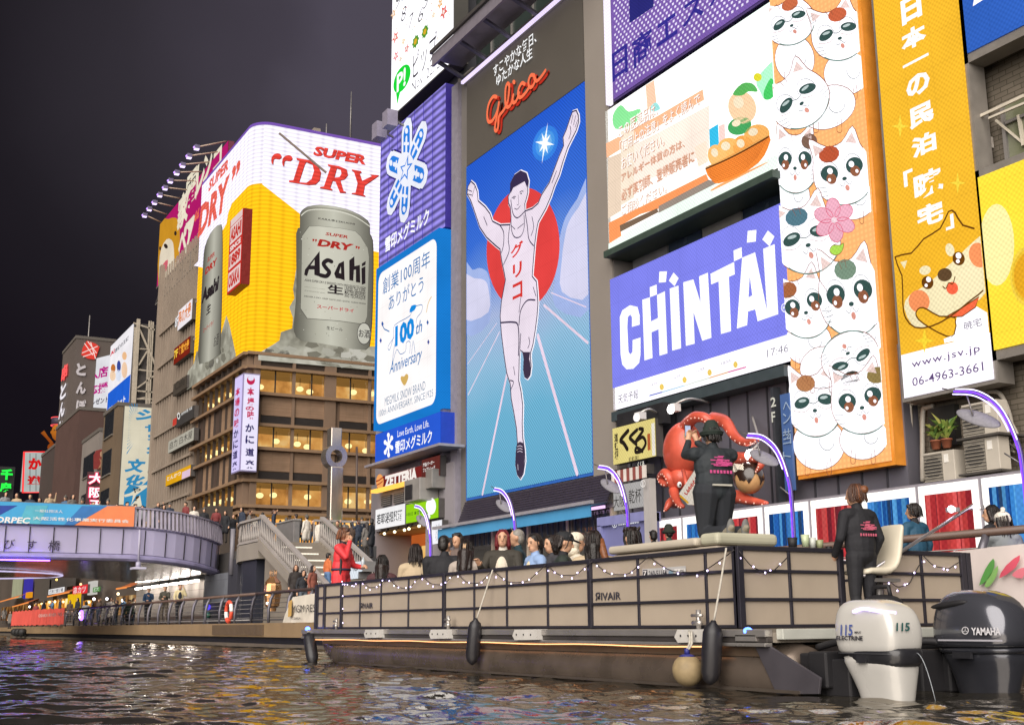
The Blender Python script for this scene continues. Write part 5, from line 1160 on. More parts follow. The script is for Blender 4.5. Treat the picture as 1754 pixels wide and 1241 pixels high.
# cloth banner on the bridge railing
bn = thing('bridge_banner', 'long cloth banner in blue and orange with white characters hung on the bridge rail', 'banner', (-59.8, 8, 5.4))
pb = PX(-59.72)
A = Art(pb, base=.0, step=.006)
(ba, bz1), (bb, bz0) = pb.uv(-60, 868), pb.uv(229, 902); bz1 = pb.uv(229, 867)[1]
A.clip = (ba, bz0, bb, bz1)
cB = P('46a6d8', .7, var=.1, vs=1.0); cO = P('f08a58', .7, var=.06); cN = P('2c4aa0', .7)
hb2 = Fr(0, 820, 3.986)
A.upoly([(ba, bz0), (bb, bz0), (bb, bz1), (ba, bz1)], cB, 0)
A.poly(hb2(-300, 180, 120, 180, 0, 245, -300, 300), cN, 1, clip=A.clip); A.poly(hb2(490, 322, 735, 183, 920, 183, 920, 325), cO, 1, clip=A.clip); A.poly(hb2(130, 300, 180, 180, 330, 180, 260, 330), P('5ab4c8', .7), 1, clip=A.clip); A.poly(hb2(420, 330, 560, 183, 735, 183, 490, 325), P('3a78b8', .7), 1, clip=A.clip)
wt = P('f2f0ea', .7, var=.02)
A.text('ORPEC', hb2(-30, 255)[0], hb2(205, 305)[0], wt, 3, .03, .15); A.text('大阪活性化事業実行委員会', hb2(225, 255)[0], hb2(880, 300)[0], wt, 3, .012); A.text('一般社団法人', hb2(238, 205)[0], hb2(428, 232)[0], wt, 3, .0)
A.build('cloth', bn)
for d_ in (0,):
    b = MB(); b.bar((-59.86, ba, bz1 + .02), (-59.86, bb, bz1 + .02), .04, .04, STEEL); b.build('top_line', bn)
# ================================================================ corner block under the dairy signs
CBT = thing('corner_block', 'grey corner block with a warm lit eatery at street level under the dairy signs', 'building', (-56, 26, FL))
WALLG = P('8f898e', .65, var=.10, vs=.5); STONE = tiles('grey_stone', '77716c', '6e6863', '4d4845', 1.3, .42, ms=.02)
b = MB()
b.box((-59.9, 24.75, 8.0), (-51.3, 36, 27.0), WALLG); b.box((-51.3, 25.4, FL), (-49.7, 36, 28), STONE); b.box((-51.32, 24.5, 8.0), (-51.0, 25.4, 27.4), P('a29aa6', .5, metal=.2)); b.box((-59.6, 25.6, 27), (-51.0, 36, 48), P('3c3c42', .6))
b.box((-50.4, 24.6, FL), (-49.7, 25.4, 27), P('85808a', .55))
b.box((-59.9, 24.55, 5.5), (-50.6, 24.75, 8.0), WALLG)                                   # wall above the shop opening
b.box((-51.4, 24.5, FL), (-49.9, 33, 8.1), WALLG); b.box((-59.9, 24.55, FL), (-59.2, 30, 5.5), WALLG)
b.box((-53.0, 24.55, FL), (-50.9, 24.75, 5.5), WALLG); b.box((-59.9, 24.75, 7.9), (-50.6, 36, 8.0), WALLG)
b.box((-59.9, 24.75, 5.5), (-59.7, 36, 7.9), WALLG)
b.build('wall', CBT)
b = MB(); b.box((-59.2, 27.2, FL), (-53.0, 27.3, 5.5), Eramp('eatery_wall_glow', [(.3, 'b87a2c'), (.6, 'e0a24a'), (.9, 'f4cc80')], (0, 0, 1), -1, 6.5, 1.05, True, .12, .7)); b.box((-59.2, 24.75, 5.36), (-53.0, 27.2, 5.49), P('c89858', .6)); b.box((-59.2, 24.75, FL), (-53, 27.2, FL + .06), P('6a4a34', .6)); b.build('lit_room', CBT)  # back wall glows, lighter upwards, in place of the eatery's lighting
g5 = Fr(380, 740, 3.878)
b = MB(); q0 = PY(26.6); b.add([q0.p3(*q0.uv(*p)) for p in g5(1228, 690, 1385, 640, 1385, 745, 1262, 765)], [(3, 2, 1, 0)], E('c8642c', .8)); b.build('menu_board', CBT)
b = MB(); b.box((-58.8, 24.9, FL), (-54, 25.3, 1.75), P('4a3426', .6)); b.box((-56.9, 26, FL), (-56.2, 26.6, 2.9), P('3a2c24', .6)); b.build('counter', CBT)
for i, (x, y) in enumerate(((1080, 672), (1148, 660), (1213, 648), (1243, 640), (1310, 622))):
    p = onY(*g5(x, y)[0], 24.3); b = MB(); b.ball(p, .08, .08, .07, E('fff0c0', 4.0, light=True), 8, 5); b.tube([p + V((0, .05, .05)), p + V((0, .25, .3))], .03, DARK, 5); b.build('spot_lamp', CBT)
pz = PY(24.2)
Z = flat_sign('burger_sign', 'red ribbed board with white block letters and a round orange logo', pz, g5(1035, 302)[0], g5(1330, 318)[0], '9a3430', [('ZETTERIA', g5(1090, 292)[0], g5(1305, 316)[0], 'fff6ee', .06), ('ゼッテリア', g5(1238, 245)[0], g5(1292, 248)[0], 'f6e8e0', .02), lambda A: [A.ell(g5(1058, 328)[0], 6.4, 13, E('f6a860', 1), 2), A.stroke(g5(1036, 325, 1055, 318, 1080, 300), 2.4, E('a84028', 1), 3), A.stroke(g5(1040, 350, 1060, 340, 1078, 325), 2, E('a84028', 1), 3)] + [A.stroke(g5(1040 + i * 22, 300 - i * 9, 1040 + i * 22, 370 - i * 4), .5, E('7a2420', .7), 1, 1) for i in range(14)]], .35, s=.6)
a, c = pz.uv(*g5(1018, 405)[0]), pz.uv(*g5(1325, 322)[0]); b = MB(); b.slab(pz, a[0], a[1], c[0], a[1] + .16, .1, .25, E('ffb850', 1.6, light=True)); b.build('light_strip', Z)
flat_sign('menu_sign', 'brown end board with three lines of white characters beside the red burger board', pz, g5(1332, 185)[0], g5(1452, 285)[0], '7a3a34', [('絶品バーガー', g5(1345, 205)[0], g5(1420, 210)[0], 'f4ece8', .03), ('フェアトレード', g5(1345, 240)[0], g5(1425, 245)[0], 'f4ece8', .03), ('コーヒー', g5(1368, 268)[0], g5(1425, 275)[0], 'f4ece8', .03)], .3, s=.6)
flat_sign('wine_sign', 'white lit board with heavy black characters over the warm eatery', pz, g5(1025, 515)[0], g5(1220, 610)[0], 'faf8f8', [('若耶渓紹興酒', g5(1038, 545)[0], g5(1205, 582)[0], '2a2c30', .02)], .3, light=True)
flat_sign('green_sign', 'lime green lit board with a big white disc and small dark characters', pz, g5(1228, 482)[0], g5(1442, 565)[0], '9ad81c', [lambda A: [A.ell(g5(1398, 490)[0], 8.6, 14.5, E('ffffff', 1.1), 2), A.ell(g5(1382, 556)[0], 3, 4.5, E('ffffff', 1), 2)], ('本格炒飯', g5(1285, 525)[0], g5(1358, 535)[0], '3a6a1c', .02), ('中華料理', g5(1235, 535)[0], g5(1278, 552)[0], '4a7a24', .0)], .3, light=True)
flat_sign('upright_sign', 'upright white lit board with faint characters right of the warm eatery', PY(24.0), g5(1398, 592)[0], g5(1465, 735)[0], 'fbfaff', [('本日のお品書', g5(1428, 605)[0], g5(1455, 725)[0], 'a8a8b4', .0)], .3, light=True)
p = onY(*g5(1325, 390)[0], 24.0); b = MB(); b.box((p.x - .9, 23.5, p.z - .5), (p.x + .9, 24.5, p.z + .55), P('9b9792', .5, metal=.3)); b.box((p.x + .9, 23.8, p.z), (p.x + 1.6, 24.5, p.z + .9), P('8d8984', .5, metal=.3)); b.box((p.x - .7, 23.45, p.z - .4), (p.x + .1, 23.5, p.z + .3), DARK)
tag(b.build('duct_hood', None, .03), 'grey metal ventilation duct on the wall below the red burger board', 'duct')
b = MB()
for x0, x1, y0, y1 in ((1090, 1150, 428, 480), (1172, 1238, 410, 462)):
    a, c = PF.uv(*g5(x0, y0)[0]), PF.uv(*g5(x1, y1)[0]); b = MB(); b.slab(PF, a[0], c[1], c[0], a[1], -.1, .26, P('4a4a4c', .4))
    for k in range(5): b.slab(PF, a[0], c[1] + (a[1] - c[1]) * k / 5, c[0], c[1] + (a[1] - c[1]) * k / 5 + .04, -.26, .3, P('7d7a78', .5))
    b.build('louvre_window', CBT)
# shop below the athlete billboard
GS = thing('glass_shopfront', 'dim glass shopfront with a blue awning below the athlete billboard', 'shop', (-43, 24, FL))
b = MB(); b.add([(-49.3, 24.5, 5.05), (-36.6, 24.5, 5.05), (-36.6, 23.5, 4.85), (-49.3, 23.5, 4.85)], [(0, 1, 2, 3)], P('4f8fb8', .6)); b.box((-49.3, 23.44, 4.45), (-36.6, 23.5, 4.88), P('4a94c4', .6, var=.1, vs=1)); b.box((-49.6, 23.3, 4.9), (-36.3, 23.42, 5.02), P('b2aeb4', .4, metal=.4)); b.build('awning', GS)
b = MB(); b.box((-49.4, 24.9, FL), (-36.7, 25.0, 4.9), Eramp('shop_glow', [(.3, '343c46'), (.5, '566672'), (.65, '788a96'), (.8, 'a4b0b2')], (0, 0, 0), -.5, .5, 1.3, False, .7, .9)); b.build('window_display', GS)  # dim interior light put into a glowing sheet behind the pane
b = MB()
for i in range(30): x = -49.2 + i * .42; b.box((x, 24.6, 4.1), (x + .05, 24.66, 4.8), P('3c4658', .4))
tag(b.build('bead_curtain', GS), kind='stuff')
b = MB()
for x in (-49.4, -46.2, -43.1, -40.0, -36.9): b.box((x - .08, 24.55, FL), (x + .08, 24.75, 4.85), P('c8b8a4', .5))
b.box((-49.5, 24.5, 4.85), (-36.6, 24.8, 5.0), P('8f8a88', .5)); b.box((-49.4, 24.55, FL), (-48.3, 24.7, 4.85), P('6a6664', .5)); b.build('shop_frame', GS)
b = MB(); b.box((-49.5, 24.68, FL), (-36.65, 24.7, 4.85), pane()); b.build('window_pane', GS)

# ================================================================ restaurant block with the octopus
RB = thing('restaurant_block', 'dark clad restaurant block behind the octopus with screens above', 'building', (-30, 26, FL))
CL = P('77757f', .45, metal=.4, var=.12, vs=.4)
b = MB(); b.box((-36.55, 25.1, FL), (-23.2, 26.5, 8.2), CL); b.box((-36.55, 25.7, 8.2), (-23.2, 27, 50), P('3c3e46', .4, metal=.3, var=.15, vs=.4)); b.box((-36.5, 24.4, 7.95), (-27.1, 25.1, 8.3), P('3a4448', .5))
for i in range(14): x = -36.3 + i * .95; b.box((x, 25.04, FL), (x + .04, 25.1, 8.0), P('37363c', .5))
b.build('cladding', RB)
b = MB()
for x0_, x1_, m in ((-36.4, -34.2, P('7d7c7c', .5)), (-34.1, -32.2, P('3a4654', .25)), (-32.1, -30.0, P('85837e', .5)), (-29.9, -27.6, P('323e4a', .25))): b = MB(); b.box((x0_, 25.5, 12.9), (x1_, 25.68, 15.4), m); b.build('window', RB)
b = MB(); b.box((-36.6, 24.3, 14.25), (-27.0, 25.6, 14.5), P('3c4a42', .5)); b.build('screen_ledge', RB)
g40 = Fr(1000, 640, 3.878)
pk_ = PY(24.0); pv = PY(24.2)
KS = flat_sign('brush_sign', 'pale yellow board with thick black brush strokes beside the octopus', pk_, g40(195, 365)[0], g40(485, 545)[0], 'f2e08c', [lambda A: [A.stroke(g40(305, 378, 255, 440, 275, 460, 300, 500), 8, E('2e2620', .8), 2), A.stroke(g40(365, 372, 318, 420, 330, 440, 360, 468), 7, E('2e2620', .8), 2), A.stroke(g40(380, 365, 405, 375, 355, 450, 400, 420, 422, 460, 395, 510, 355, 520, 362, 490, 400, 515), 6.5, E('2e2620', .8), 2)], ('道頓堀', g40(212, 395)[0], g40(244, 560)[0], '3a3028', .02) and (lambda A: A.text('道頓堀', g40(212, 398)[0], g40(242, 565)[0], E('3a3028', .8), 2, .03, vert=True)), ('KUKURU', g40(310, 555)[0], g40(378, 575)[0], '3a3028', .02), lambda A: A.rect(g40(432, 400)[0], g40(455, 505)[0], E('c86a3c', .8), 2), lambda A: A.rect(g40(456, 330)[0], g40(484, 540)[0], E('f4eee0', .9), 1)], .3, light=True, s=.85)
b = MB(); a, c = pk_.uv(*g40(205, 305)[0]), pk_.uv(*g40(490, 290)[0]); b.slab(pk_, a[0], c[1] - .2, c[0] + .2, a[1] + .2, .4, -.1, DARK); b.build('header_board', KS)
flat_sign('slogan_sign', 'black board with yellow characters under the pale yellow brush board', pk_, g40(200, 640)[0], g40(422, 660)[0], '2a2824', [('おいしく食す', g40(225, 645)[0], g40(350, 655)[0], 'e6d83c', .03), ('くくる', g40(368, 585)[0], g40(412, 612)[0], 'f4f0e4', .03)], .3, s=.6)
NO = flat_sign('shop_curtain', 'white cloth with large thin black characters under a striped valance', PY(23.6), g40(200, 745)[0], g40(425, 878)[0], 'd8d4d2', [('大阪', g40(208, 815)[0], g40(285, 880)[0], '2a2624', .0), ('乾杯', g40(308, 770)[0], g40(395, 850)[0], '2a2624', .0)], .06, s=.6)
b = MB(); a, c = PY(23.5).uv(*g40(200, 735)[0]), PY(23.5).uv(*g40(425, 690)[0])
for i in range(11): b.box((a[0] + (c[0] - a[0]) * i / 11, 23.4, a[1] + .02), (a[0] + (c[0] - a[0]) * (i + 1) / 11, 23.46, a[1] + .45), P('8a4a44' if i % 2 else 'd8cfc8', .7))
b.build('valance', NO)
OCT = P('c4543f', .45, var=.28, vs=2.2, coat=.25, bump=.15, bs=8)
OT = thing('octopus_figure', 'giant glossy red octopus figure mounted on the dark restaurant front', 'sculpture', onY(1190, 850, 23.4))
YO = 23.3
def op(x, y, d=0.0): return onY(*g40(x, y)[0], YO + d)
def rad(px): return px / 3.878 / 2060 * (op(700, 600) - CAM).dot(FWD)
b = MB(); rot = Matrix.Rotation(R_(18), 3, 'Y')
b.ball(op(655, 500), rad(150), rad(120), rad(185), OCT, 24, 16, rot); b.ball(op(655, 690), rad(95), rad(90), rad(80), OCT, 20, 12)
b.build('head', OT)
for name, pts, r0, r1 in (('arm', ((640, 400, .1), (690, 330, -.2), (740, 288, -.4), (800, 290, -.4), (840, 320, -.3)), 45, 30), ('arm', ((860, 300, 0), (940, 320, -.2), (1000, 410, -.3), (1070, 455, -.4), (1150, 440, -.5)), 48, 16), ('arm', ((850, 560, .2), (1000, 560, -.1), (1110, 560, -.3), (1180, 565, -.4), (1175, 610, -.5), (1150, 645, -.5)), 52, 12),
                          ('arm', ((650, 700, .1), (600, 740, -.2), (570, 690, -.4), (540, 655, -.4), (510, 690, -.3), (540, 730, -.3), (590, 715, -.2)), 40, 20), ('arm', ((610, 740, 0), (600, 790, -.3), (630, 860, -.5), (660, 880, -.5)), 45, 14), ('arm', ((600, 850, 0), (570, 860, -.3), (545, 900, -.5)), 45, 14), ('arm', ((880, 830, 0), (1010, 815, -.2), (1100, 840, -.3), (1215, 860, -.4)), 60, 14), ('arm', ((840, 840, .1), (760, 850, -.3), (700, 830, -.4)), 50, 22)):
    q = catmull([op(*p) for p in pts], 5, False); n_ = len(q); b = MB(); b.tube(q, [rad(r0 + (r1 - r0) * i / (n_ - 1)) for i in range(n_)], OCT, 10); b.ball(q[-1], rad(r1), rad(r1), rad(r1), OCT, 10, 6); a_ = b.build(name, OT)
    b = MB()
    for i in range(2, n_, 2): p = V(q[i]) + V((0, -rad(r0 + (r1 - r0) * i / n_) * .9, -rad(10))); b.ball(p, rad(7), rad(5), rad(7), P('f2b8a8', .4), 6, 4)
    tag(b.build('suckers', a_), kind='stuff')
b = MB(); b.ball(op(635, 735, -.85), rad(20), rad(12), rad(20), P('f2eeea', .3), 12, 8); b.ball(op(640, 738, -.95), rad(8), rad(6), rad(9), DARK, 8, 6); b.build('eye', OT)
b = MB(); b.tube([op(690, 770, -.8), op(660, 640, -.6)], rad(14), OCT, 6); b.build('brow', OT)
b = MB(); pts = [op(x, y, -1.1) for x, y in ((632, 795), (735, 640), (800, 720), (690, 868))]; b.add(pts + [p + V((0, .25, 0)) for p in pts], [(3, 2, 1, 0), (4, 5, 6, 7), (0, 1, 5, 4), (2, 3, 7, 6), (1, 2, 6, 5), (3, 0, 4, 7)], E('f4e8d8', .75)); SB = b.build('held_sign', OT)
A = Art(PY(YO - 1.12), base=.02)
for i in range(6): A.stroke(g40(672 + i * 14, 790 - i * 20, 690 + i * 13, 800 - i * 18, 700 + i * 12, 760 - i * 18), 2.2, E('c83a30', .8), 0, 2)
A.stroke(g40(645, 810, 695, 855), 4, E('e8b030', .8), 0, 1); A.build('held_sign_lettering', OT)
DB = thing('dumpling_ball', 'big tan ball with dark dripping sauce and pale squiggles held by the octopus', 'sculpture', op(1095, 690))
c_ = op(1098, 690, -.4); r_ = rad(98); b = MB(); b.ball(c_, r_, r_ * .9, r_, P('c89a68', .6, var=.2, vs=2, bump=.3), 28, 18); b.build('ball', DB)
b = MB(); vs, fs = [], []; NR_, NA_ = 8, 40
for i in range(NR_ + 1):
    for k in range(NA_):
        a = 2 * math.pi * k / NA_; lim = R_(92 + 22 * (math.sin(5 * a) > .1) + 14 * math.sin(9 * a + 1)); t = lim * i / NR_
        vs.append(c_ + V((r_ * 1.03 * math.sin(t) * math.cos(a), r_ * .94 * math.sin(t) * math.sin(a), r_ * 1.03 * math.cos(t))))
for i in range(NR_): fs += [(i * NA_ + k, (i + 1) * NA_ + k, (i + 1) * NA_ + (k + 1) % NA_, i * NA_ + (k + 1) % NA_) for k in range(NA_)]
b.add(vs, fs, P('2a1c16', .25, coat=.5), True); b.build('sauce', DB)
b = MB()
for i in range(5):
    q = [c_ + V((r_ * 1.05 * math.sin(t) * .9, -r_ * .75 * abs(math.cos(t * .9)) - .05, r_ * (.55 + .2 * math.sin(6 * t + i) + .03 * i))) for t in (-.8 + 1.3 * j / 12 for j in range(13))]; b.tube(q, rad(3), P('e8e0d0', .5), 5)
b.build('mayonnaise', DB)
DS = thing('floor_sign', 'dark upright board reading 2F beside the tall blue cloth', 'sign', onY(1322, 860, 24.6))
pd = PY(24.6); cabinet(pd, g40(1238, 90)[0], g40(1298, 860)[0], P('34383e', .5), DS, .3, 0, 'board')
A = Art(pd, base=.03); A.text('2', g40(1246, 160)[0], g40(1284, 215)[0], E('e4e0d0', .8), 1, .02); A.text('F', g40(1252, 255)[0], g40(1280, 318)[0], E('e4e0d0', .8), 1, .02); A.build('lettering', DS)
DS = thing('blue_cloth_sign', 'long blue hanging cloth with faint pale characters beside the cat screen', 'sign', onY(1345, 860, 24.3))
cabinet(PY(24.5), g40(1302, 140)[0], g40(1398, 770)[0], P('3f5f96', .7, var=.1, vs=.8), DS, .08, 0, 'cloth')
A = Art(PY(24.5), base=.03)
for ch, y in (('へ', 215), ('ン', 290), ('サ', 395), ('ヨ', 430), ('ト', 545)): A.text(ch, g40(1328, y - 25)[0], g40(1385, y + 32)[0], P('8fa6c0', .7), 1, .0)
A.build('lettering', DS)
def arm_lamp(label, tip, mid, base, s):
    N = thing('spot_lamp', label, 'lamp', onY(*tip, 23.0), 'spot lamps over the octopus')
    t, m_, c = onY(*tip, 23.0), onY(*mid, 23.4), onY(*base, 24.9); b = MB(); b.tube(catmull([t, m_, c], 6, False), .035, P('c8c4c0', .4, metal=.5), 6); b.build('arm', N)
    b = MB(); b.box(t + V((-.16, -.1, -.22)), t + V((.16, .16, .02)), P('c8c6c4', .4)); b.ball(t + V((0, -.12, -.16)), .15, .1, .15, E('fff6f0', s, light=True), 10, 6); b.build('lamp_head', N)
arm_lamp('white box lamp on a curved arm above the pale yellow brush board', g40(370, 260)[0], g40(440, 235)[0], g40(525, 285)[0], 1.2)
arm_lamp('bright lamp on a curved arm above the octopus head', g40(597, 205)[0], g40(700, 165)[0], g40(835, 190)[0], 8)
arm_lamp('glaring lamp in front of the dark ball beside the octopus arm', g40(1118, 505)[0], g40(1160, 440)[0], g40(1120, 285)[0], 14)
ib = thing('information_booth', 'blue grey information board with a pale pillar standing on the quay', 'information board', onY(1070, 930, 18))
pi_ = PY(18.0); a, c = pi_.uv(*g40(110, 925)[0]), pi_.uv(*g40(415, 890)[0])
b = MB(); b.box((a[0], 18.02, FL), (c[0], 18.4, c[1] - .1), P('7476a4', .5, var=.05)); b.box((a[0] - .06, 17.92, c[1] - .32), (c[0], 18.45, c[1] - .08), P('8284b4', .5)); b.box((a[0] - .06, 17.92, FL), (a[0] + .12, 18.02, c[1] - .3), P('8284b4', .5)); b.build('board', ib)
b = MB(); d = pi_.uv(*g40(470, 690)[0]); b.box((c[0] + .03, 17.9, FL), (d[0] - .1, 18.1, d[1]), P('aaa6a4', .6, var=.08)); b.build('pillar', ib)
A = Art(PY(18.0), base=.02, step=.01); A.text('information', g40(235, 962)[0], g40(372, 990)[0], E('f0f0fa', .9), 1, .02); A.ell(g40(210, 992)[0], 4.6, 7.6, E('f0f0fa', .9), 1, hole=.82); A.text('i', g40(206, 972)[0], g40(214, 1010)[0], E('f0f0fa', .9), 1, .04)
A.ell(g40(440, 730)[0], 4.2, 6.4, P('f0f0f0', .6), 20, hole=.8); A.text('i', g40(436, 714)[0], g40(443, 746)[0], P('f0f0f0', .6), 20, .03); A.build('lettering', ib)

# ================================================================ brick block on the right
BB = thing('brick_block', 'brown brick block with air conditioners behind the orange lodging sign', 'building', (-16, 26, FL))
BK = tiles('brown_brick', '8a7f70', '7c7264', '57503f', .42, .14, ms=.012)
b = MB(); b.box((-23.15, 25.6, FL), (-6, 34, 32), BK); b.build('wall', BB)
b = MB(); a, c = PY(25.55).uv(1722, 182), PY(25.55).uv(1754, 262); b.box((a[0], 25.5, c[1]), (a[0] + 2.2, 25.62, a[1]), P('6d7058', .15, spec=.9)); b.box((a[0] - .08, 25.42, c[1] - .08), (a[0] + .02, 25.6, a[1] + .05), STEEL); b.box((a[0], 25.42, c[1] + .9), (a[0] + 2.2, 25.48, c[1] + .98), STEEL); b.build('window', BB)
b = MB(); pA, pB = onY(1677, 200, 25.0), onY(1754, 164, 25.0); b.bar(pA, pB, .06, .08, P('c8bfae', .5)); b.bar(pA + V((.3, 0, -.16)), pB + V((0, 0, -.2)), .06, .06, P('c8bfae', .5)); b.bar(pA + V((.2, .4, -.1)), pA + V((.9, .5, -1.0)), .08, .06, P('c8bfae', .5)); b.bar(pA + V((.85, .5, -.2)), pA + V((.9, .5, -1.05)), .2, .06, P('c8bfae', .5)); b.build('awning_bracket', BB)
b = MB(); p = onY(1692, 247, 25.55); b.box(p + V((-.15, -.04, -.15)), p + V((.15, .04, .15)), P('c8c0b6', .6)); b.build('wall_plate', BB)
b = MB()
g7 = Fr(1310, 640, 3.878)
for pts, r in (((1050, 715, 1048, 560, 1050, 260, 1075, 225, 1120, 212), .07), ((985, 700, 975, 400, 968, 200), .05), ((1640, 330, 1680, 420, 1640, 500), .05), ((950, 205, 1200, 160, 1480, 108), .05), ((1480, 120, 1560, 130, 1620, 250, 1650, 400), .06), ((1600, 350, 1640, 420, 1600, 480, 1660, 520), .03)):
    b = MB(); b.tube(catmull([onY(*q, 25.4) for q in g7(*pts)], 4, False), r, P('b0a89c', .5), 7); b.build('pipe', BB)
b = MB(); a, c = PY(25.5).uv(*g7(1095, 235)[0]), PY(25.5).uv(*g7(1300, 520)[0]); b.box((a[0], 25.4, c[1] + .2), (c[0], 25.62, a[1]), P('2a2a28', .35)); b.build('dark_window', BB)
def ac_unit(label, tl, br, w, h):
    p = onY(*tl, 24.55); x1 = p.x + w; z0 = p.z - h
    N = thing('air_conditioner', label, 'air conditioner', (p.x, 24.8, z0), 'outdoor air conditioner units')
    b = MB(); b.box((p.x, 24.55, z0), (x1, 24.95, p.z), P('bdb5a8', .5, var=.06)); b.build('case', N, bev=.015)
    b = MB(); b.box((p.x + .03, 24.53, z0 + .04), (p.x + w * .62, 24.545, p.z - .04), P('6f6a62', .6))
    for i in range(9): z = z0 + .06 + (h - .12) * i / 8; b.box((p.x + .03, 24.51, z - .008), (p.x + w * .62, 24.535, z + .008), P('a8a092', .5))
    b.build('grille', N)
    b = MB(); b.tube([(p.x + w * .31, 24.527, z0 + h / 2), (p.x + w * .31, 24.532, z0 + h / 2)], h * .36, P('45423e', .6), 20, smooth=False); b.build('fan_disc', N)
    b = MB(); b.box((p.x + w * .68, 24.54, z0 + h * .62), (p.x + w * .82, 24.548, z0 + h * .88), P('e8e4dc', .5)); b.build('sticker', N)
    b = MB(); b.box((p.x - .15, 24.45, z0 - .07), (x1 + .1, 25.5, z0 - .02), P('4a4642', .6)); b.bar((p.x + .1, 24.6, z0 - .05), (p.x + .1, 25.5, z0 - .5), .05, .05, P('5a5650', .6)); b.bar((x1 - .1, 24.6, z0 - .05), (x1 - .1, 25.5, z0 - .5), .05, .05, P('5a5650', .6)); b.build('bracket', N)
ac_unit('beige air conditioner high under the lodging sign, upper of two', g7(1302, 212)[0], None, 1.08, .82)
ac_unit('beige air conditioner with horizontal louvres, lower of the two at the pipes', g7(1318, 445)[0], None, 1.05, .82)
ac_unit('beige air conditioner with potted plants standing on it', g7(1050, 532)[0], None, 1.0, .80)
def plant(label, px, n_, h, m, seed):
    p = onY(*px, 24.75); N = thing('potted_plant', label, 'plant', p)
    b = MB(); b.loft([[p + V((r * math.cos(t), r * math.sin(t), z)) for t in (2 * math.pi * i / 12 for i in range(12))] for r, z in ((.10, 0), (.14, .2), (.15, .2), (.15, .23))], P('9a5a40', .7)); b.build('pot', N)
    rr = random.Random(seed); b = MB()
    for i in range(n_):
        a = rr.uniform(0, 6.28); l = rr.uniform(.2, h); e = p + V((math.cos(a) * l * .8, math.sin(a) * l * .5, .22 + l * rr.uniform(.4, 1.2))); s0 = p + V((0, 0, .2 + rr.uniform(0, h * .5))); w = V((-math.sin(a), math.cos(a), .2)) * rr.uniform(.04, .08); mid = (s0 + e) / 2 + V((0, 0, .08)); b.add([s0, mid + w, e, mid - w], [(0, 1, 2, 3)], m[i % len(m)])
    b.build('leaves', N)
GL = [P('6d8a3a', .6), P('8ea24c', .6), P('4c6a2c', .6), P('a4a456', .6)]
plant('small leafy plant in a clay pot on the air conditioner, left one', g7(1140, 500)[0], 34, .55, GL, 2); plant('spiky yellow green plant in a clay pot on the air conditioner', g7(1212, 490)[0], 60, .62, GL, 5)
# ================================================================ illumination panels
xs = [-28.3, -26.6, -24.9, -23.25, -21.6, -19.95, -18.3, -16.65, -15.0, -13.35]
cols = ['red', 'blue'] * 5
where = ['farthest red', 'farthest blue', 'second red', 'second blue', 'third red', 'third blue', 'nearest red', 'nearest blue', 'red', 'blue']
rr = random.Random(9)
for i in range(9):
    pn = PY(20.0); u0, u1, z0, z1 = xs[i] + .04, xs[i + 1] - .04, 1.35, 3.5
    near = ('before the bucket hat man', 'behind the kneeling man', 'between kneeling man and octopus arm', 'behind a violet lamp post', 'nearest behind the standing woman', 'right of the standing woman', 'behind the blue jacket', 'behind the two seated women', 'farthest along')[i]
    N = thing('light_panel', f'{cols[i]} striped light panel in a white frame, {near}', 'light panel', ((u0 + u1) / 2, 20, z0), 'striped light panels along the quay')
    b = MB(); b.slab(pn, u0 - .04, z0 - .1, u1 + .04, z1 + .06, .25, -.02, P('8d8890', .5)); b.build('case', N)
    A = Art(pn, base=.0, step=.012); A.upoly([(u0, z0), (u1, z0), (u1, z1), (u0, z1)], E('fbf6ee', 1.5, light=True), 0)
    w = (u1 - u0); a, c, d, e = u0 + .11 * w, u1 - .11 * w, z0 + .16, z1 - .2
    pal = ['c83c40', 'e05a58', 'a83038', 'd84a48', '7c2a34', 'f07a70'] if cols[i] == 'red' else ['2a62b0', '3c86d0', '1f4a8c', '5aa4e0', '2c4468', '4a90d8']
    u = a
    while u < c:
        s_ = min(rr.uniform(.02, .16), c - u); A.upoly([(u, d), (u + s_ + .001, d), (u + s_ + .001, e), (u, e)], E(rr.choice(pal), rr.choice([.7, .85, 1.0])), 1); u += s_
    for k, t in enumerate(('Street', 'Illumination', 'Panels.')):
        vs, fs = text_mesh(t, .02, 0, 1.0, 1.0); ww = w * (.26, .5, .34)[k]; x0_ = a + w * (.42, .30, .42)[k]; zt = d + .62 - k * .2; A.add([pn.p3(x0_ + ww * x, zt - .14 + .14 * y, A.off(2)) for x, y in vs], fs, WHITE_N)
    A.build('light_face', N)
PWL = MB(); PWL.box((-28.4, 20.3, FL), (-8, 20.5, 3.2), P('4a464a', .6)); tag(PWL.build('hoarding'), 'low dark hoarding carrying the row of striped light panels', 'fence')
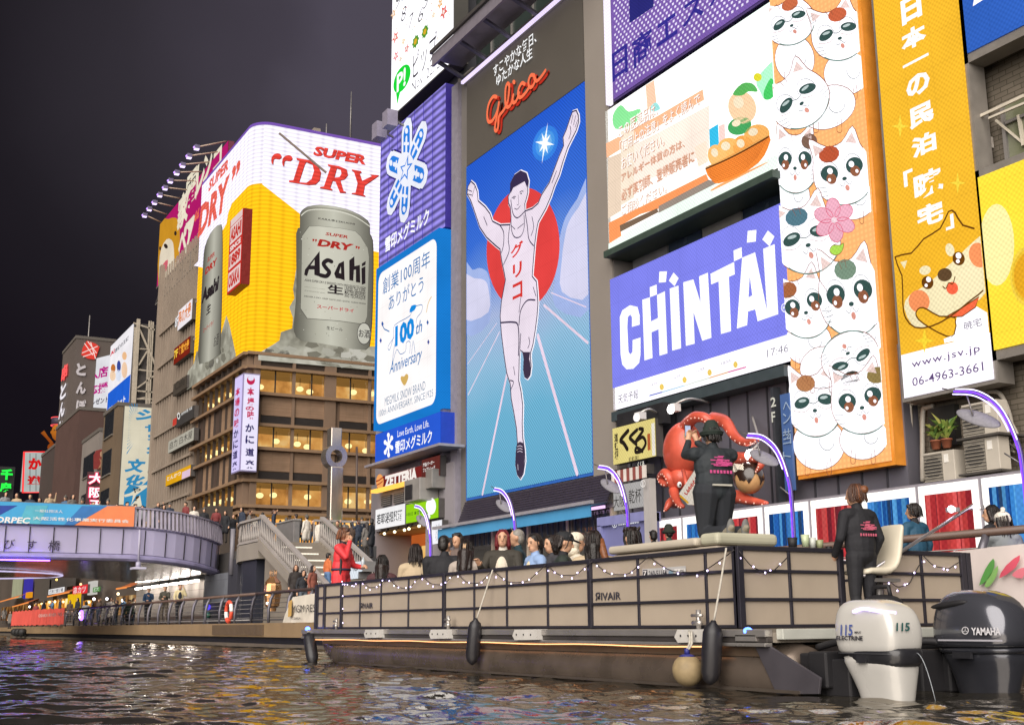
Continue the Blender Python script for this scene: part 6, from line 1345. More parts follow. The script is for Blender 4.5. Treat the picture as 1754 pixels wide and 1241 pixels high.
# ================================================================ arched violet lamps
LT = P('5a4c88', .4, metal=.3)
def make_lamp():
    N = thing('arch_lamp', 'x', 'street lamp', (0, 0, 0), 'arched violet lamps along the quay')
    arc = [(0, 0), (0, 1.0), (0, 1.85), (-.05, 2.27), (-.26, 2.75), (-.60, 3.03), (-1.0, 3.13)]
    q = catmull(arc, 5, False); b = MB(); b.tube([(x, 0, z) for x, z in q], .026, LT, 8); pole = b.build('pole', N)
    b = MB(); b.tube([(x - .0, -.045, z) for x, z in q], .013, E('7440ff', 2.4, light=True), 6); b.build('violet_tube', N)
    b = MB(); h = len(q) // 2; b.tube([(x + .03, -.05, z + .03) for x, z in q[h:]], .008, E('eee4ff', 2.4), 5); b.tube([(x - .025, -.05, z - .035) for x, z in q[h + 2:]], .010, E('d8c8ff', 2.6), 5); b.build('white_tube', N)
    c, r = V((-.70, 0.04, 2.70)), Matrix.Rotation(R_(24), 3, 'Y') @ Matrix.Rotation(R_(58), 3, 'X'); b = MB(); b.ball(c, .40, .11, .025, P('8a888e', .5, var=.14, vs=30), 24, 8, r); b.build('reflector', N)
    b = MB(); b.tube([(-.28, 0, 2.15), (-.06, 0, 2.0)], .012, STEEL, 5); b.build('stay', N); b = MB(); b.tube([(-.75, 0, 2.75), (-.82, 0, 3.05)], .012, STEEL, 5); b.tube([(-.95, 0, 3.12), (-1.25, 0, 3.22)], .01, STEEL, 4); b.build('stay', N)
    return N
lamp0 = make_lamp()
lx = [(-29.4, 'arched violet lamp with reflector in front of the warm eatery'), (-24.75, 'arched violet lamp below the athlete billboard'), (-20.1, 'arched violet lamp in front of the information board'), (-15.3, 'arched violet lamp before the tall blue cloth sign'), (-10.75, 'arched violet lamp nearest, below the lodging sign'), (-34.6, 'arched violet lamp farthest along the quay')]
for i, (x, lb) in enumerate(lx[:5]):
    o = lamp0 if i == 0 else copy_tree(lamp0); o.location = (x, 13.8, FL); o['label'] = lb
# ================================================================ far left cluster
def tower(name, label, x0, x1, y0, y1, z1, m, z0=4.0, feat=None, cat='building'):
    N = thing(name, label, cat, ((x0 + x1) / 2, (y0 + y1) / 2, z0)); b = MB(); b.box((x0, y0, z0), (x1, y1, z1), m); b.box((x0 - .1, y0 - .1, z1), (x1 + .1, y1 + .1, z1 + .4), P('5a544e', .7)); b.build('wall', N)
    if feat: feat(N)
    return N
g9, gz = Fr(110, 540, 6.205), Fr(0, 680, 5.847)
def wins(N, ax, v, cells, m):
    for (a0, z0, a1, z1) in cells:
        b = MB()
        if ax == 'x': b.box((v - .05, a0, z0), (v + .06, a1, z1), m); b.box((v, a0 - .1, z0 - .15), (v + .15, a1 + .1, z0), P('6a645c', .6))
        else: b.box((a0, v - .06, z0), (a1, v + .05, z1), m); b.box((a0 - .1, v - .15, z0 - .15), (a1 + .1, v, z0), P('6a645c', .6))
        b.build('window', N)
WD, WLIT = P('2a2c30', .2), E('c89848', .6)
a, c = onX(131, 579, -165), onX(178.5, 720, -165)
TW = tower('slab_tower', 'tall plain grey brown tower with a red emblem and white characters', -176, -165, a.y, c.y + .8, a.z, P('544b46', .7, var=.1, vs=.2))
A = Art(PX(-164.9), base=.05, step=.04)
A.poly(g9(195, 345, 240, 270, 330, 300, 375, 335, 340, 440, 320, 470, 250, 460, 180, 420), E('e8483c', .95), 1)
for p in ((215, 300, 300, 420), (250, 280, 340, 400), (190, 400, 350, 330), (200, 440, 320, 400), (280, 290, 330, 460)): A.stroke(g9(*p), 1.4, E('ffe4dc', 1), 2, 1)
for ch, y in (('と', 575), ('ん', 770), ('ぼ', 960)): A.text(ch, g9(130, y - 70)[0], g9(225, y + 70)[0], P('b4b0b4', .6), 1, .06)
A.build('emblem', TW)
A = Art(PY(a.y - .1), base=.05, step=.04); x0 = -176
for i, ch in enumerate('串とんかつ'): vs, fs = text_mesh(ch, .04, 0, 1.0, 1.0); A.add([A.pl.p3(-174.5 + 5 * x, 36.2 - i * 2.6 - 2.2 + 2.2 * y, .1) for x, y in vs], fs, E('f4eef4', 1.0) if i else E('ff5a5a', 1.2))
A.build('neon_characters', TW)
b = MB(); p = onX(154, 540, -168); b.tube([(-168, p.y, 36), (-168, p.y, p.z)], .09, STEEL, 5); tag(b.build('lightning_rod'), 'thin rod on top of the tall plain tower', 'antenna')
pt = Pl(onY(140, 672, 26.5), (math.cos(R_(22)), math.sin(R_(22)), 0))
flat_sign('support_sign', 'white billboard with magenta characters and yellow green corners', pt, g9(222, 487)[0], g9(500, 1100)[0], 'ecebf0', [('入店', g9(265, 580)[0], g9(468, 650)[0], 'c01c88', .03), ('応援', g9(255, 750)[0], g9(470, 810)[0], 'c01c88', .03), ('プレゼント', g9(248, 905)[0], g9(475, 920)[0], '3a3040', .03), ('いちごなび', g9(272, 1020)[0], g9(438, 1030)[0], 'a86a78', .0), lambda A: [A.poly(g9(222, 485, 310, 475, 262, 530, 222, 640), E('d8d81c', .95), 1), A.poly(g9(182, 1030, 190, 1040, 250, 1130, 178, 1165), E('d8d81c', .95), 1)]], .8, light=True, s=.9, cat='billboard')
gn = PY(26.3)
GN = flat_sign('agency_sign', 'white and blue billboard with pictured faces next to the lattice tower', gn, g9(497, 330)[0], g9(690, 965)[0], 'f6f2f6', [('AI', g9(497, 395)[0], g9(540, 395)[0], 'd83848', .04), ('店様の王様', g9(545, 360)[0], g9(692, 260)[0], '3a3a48', .02), lambda A: A.rect(g9(470, 830)[0], g9(690, 960)[0], E('2464d8', .95), 1), ('ガルフネット', g9(470, 990)[0], g9(655, 920)[0], 'f8fbff', .05), lambda A: [A.ell(g9(x, y)[0], rx, ry, E(c_, .95), 1) for x, y, rx, ry, c_ in ((525, 560, 4, 7, 'c87838'), (520, 640, 5, 9, 'f4d4b4'), (585, 540, 3.4, 10, '3a4a9a'), (583, 640, 4.4, 10, 'dfe6f6'), (645, 430, 4, 7, 'f2c090'), (645, 580, 5, 14, 'f4cfae'))]], 3.0, light=True, cat='billboard')
LTW = thing('lattice_tower', 'tall steel lattice frame with a ladder behind the blue and white billboard', 'tower', (-133, 28, 24)); gl_ = P('b8ad9c', .5, metal=.3)
def lx_(x, y): return onX(*g9(x, y)[0], -134)
b = MB()
for pts, r in (((790, 40, 740, 950), .35), ((760, 130, 725, 950), .28), ((905, 60, 870, 940), .16), ((945, 70, 905, 940), .16), ((925, 60, 888, 940), .12), ((735, 80, 960, 155), .16), ((800, 150, 1045, 700), .2), ((880, 380, 790, 530), .16), ((1010, 600, 760, 780), .16), ((740, 350, 885, 360), .12), ((770, 575, 1000, 600), .14), ((760, 800, 1045, 825), .16), ((765, 885, 955, 890), .14), ((800, 880, 860, 870), .1), ((1010, 880, 920, 930), .12)): b.bar(lx_(*pts[:2]), lx_(*pts[2:]), r, r, gl_)
b.build('frame', LTW); b = MB()
for i in range(22): y = 130 + i * 37; b.bar(lx_(740 - i, y), lx_(800 - i * 1.8, y + 4), .09, .09, gl_)
tag(b.build('ladder_rungs', LTW), kind='stuff')
SHN = PX(-123.5)
SH_ = flat_sign('brush_poster', 'tall poster with blue brush characters over a rising sun and blue wave', SHN, gz(1250, 88)[0], gz(1590, 1090)[0], 'efe6cc', [], .5, light=True, s=.8, cat='poster')
A = Art(SHN, base=.06, step=.03); sb = E('3a94c4', .85)
A.clip = (*SHN.uv(*gz(1235, 1090)[0]), *SHN.uv(*gz(1630, 88)[0]))
A.clip = (A.clip[0], A.clip[1], SHN.uv(*gz(1600, 1000)[0])[0], A.clip[3])
cx_, cy_ = 1370, 330
for i in range(44):
    t = 2 * math.pi * i / 44; d0, d1 = 105, 330; w = .028
    if math.cos(t) > .1 or math.sin(t) > .85: continue
    A.poly(gz(cx_ + d0 * .6 * math.cos(t), cy_ + d0 * 1.5 * math.sin(t), cx_ + d1 * math.cos(t - w), cy_ + d1 * 1.25 * math.sin(t - w), cx_ + d1 * math.cos(t + w), cy_ + d1 * 1.25 * math.sin(t + w)), sb, 0, clip=A.clip)
A.build('sun_rays', SH_); _c = A.clip; A = Art(SHN, base=.06, step=.03); A.clip = _c
A.poly(gz(1220, 980, 1300, 870, 1400, 900, 1480, 830, 1600, 790, 1600, 1095, 1210, 1095), sb, 1, clip=A.clip); A.poly(gz(1300, 1095, 1360, 980, 1500, 880, 1430, 880, 1300, 960, 1230, 980, 1250, 1000, 1330, 980, 1320, 1040, 1300, 1095, 1420, 1095, 1400, 980), E('efe6cc', .85), 2, clip=A.clip)
for ch, x0, y0, x1, y1 in (('シ', 1360, 115, 1580, 245), ('ャ', 1450, 270, 1575, 355), ('ッ', 1475, 370, 1580, 440), ('タ', 1465, 460, 1595, 575), ('ー', 1500, 590, 1560, 670), ('文', 1250, 610, 1450, 760), ('化', 1260, 770, 1450, 890)): A.text(ch, gz(x0, y0)[0], gz(x1, y1)[0], sb, 3, .05, .25)
for ch, x0, y0, x1, y1 in (('は', 1480, 680, 1590, 765), ('や', 1315, 900, 1405, 960), ('!', 1340, 985, 1390, 1040)): A.text(ch, gz(x0, y0)[0], gz(x1, y1)[0], E('4a3c30', .7), 3, .02, .2)
A.build('brush_characters', SH_)
p = SHN.uv(*gz(1250, 88)[0]); 
tower('mid_building', 'brown office building carrying the brush poster on its end wall', -131.5, -124.1, 23.2, 30, 22.6, P('645442', .7, var=.14, vs=.3), 4, lambda N: wins(N, 'y', 23.2, [(-130.5, 8 + i * 4, -126, 10.5 + i * 4) for i in range(4)], WD))
tower('pale_building', 'pale grey narrow building with dark windows behind the pink neon characters', -152, -141, 24.5, 29, 22.5, P('7a726c', .7, var=.1, vs=.3), 4, lambda N: (wins(N, 'x', -141, [(24.8, 10 + i * 5, 25.6, 12.8 + i * 5) for i in range(2)], WD), wins(N, 'y', 24.5, [(-150, 9 + i * 4.5, -143, 11.5 + i * 4.5) for i in range(3)], WD)))
N = thing('arch_niche', 'dark red arched niche with a faint figure relief above the pink neon characters', 'relief', (-140.8, 27, 14)); A = Art(PX(-140.8), base=.03, step=.03); A.poly(gz(935, 720, 935, 580, 960, 535, 1010, 520, 1048, 525, 1045, 720), P('7a2420', .6), 0); A.ell(gz(1015, 570)[0], 2.5, 5, P('a88468', .6), 1); A.stroke(gz(1000, 620, 1015, 660, 990, 710), 2.5, P('a87858', .6), 1); A.build('relief', N)
N = thing('pink_neon_sign', 'glowing pink neon characters stacked upright over the bridge crowd', 'neon sign', (-140, 27, 12)); A = Art(PX(-139.6), base=.1, step=.06)
for ch, x0, y0, x1, y1 in (('大', 890, 755, 1035, 875), ('阪', 895, 900, 1030, 1010), ('王', 895, 1030, 1030, 1120)):
    A.text(ch, gz(x0 - 9, y0 - 9)[0], gz(x1 + 9, y1 + 9)[0], E('f04a6c', 1.3), 0, .085); A.text(ch, gz(x0, y0)[0], gz(x1, y1)[0], E('ffe8ee', 1.6), 1, .02)
b = MB(); A.build('neon_characters', N); a, c = PX(-139.8).uv(*gz(880, 745)[0]), PX(-139.8).uv(*gz(1045, 1120)[0]); b.slab(PX(-139.8), a[0], c[1], c[0], a[1], .3, 0, P('4a2a30', .6)); b.build('back_board', N)
tower('dark_building', 'dark maroon building under the tall plain tower', -172, -154, 24.2, 30, 27, P('4a342e', .75, var=.12, vs=.3), 4, lambda N: wins(N, 'x', -154, [(25 + 1.6 * j, 12 + i * 4, 26 + 1.6 * j, 14 + i * 4) for i in range(2) for j in range(2)], WD))
tower('narrow_building', 'narrow dark building with a lit window column beside the figure sign', -195, -176, 25.6, 30, 26.2, P('3a302c', .75), 4, lambda N: wins(N, 'x', -176, [(26.0, 10 + i * 2.4, 26.9, 11.8 + i * 2.4) for i in range(6)], E('a8884c', .5)))
K = flat_sign('crab_neon_sign', 'red edged white sign with red characters above the far end of the bridge', PX(-200), gz(235, 545)[0], gz(455, 955)[0], 'c8d0cc', [('か', gz(288, 605)[0], gz(415, 730)[0], 'd81c1c', .06), ('道', gz(275, 780)[0], gz(410, 895)[0], 'c82020', .06), ('に', gz(425, 610)[0], gz(452, 720)[0], 'd84a3a', .03)] + [(lambda i: lambda A: A.stroke(gz(300 + i * 60, 565, 300 + i * 60, 940), 1.0, E('6a6c6c', .6), 1, 1))(i) for i in range(3)], .6, s=.75, light=True, cat='neon sign')
A = Art(PX(-200), base=.3); q = gz(240, 550, 455, 548, 450, 952, 225, 955); A.stroke(q, 3.2, E('ff3a3a', 1.5), 1, 1, True); A.build('neon_edge', K)
K = thing('green_neon_sign', 'green neon characters at the far end of the bridge', 'neon sign', (-215, 22.5, 20)); A = Art(PX(-215), base=.1); A.text('千', gz(12, 715)[0], gz(122, 830)[0], E('2cf04a', 1.3), 1, .06); A.text('房', gz(0, 850)[0], gz(108, 950)[0], E('2cf04a', 1.3), 1, .05); A.build('neon_characters', K)
b = MB(); a, c = PX(-215.5).uv(*gz(-20, 690)[0]), PX(-215.5).uv(*gz(130, 1000)[0]); b.slab(PX(-215.5), a[0], c[1] - 6, c[0], a[1], .5, 0, P('1c1a1e', .8)); b.build('back_board', K)
K = thing('cook_figure', 'orange lit giant cook bust with a dark cap over the canal roofs', 'sculpture', onX(100, 760, -190))
def cx(x, y, d=0.0): return onX(*gz(x, y)[0], -190 + d)
rr_ = lambda px: px / 5.847 / 2060 * 172
FC = Eramp('face_lit', [(0, '9a4a18'), (.4, 'e08a2c'), (.8, 'ffc45a')], (0, .6, .8), 38, 44, .85, False, .05)  # orange light on the figure put into a glowing colour run
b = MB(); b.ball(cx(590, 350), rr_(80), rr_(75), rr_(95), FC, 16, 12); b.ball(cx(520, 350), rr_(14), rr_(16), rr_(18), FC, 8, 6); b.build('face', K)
b = MB(); b.loft([[cx(600, 270) + V((rr_(92) * math.cos(t), rr_(88) * math.sin(t), z)) for t in (2 * math.pi * i / 16 for i in range(16))] for z in (-rr_(15), rr_(68))], P('2a2034', .6)); b.tube([cx(600, 272) + V((rr_(94) * math.cos(t), rr_(90) * math.sin(t), -rr_(15))) for t in (2 * math.pi * i / 16 for i in range(17))], rr_(4), E('ff5a5a', 1.5), 5); b.tube([cx(600, 272) + V((rr_(94) * math.cos(t), rr_(90) * math.sin(t), rr_(66))) for t in (2 * math.pi * i / 16 for i in range(17))], rr_(4), E('ff5a5a', 1.5), 5); b.build('cap', K)
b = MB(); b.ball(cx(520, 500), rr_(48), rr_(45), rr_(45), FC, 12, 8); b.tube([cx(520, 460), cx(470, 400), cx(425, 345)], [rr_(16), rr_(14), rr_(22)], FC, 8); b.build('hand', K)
b = MB(); b.ball(cx(545, 330, .8), rr_(10), rr_(10), rr_(6), P('3a2010', .6), 6, 4); b.tube([cx(525, 405), cx(560, 412)], rr_(4), P('5a2a14', .6), 5); b.tube([cx(540, 312), cx(580, 305)], rr_(4), P('3a2010', .6), 5); b.build('features', K)
# ================================================================ beyond the bridge: stalls along the quay
FS = thing('far_stalls', 'row of warm lit stalls and shop fronts seen under the bridge', 'shops', (-130, 20, FL))
b = MB(); b.box((-250, 22.4, FL), (-84.2, 24, 9), P('4a4038', .7, var=.2, vs=.2)); b.build('wall', FS)
gu = Fr(0, 960, 7.016); pu = PY(21.6)
def fq(x0, y0, x1, y1, m, L=0, nm='lit_front', back=.3):
    (a0, z1), (a1, z0) = pu.uv(*gu(x0, y0)[0]), pu.uv(*gu(x1, y1)[0]); b = MB(); b.slab(pu, a0, z0, a1, z1, back, L * .1, m); b.build(nm, FS)
WS = Eramp('stall', [(.25, '7a4418'), (.45, 'd8862c'), (.6, 'f4b650'), (.8, 'fff0b8')], (0, 0, 0), -.5, .5, 1.1, True, .75, .8)
fq(580, 480, 800, 560, WS, 1); fq(420, 520, 575, 600, WS, 1); fq(1000, 480, 1060, 560, WS, 1); fq(1400, 430, 1600, 640, Eramp('stall2', [(.25, '4a3424'), (.5, 'a87848'), (.75, 'e8c890')], (0, 0, 0), -.5, .5, .7, True, .75, .8), 0)
fq(20, 560, 300, 700, Eramp('stall3', [(.25, '3a2418'), (.5, '8a5a30'), (.75, 'd8a860')], (0, 0, 0), -.5, .5, .6, True, .75, .8), 0)
fq(155, 225, 230, 440, E('c8c8a4', .6)); fq(290, 225, 355, 440, E('4a40b8', .7)); fq(320, 380, 360, 440, E('f0a020', .9), 1)
fq(1060, 250, 1130, 400, E('e8e4dc', .7)); fq(420, 225, 600, 470, P('4a443e', .6)); fq(600, 225, 870, 300, P('3c3834', .6))
sg = [('white_shop_sign', 'small white lit sign over the stalls under the bridge', (588, 345), (775, 375), 'f4f2f2', '焼肉食堂酒場', '5a5660'), ('yellow_stall_sign', 'square yellow lit screen among the stalls under the bridge', (820, 405), (970, 560), 'f0c01c', '', ''), ('red_stall_sign', 'red neon board among the stalls under the bridge', (880, 310), (1052, 385), 'e8343c', '串カツ', 'ffd8d8'), ('green_stall_sign', 'small green board over the stalls under the bridge', (1122, 320), (1208, 365), '5a8a4c', '抹茶', 'e8f4e0')]
for nm, lb, tl, br, col, tx, tcx in sg:
    flat_sign(nm, lb, PY(21.2), gu(*tl)[0], gu(*br)[0], col, ([(tx, gu(tl[0] + 15, tl[1] + 6)[0], gu(br[0] - 12, br[1] - 6)[0], tcx, .02)] if tx else [(lambda k: lambda A: A.stroke(gu(830 + k * 28, 415, 830 + k * 28, 555), .6, E('6a5a10', .8), 1, 1))(k) for k in range(5)]), .2, light=True)
b = MB()
for x0, y0, x1, y1 in ((0, 490, 220, 430), (150, 550, 340, 500), (570, 430, 830, 375), (1400, 335, 1570, 310)):
    p, q = onY(*gu(x0, y0)[0], 20.4), onY(*gu(x1, y1)[0], 20.4); b = MB(); b.add([p, q, q + V((0, 1.2, .5)), p + V((0, 1.2, .5))], [(0, 1, 2, 3)], P('a85a30', .6)); b.bar(p, q, .1, .12, E('ff9a50', 1.0)); b.build('awning', FS)
for x, y, s_, c_ in ((355, 550, 6, 'fff4ff'), (1130, 458, 8, 'fff0ff'), (1285, 455, 4, 'f4f4ff'), (1475, 475, 6, 'fff4e8'), (970, 280, 3, 'ffb080'), (660, 490, 4, 'ffe8a0'), (595, 495, 4, 'ffe8a0'), (500, 515, 3, 'ffd890'), (680, 225, 3, 'ffc868'), (1070, 495, 3, 'ffd8b0'), (1420, 395, 4, 'ffe0b0'), (760, 490, 3, 'ffe0a0'), (410, 572, 3, 'ffe0a0')):
    p = onY(*gu(x, y)[0], 20.6); b = MB(); b.ball(p, .12, .12, .12, E(c_, s_), 8, 6); b.build('stall_lamp', FS)
# red cloth and fenders of the far quay
RC = thing('quay_banner', 'long wrinkled red cloth with white lettering on the far quay railing', 'banner', (-95, 12.2, FL)); b = MB(); vs, fs = [], []; m_ = P('d8584c', .7, var=.15, vs=.8); n_ = 120
pth_ = [(-82.4, 13.0), (-90, 12.2), (-100, 12.0), (-103, 12.6)]
def pp_(t):
    L = [math.hypot(pth_[i + 1][0] - pth_[i][0], pth_[i + 1][1] - pth_[i][1]) for i in range(3)]; s = t * sum(L)
    for i in range(3):
        if s <= L[i] or i == 2: f = min(s / L[i], 1); return pth_[i][0] + (pth_[i + 1][0] - pth_[i][0]) * f, pth_[i][1] + (pth_[i + 1][1] - pth_[i][1]) * f
        s -= L[i]
for i in range(n_ + 1):
    x, y = pp_(i / n_); w = .05 * math.sin(i * 1.3) + .03 * math.sin(i * 3.1)
    for z in (FL + .12, FL + .6, FL + 1.15): vs.append((x, y - .12 + w * (1 if z < 1.7 else .4), z + .03 * math.sin(i * .7)))
for i in range(n_): fs += [(i * 3 + j, i * 3 + 3 + j, i * 3 + 4 + j, i * 3 + 1 + j) for j in (0, 1)]
b.add(vs, fs, m_, True); b.build('cloth', RC)
A = Art(PY(11.6), base=.02); A.text('OSAKA RIVER FES SAKURA', gu(470, 640)[0], gu(930, 650)[0], P('f4d8d0', .7), 1, .02); A.build('lettering', RC)
for i, dx in enumerate((0, 1.6, 3.2)):
    p = V((-93.5 - dx * 1.2, 11.95, .38)); b = MB(); b.tube([p + V((-.5, -.1, .05)), p + V((.5, -.1, .05))], .26, P('1c1c1c', .6), 10); tag(b.build('tyre_fender'), 'black rubber fender on the far quay wall', 'fender', 'rubber fenders on the far quay wall')
N = thing('violet_light', 'pair of round violet lamps at the end of the red cloth', 'lamp', (-81.8, 12.9, FL + .8))
for z in (FL + .85, FL + .4): p = onY(*gu(978, 630 if z > 1.4 else 675)[0], 12.8); b = MB(); b.ball(p, .22, .12, .2, E('8a5cff', 5.0, light=True), 10, 8); b.ball(p + V((.03, -.1, 0)), .09, .05, .09, E('efe6ff', 5), 8, 6); b.build('lamp', N)
# ================================================================ pontoon boat
BY, BZ0, BZ1 = 8.4, .64, 1.50
FR_ = P('34323a', .42, metal=.3); BEI = P('ab9d8c', .5, var=.07, vs=2.2, bump=.08, bs=3); ALU = P('b9b4b0', .3, metal=.7, var=.08); HUL = P('6e6258', .28, metal=.5, var=.28, vs=2.2, bump=.1, bs=4); WPAD = P('c9c5bf', .5)
BO = thing('pontoon_boat', 'long beige panelled pontoon boat with string lights and two outboard motors', 'boat', (-16, 10, 0))
fence_x = [onY(x, 1040, BY).x for x in (545, 557, 586, 617, 653, 700, 762, 813, 869, 939, 1013, 1095, 1212, 1265)]
zr = [BZ0 + .02, BZ0 + .30, BZ0 + .60, BZ1 - .02]
def fence(name, pts, thick, skip=()):
    """panels and bars along a straight run of posts"""
    f = MB()
    for z in zr: f.bar(V((*pts[0], z)), V((*pts[-1], z)), .045, .035 if z < 1.4 else .05, FR_)
    for i, p in enumerate(pts): w = .075 if i in thick else .035; f.bar(V((*p, BZ0)), V((*p, BZ1 + (.0))), w, w, FR_, (1, 0, 0))
    o = f.build(name, BO, bev=.006)
    a, c = V((*pts[0], 0)), V((*pts[-1], 0)); n = (c - a).normalized().cross(V((0, 0, 1)))
    for i in range(len(pts) - 1):
        q = MB(); p, r = V((*pts[i], 0)) - n * .012, V((*pts[i + 1], 0)) - n * .012; q.bar(p + V((0, 0, (BZ0 + BZ1) / 2)), r + V((0, 0, (BZ0 + BZ1) / 2)), .012, BZ1 - BZ0 - .06, BEI); q.build('panel', o)
    return o
fence('side_fence', [(x, BY) for x in fence_x], (1, 2, 6, 10, 13))
sy = [onX(x, 1000, -10.2).y for x in (1353, 1440)]; sy2 = [onX(x, 1000, -10.2).y for x in (1505, 1580, 1650)]
fence('stern_fence', [(-10.2, BY)] + [(-10.2, y) for y in sy], (0, 2)); fence('stern_fence', [(-10.2, y) for y in sy2], (0, 2))
fence('far_fence', [(-10.2 - 1.3 * i, 11.9) for i in range(11)], (0, 5, 10)); fence('bow_fence', [(-23.25, 11.9), (-23.25, 10.6)], (0, 1)); fence('bow_fence', [(-23.25, 9.7), (-23.25, BY)], (0, 1))
b = MB(); b.box((-23.5, 8.30, .50), (-9.55, 11.98, .60), P('8d8478', .6)); b.box((-23.5, 8.30, .60), (-9.55, 11.98, .635), P('6f675c', .7)); b.build('deck', BO)
b = MB(); b.box((-23.55, 8.20, .555), (-9.6, 8.30, .63), ALU); b.box((-23.55, 8.22, .50), (-9.6, 8.30, .552), P('55504e', .4, metal=.5)); b.box((-23.55, 8.19, .46), (-9.6, 8.29, .497), ALU); b.box((-9.55, 8.3, .53), (-9.45, 11.95, .635), P('cfd0c6', .35, metal=.2)); b.build('rub_rail', BO, bev=.008)
for x0, x1 in ((628, 655), (740, 772), (883, 925), (1161, 1212)):
    a, c = onY(x0, 1083, 8.18).x, onY(x1, 1083, 8.18).x; b = MB(); q = [(a, .55), (a + .06, .63), (c - .02, .635), (c, .63), (c, .50), (a + .06, .49)]; b.add([(x, y, z) for y in (8.30, 8.13) for x, z in q], [(0, 1, 2, 3, 4, 5), (11, 10, 9, 8, 7, 6)] + [(i, 6 + i, 6 + (i + 1) % 6, (i + 1) % 6) for i in range(6)], WPAD)
    for k in range(3): b.ball((a + .12 + k * (c - a - .2) / 2.4, 8.125, .565), .014, .008, .014, DARK, 6, 4)
    b.build('bumper_pad', BO, bev=.02)
b = MB(); b.tube([(x, 8.21 + .012 * math.sin(x * 3), .447 + .006 * math.sin(x * 2.3)) for x in (-23.2 + i * .4 for i in range(33))], .007, E('ffb47a', 2.6, light=True), 5); b.build('warm_light_strip', BO)
def pontoon(yc):
    rings = []
    for x, rz_, ry_, zc in ((-23.35, .05, .05, .40), (-23.0, .16, .15, .34), (-22.5, .27, .26, .26), (-21.8, .34, .33, .19), (-21.0, .37, .36, .16), (-12.0, .37, .36, .16), (-10.2, .37, .36, .16), (-9.7, .36, .35, .16), (-9.45, .30, .30, .15)):
        rings.append([V((x, yc + ry_ * math.cos(t), zc + rz_ * math.sin(t))) for t in (2 * math.pi * i / 24 for i in range(24))][::-1])
    b = MB(); b.loft(rings, HUL); b.box((-22.6, yc - .32, .36), (-9.7, yc + .32, .47), P('6b5a4a', .4, metal=.3))
    for z in (.02,): b.box((-21.5, yc - .385, z), (-9.2, yc - .355, z + .03), P('5d544c', .4, metal=.4))
    b.build('pontoon', BO)
for yc in (8.62, 10.15, 11.6): pontoon(yc)
b = MB(); q = [onY(x, y, 8.26) for x, y in ((1282, 1083), (1405, 1160), (1402, 1188), (1330, 1188))]; q2 = [p + V((0, .03, 0)) for p in q]; b.add(q + q2, [(3, 2, 1, 0), (4, 5, 6, 7)] + [(i, (i + 1) % 4, 4 + (i + 1) % 4, 4 + i) for i in range(4)], P('5a565c', .4, metal=.4)); b.build('splash_fin', BO, bev=.006)
b = MB(); b.box((-9.6, 8.9, .05), (-9.3, 11.3, .5), P('2a2626', .5)); b.box((-9.4, 8.45, -.05), (-8.95, 8.9, .40), DARK); b.box((-9.4, 9.6, .0), (-8.9, 10.5, .42), DARK); b.build('transom', BO, bev=.02)
for k, pts in enumerate((((-9.4, 8.7, .45), (-9.0, 8.75, .52), (-8.8, 8.9, .42), (-8.75, 9.05, .34)), ((-9.4, 9.1, .48), (-9.1, 9.0, .38), (-8.8, 9.05, .40)), ((-9.3, 9.6, .45), (-8.9, 9.8, .50), (-8.6, 9.95, .36)), ((-9.35, 8.55, .40), (-9.1, 8.5, .2), (-8.9, 8.75, .18)))):
    b = MB(); b.tube(catmull([tuple(p) for p in pts], 6, False), (.035, .028, .04, .014)[k], DARK if k < 3 else P('8a8478', .6), 8); b.build('cable', BO)
A = Art(PY(BY - .0), base=.004, step=.002)
pm = P('3c3a42', .5); pw = P('dad6d2', .5)
A.text('ЯIVAIR', (1020, 1014), (1064, 1026), pm, 1, .02); A.build('lettering', BO); A = Art(PY(BY - .0), base=.004, step=.002); A.text('ЯIVAIR', (617, 1032), (639, 1041), pm, 1, .02); A.build('lettering', BO); A = Art(PY(BY - .0), base=.004, step=.002)
A.rect((1101, 974), (1176, 986), P('b8b6b4', .5), 1); A.rect((1102, 975.5), (1110, 986), P('2c2a2e', .5), 2); A.text('7', (1103, 977), (1109, 985), pw, 3, .02); A.text('260-51164', (1112, 977), (1143, 985), pm, 2, .02); A.ell((1150, 980), 4, 4, P('8aa6b8', .5), 2); A.rect((1156, 974), (1175, 985), pw, 2); A.text('大阪', (1158, 975.5), (1174, 984), pm, 3, .0)
A.build('number_plate', BO)
# seats: lounge near the stern, benches along both sides, the helm chair
CU, CU2 = P('a5998a', .6, var=.05, vs=2), P('bdb3a2', .6, var=.05, vs=2)
LX0, LXM, LX1 = onY(1062, 925, 8.75).x, onY(1240, 925, 9.0).x, onY(1326, 925, 9.45).x
b = MB(); b.box((LX0, 8.62, .64), (LX1 - .02, 9.5, 1.55), CU); b.build('lounge_base', BO, bev=.03)
b = MB(); b.box((LX0 - .04, 8.58, 1.56), (LXM, 9.55, 1.66), CU2); b.build('lounge_cushion', BO, bev=.04, seg=3); b = MB(); b.box((LXM + .02, 8.62, 1.56), (LX1, 9.52, 1.70), P('b5b29c', .6, var=.05)); b.build('lounge_cushion', BO, bev=.05, seg=3)
for y0, y1, bk in ((8.55, 9.15, 8.5), (11.2, 11.8, 11.72)):
    b = MB(); b.box((-22.0, y0, .64), (-13.6, y1, 1.08), CU); b.build('bench', BO, bev=.04); b = MB(); b.box((-22.0, bk, 1.08), (-13.6, bk + .12, 1.46), CU2); b.build('bench_back', BO, bev=.04)
p = onY(1502, 975, 10.25); HX = p.x
b = MB(); b.tube([(HX, 10.25, .64), (HX, 10.25, 1.15)], .05, STEEL, 10); b.box((HX - .2, 10.05, 1.13), (HX + .15, 10.45, 1.17), STEEL); b.build('chair_post', BO)
b = MB(); rg = []
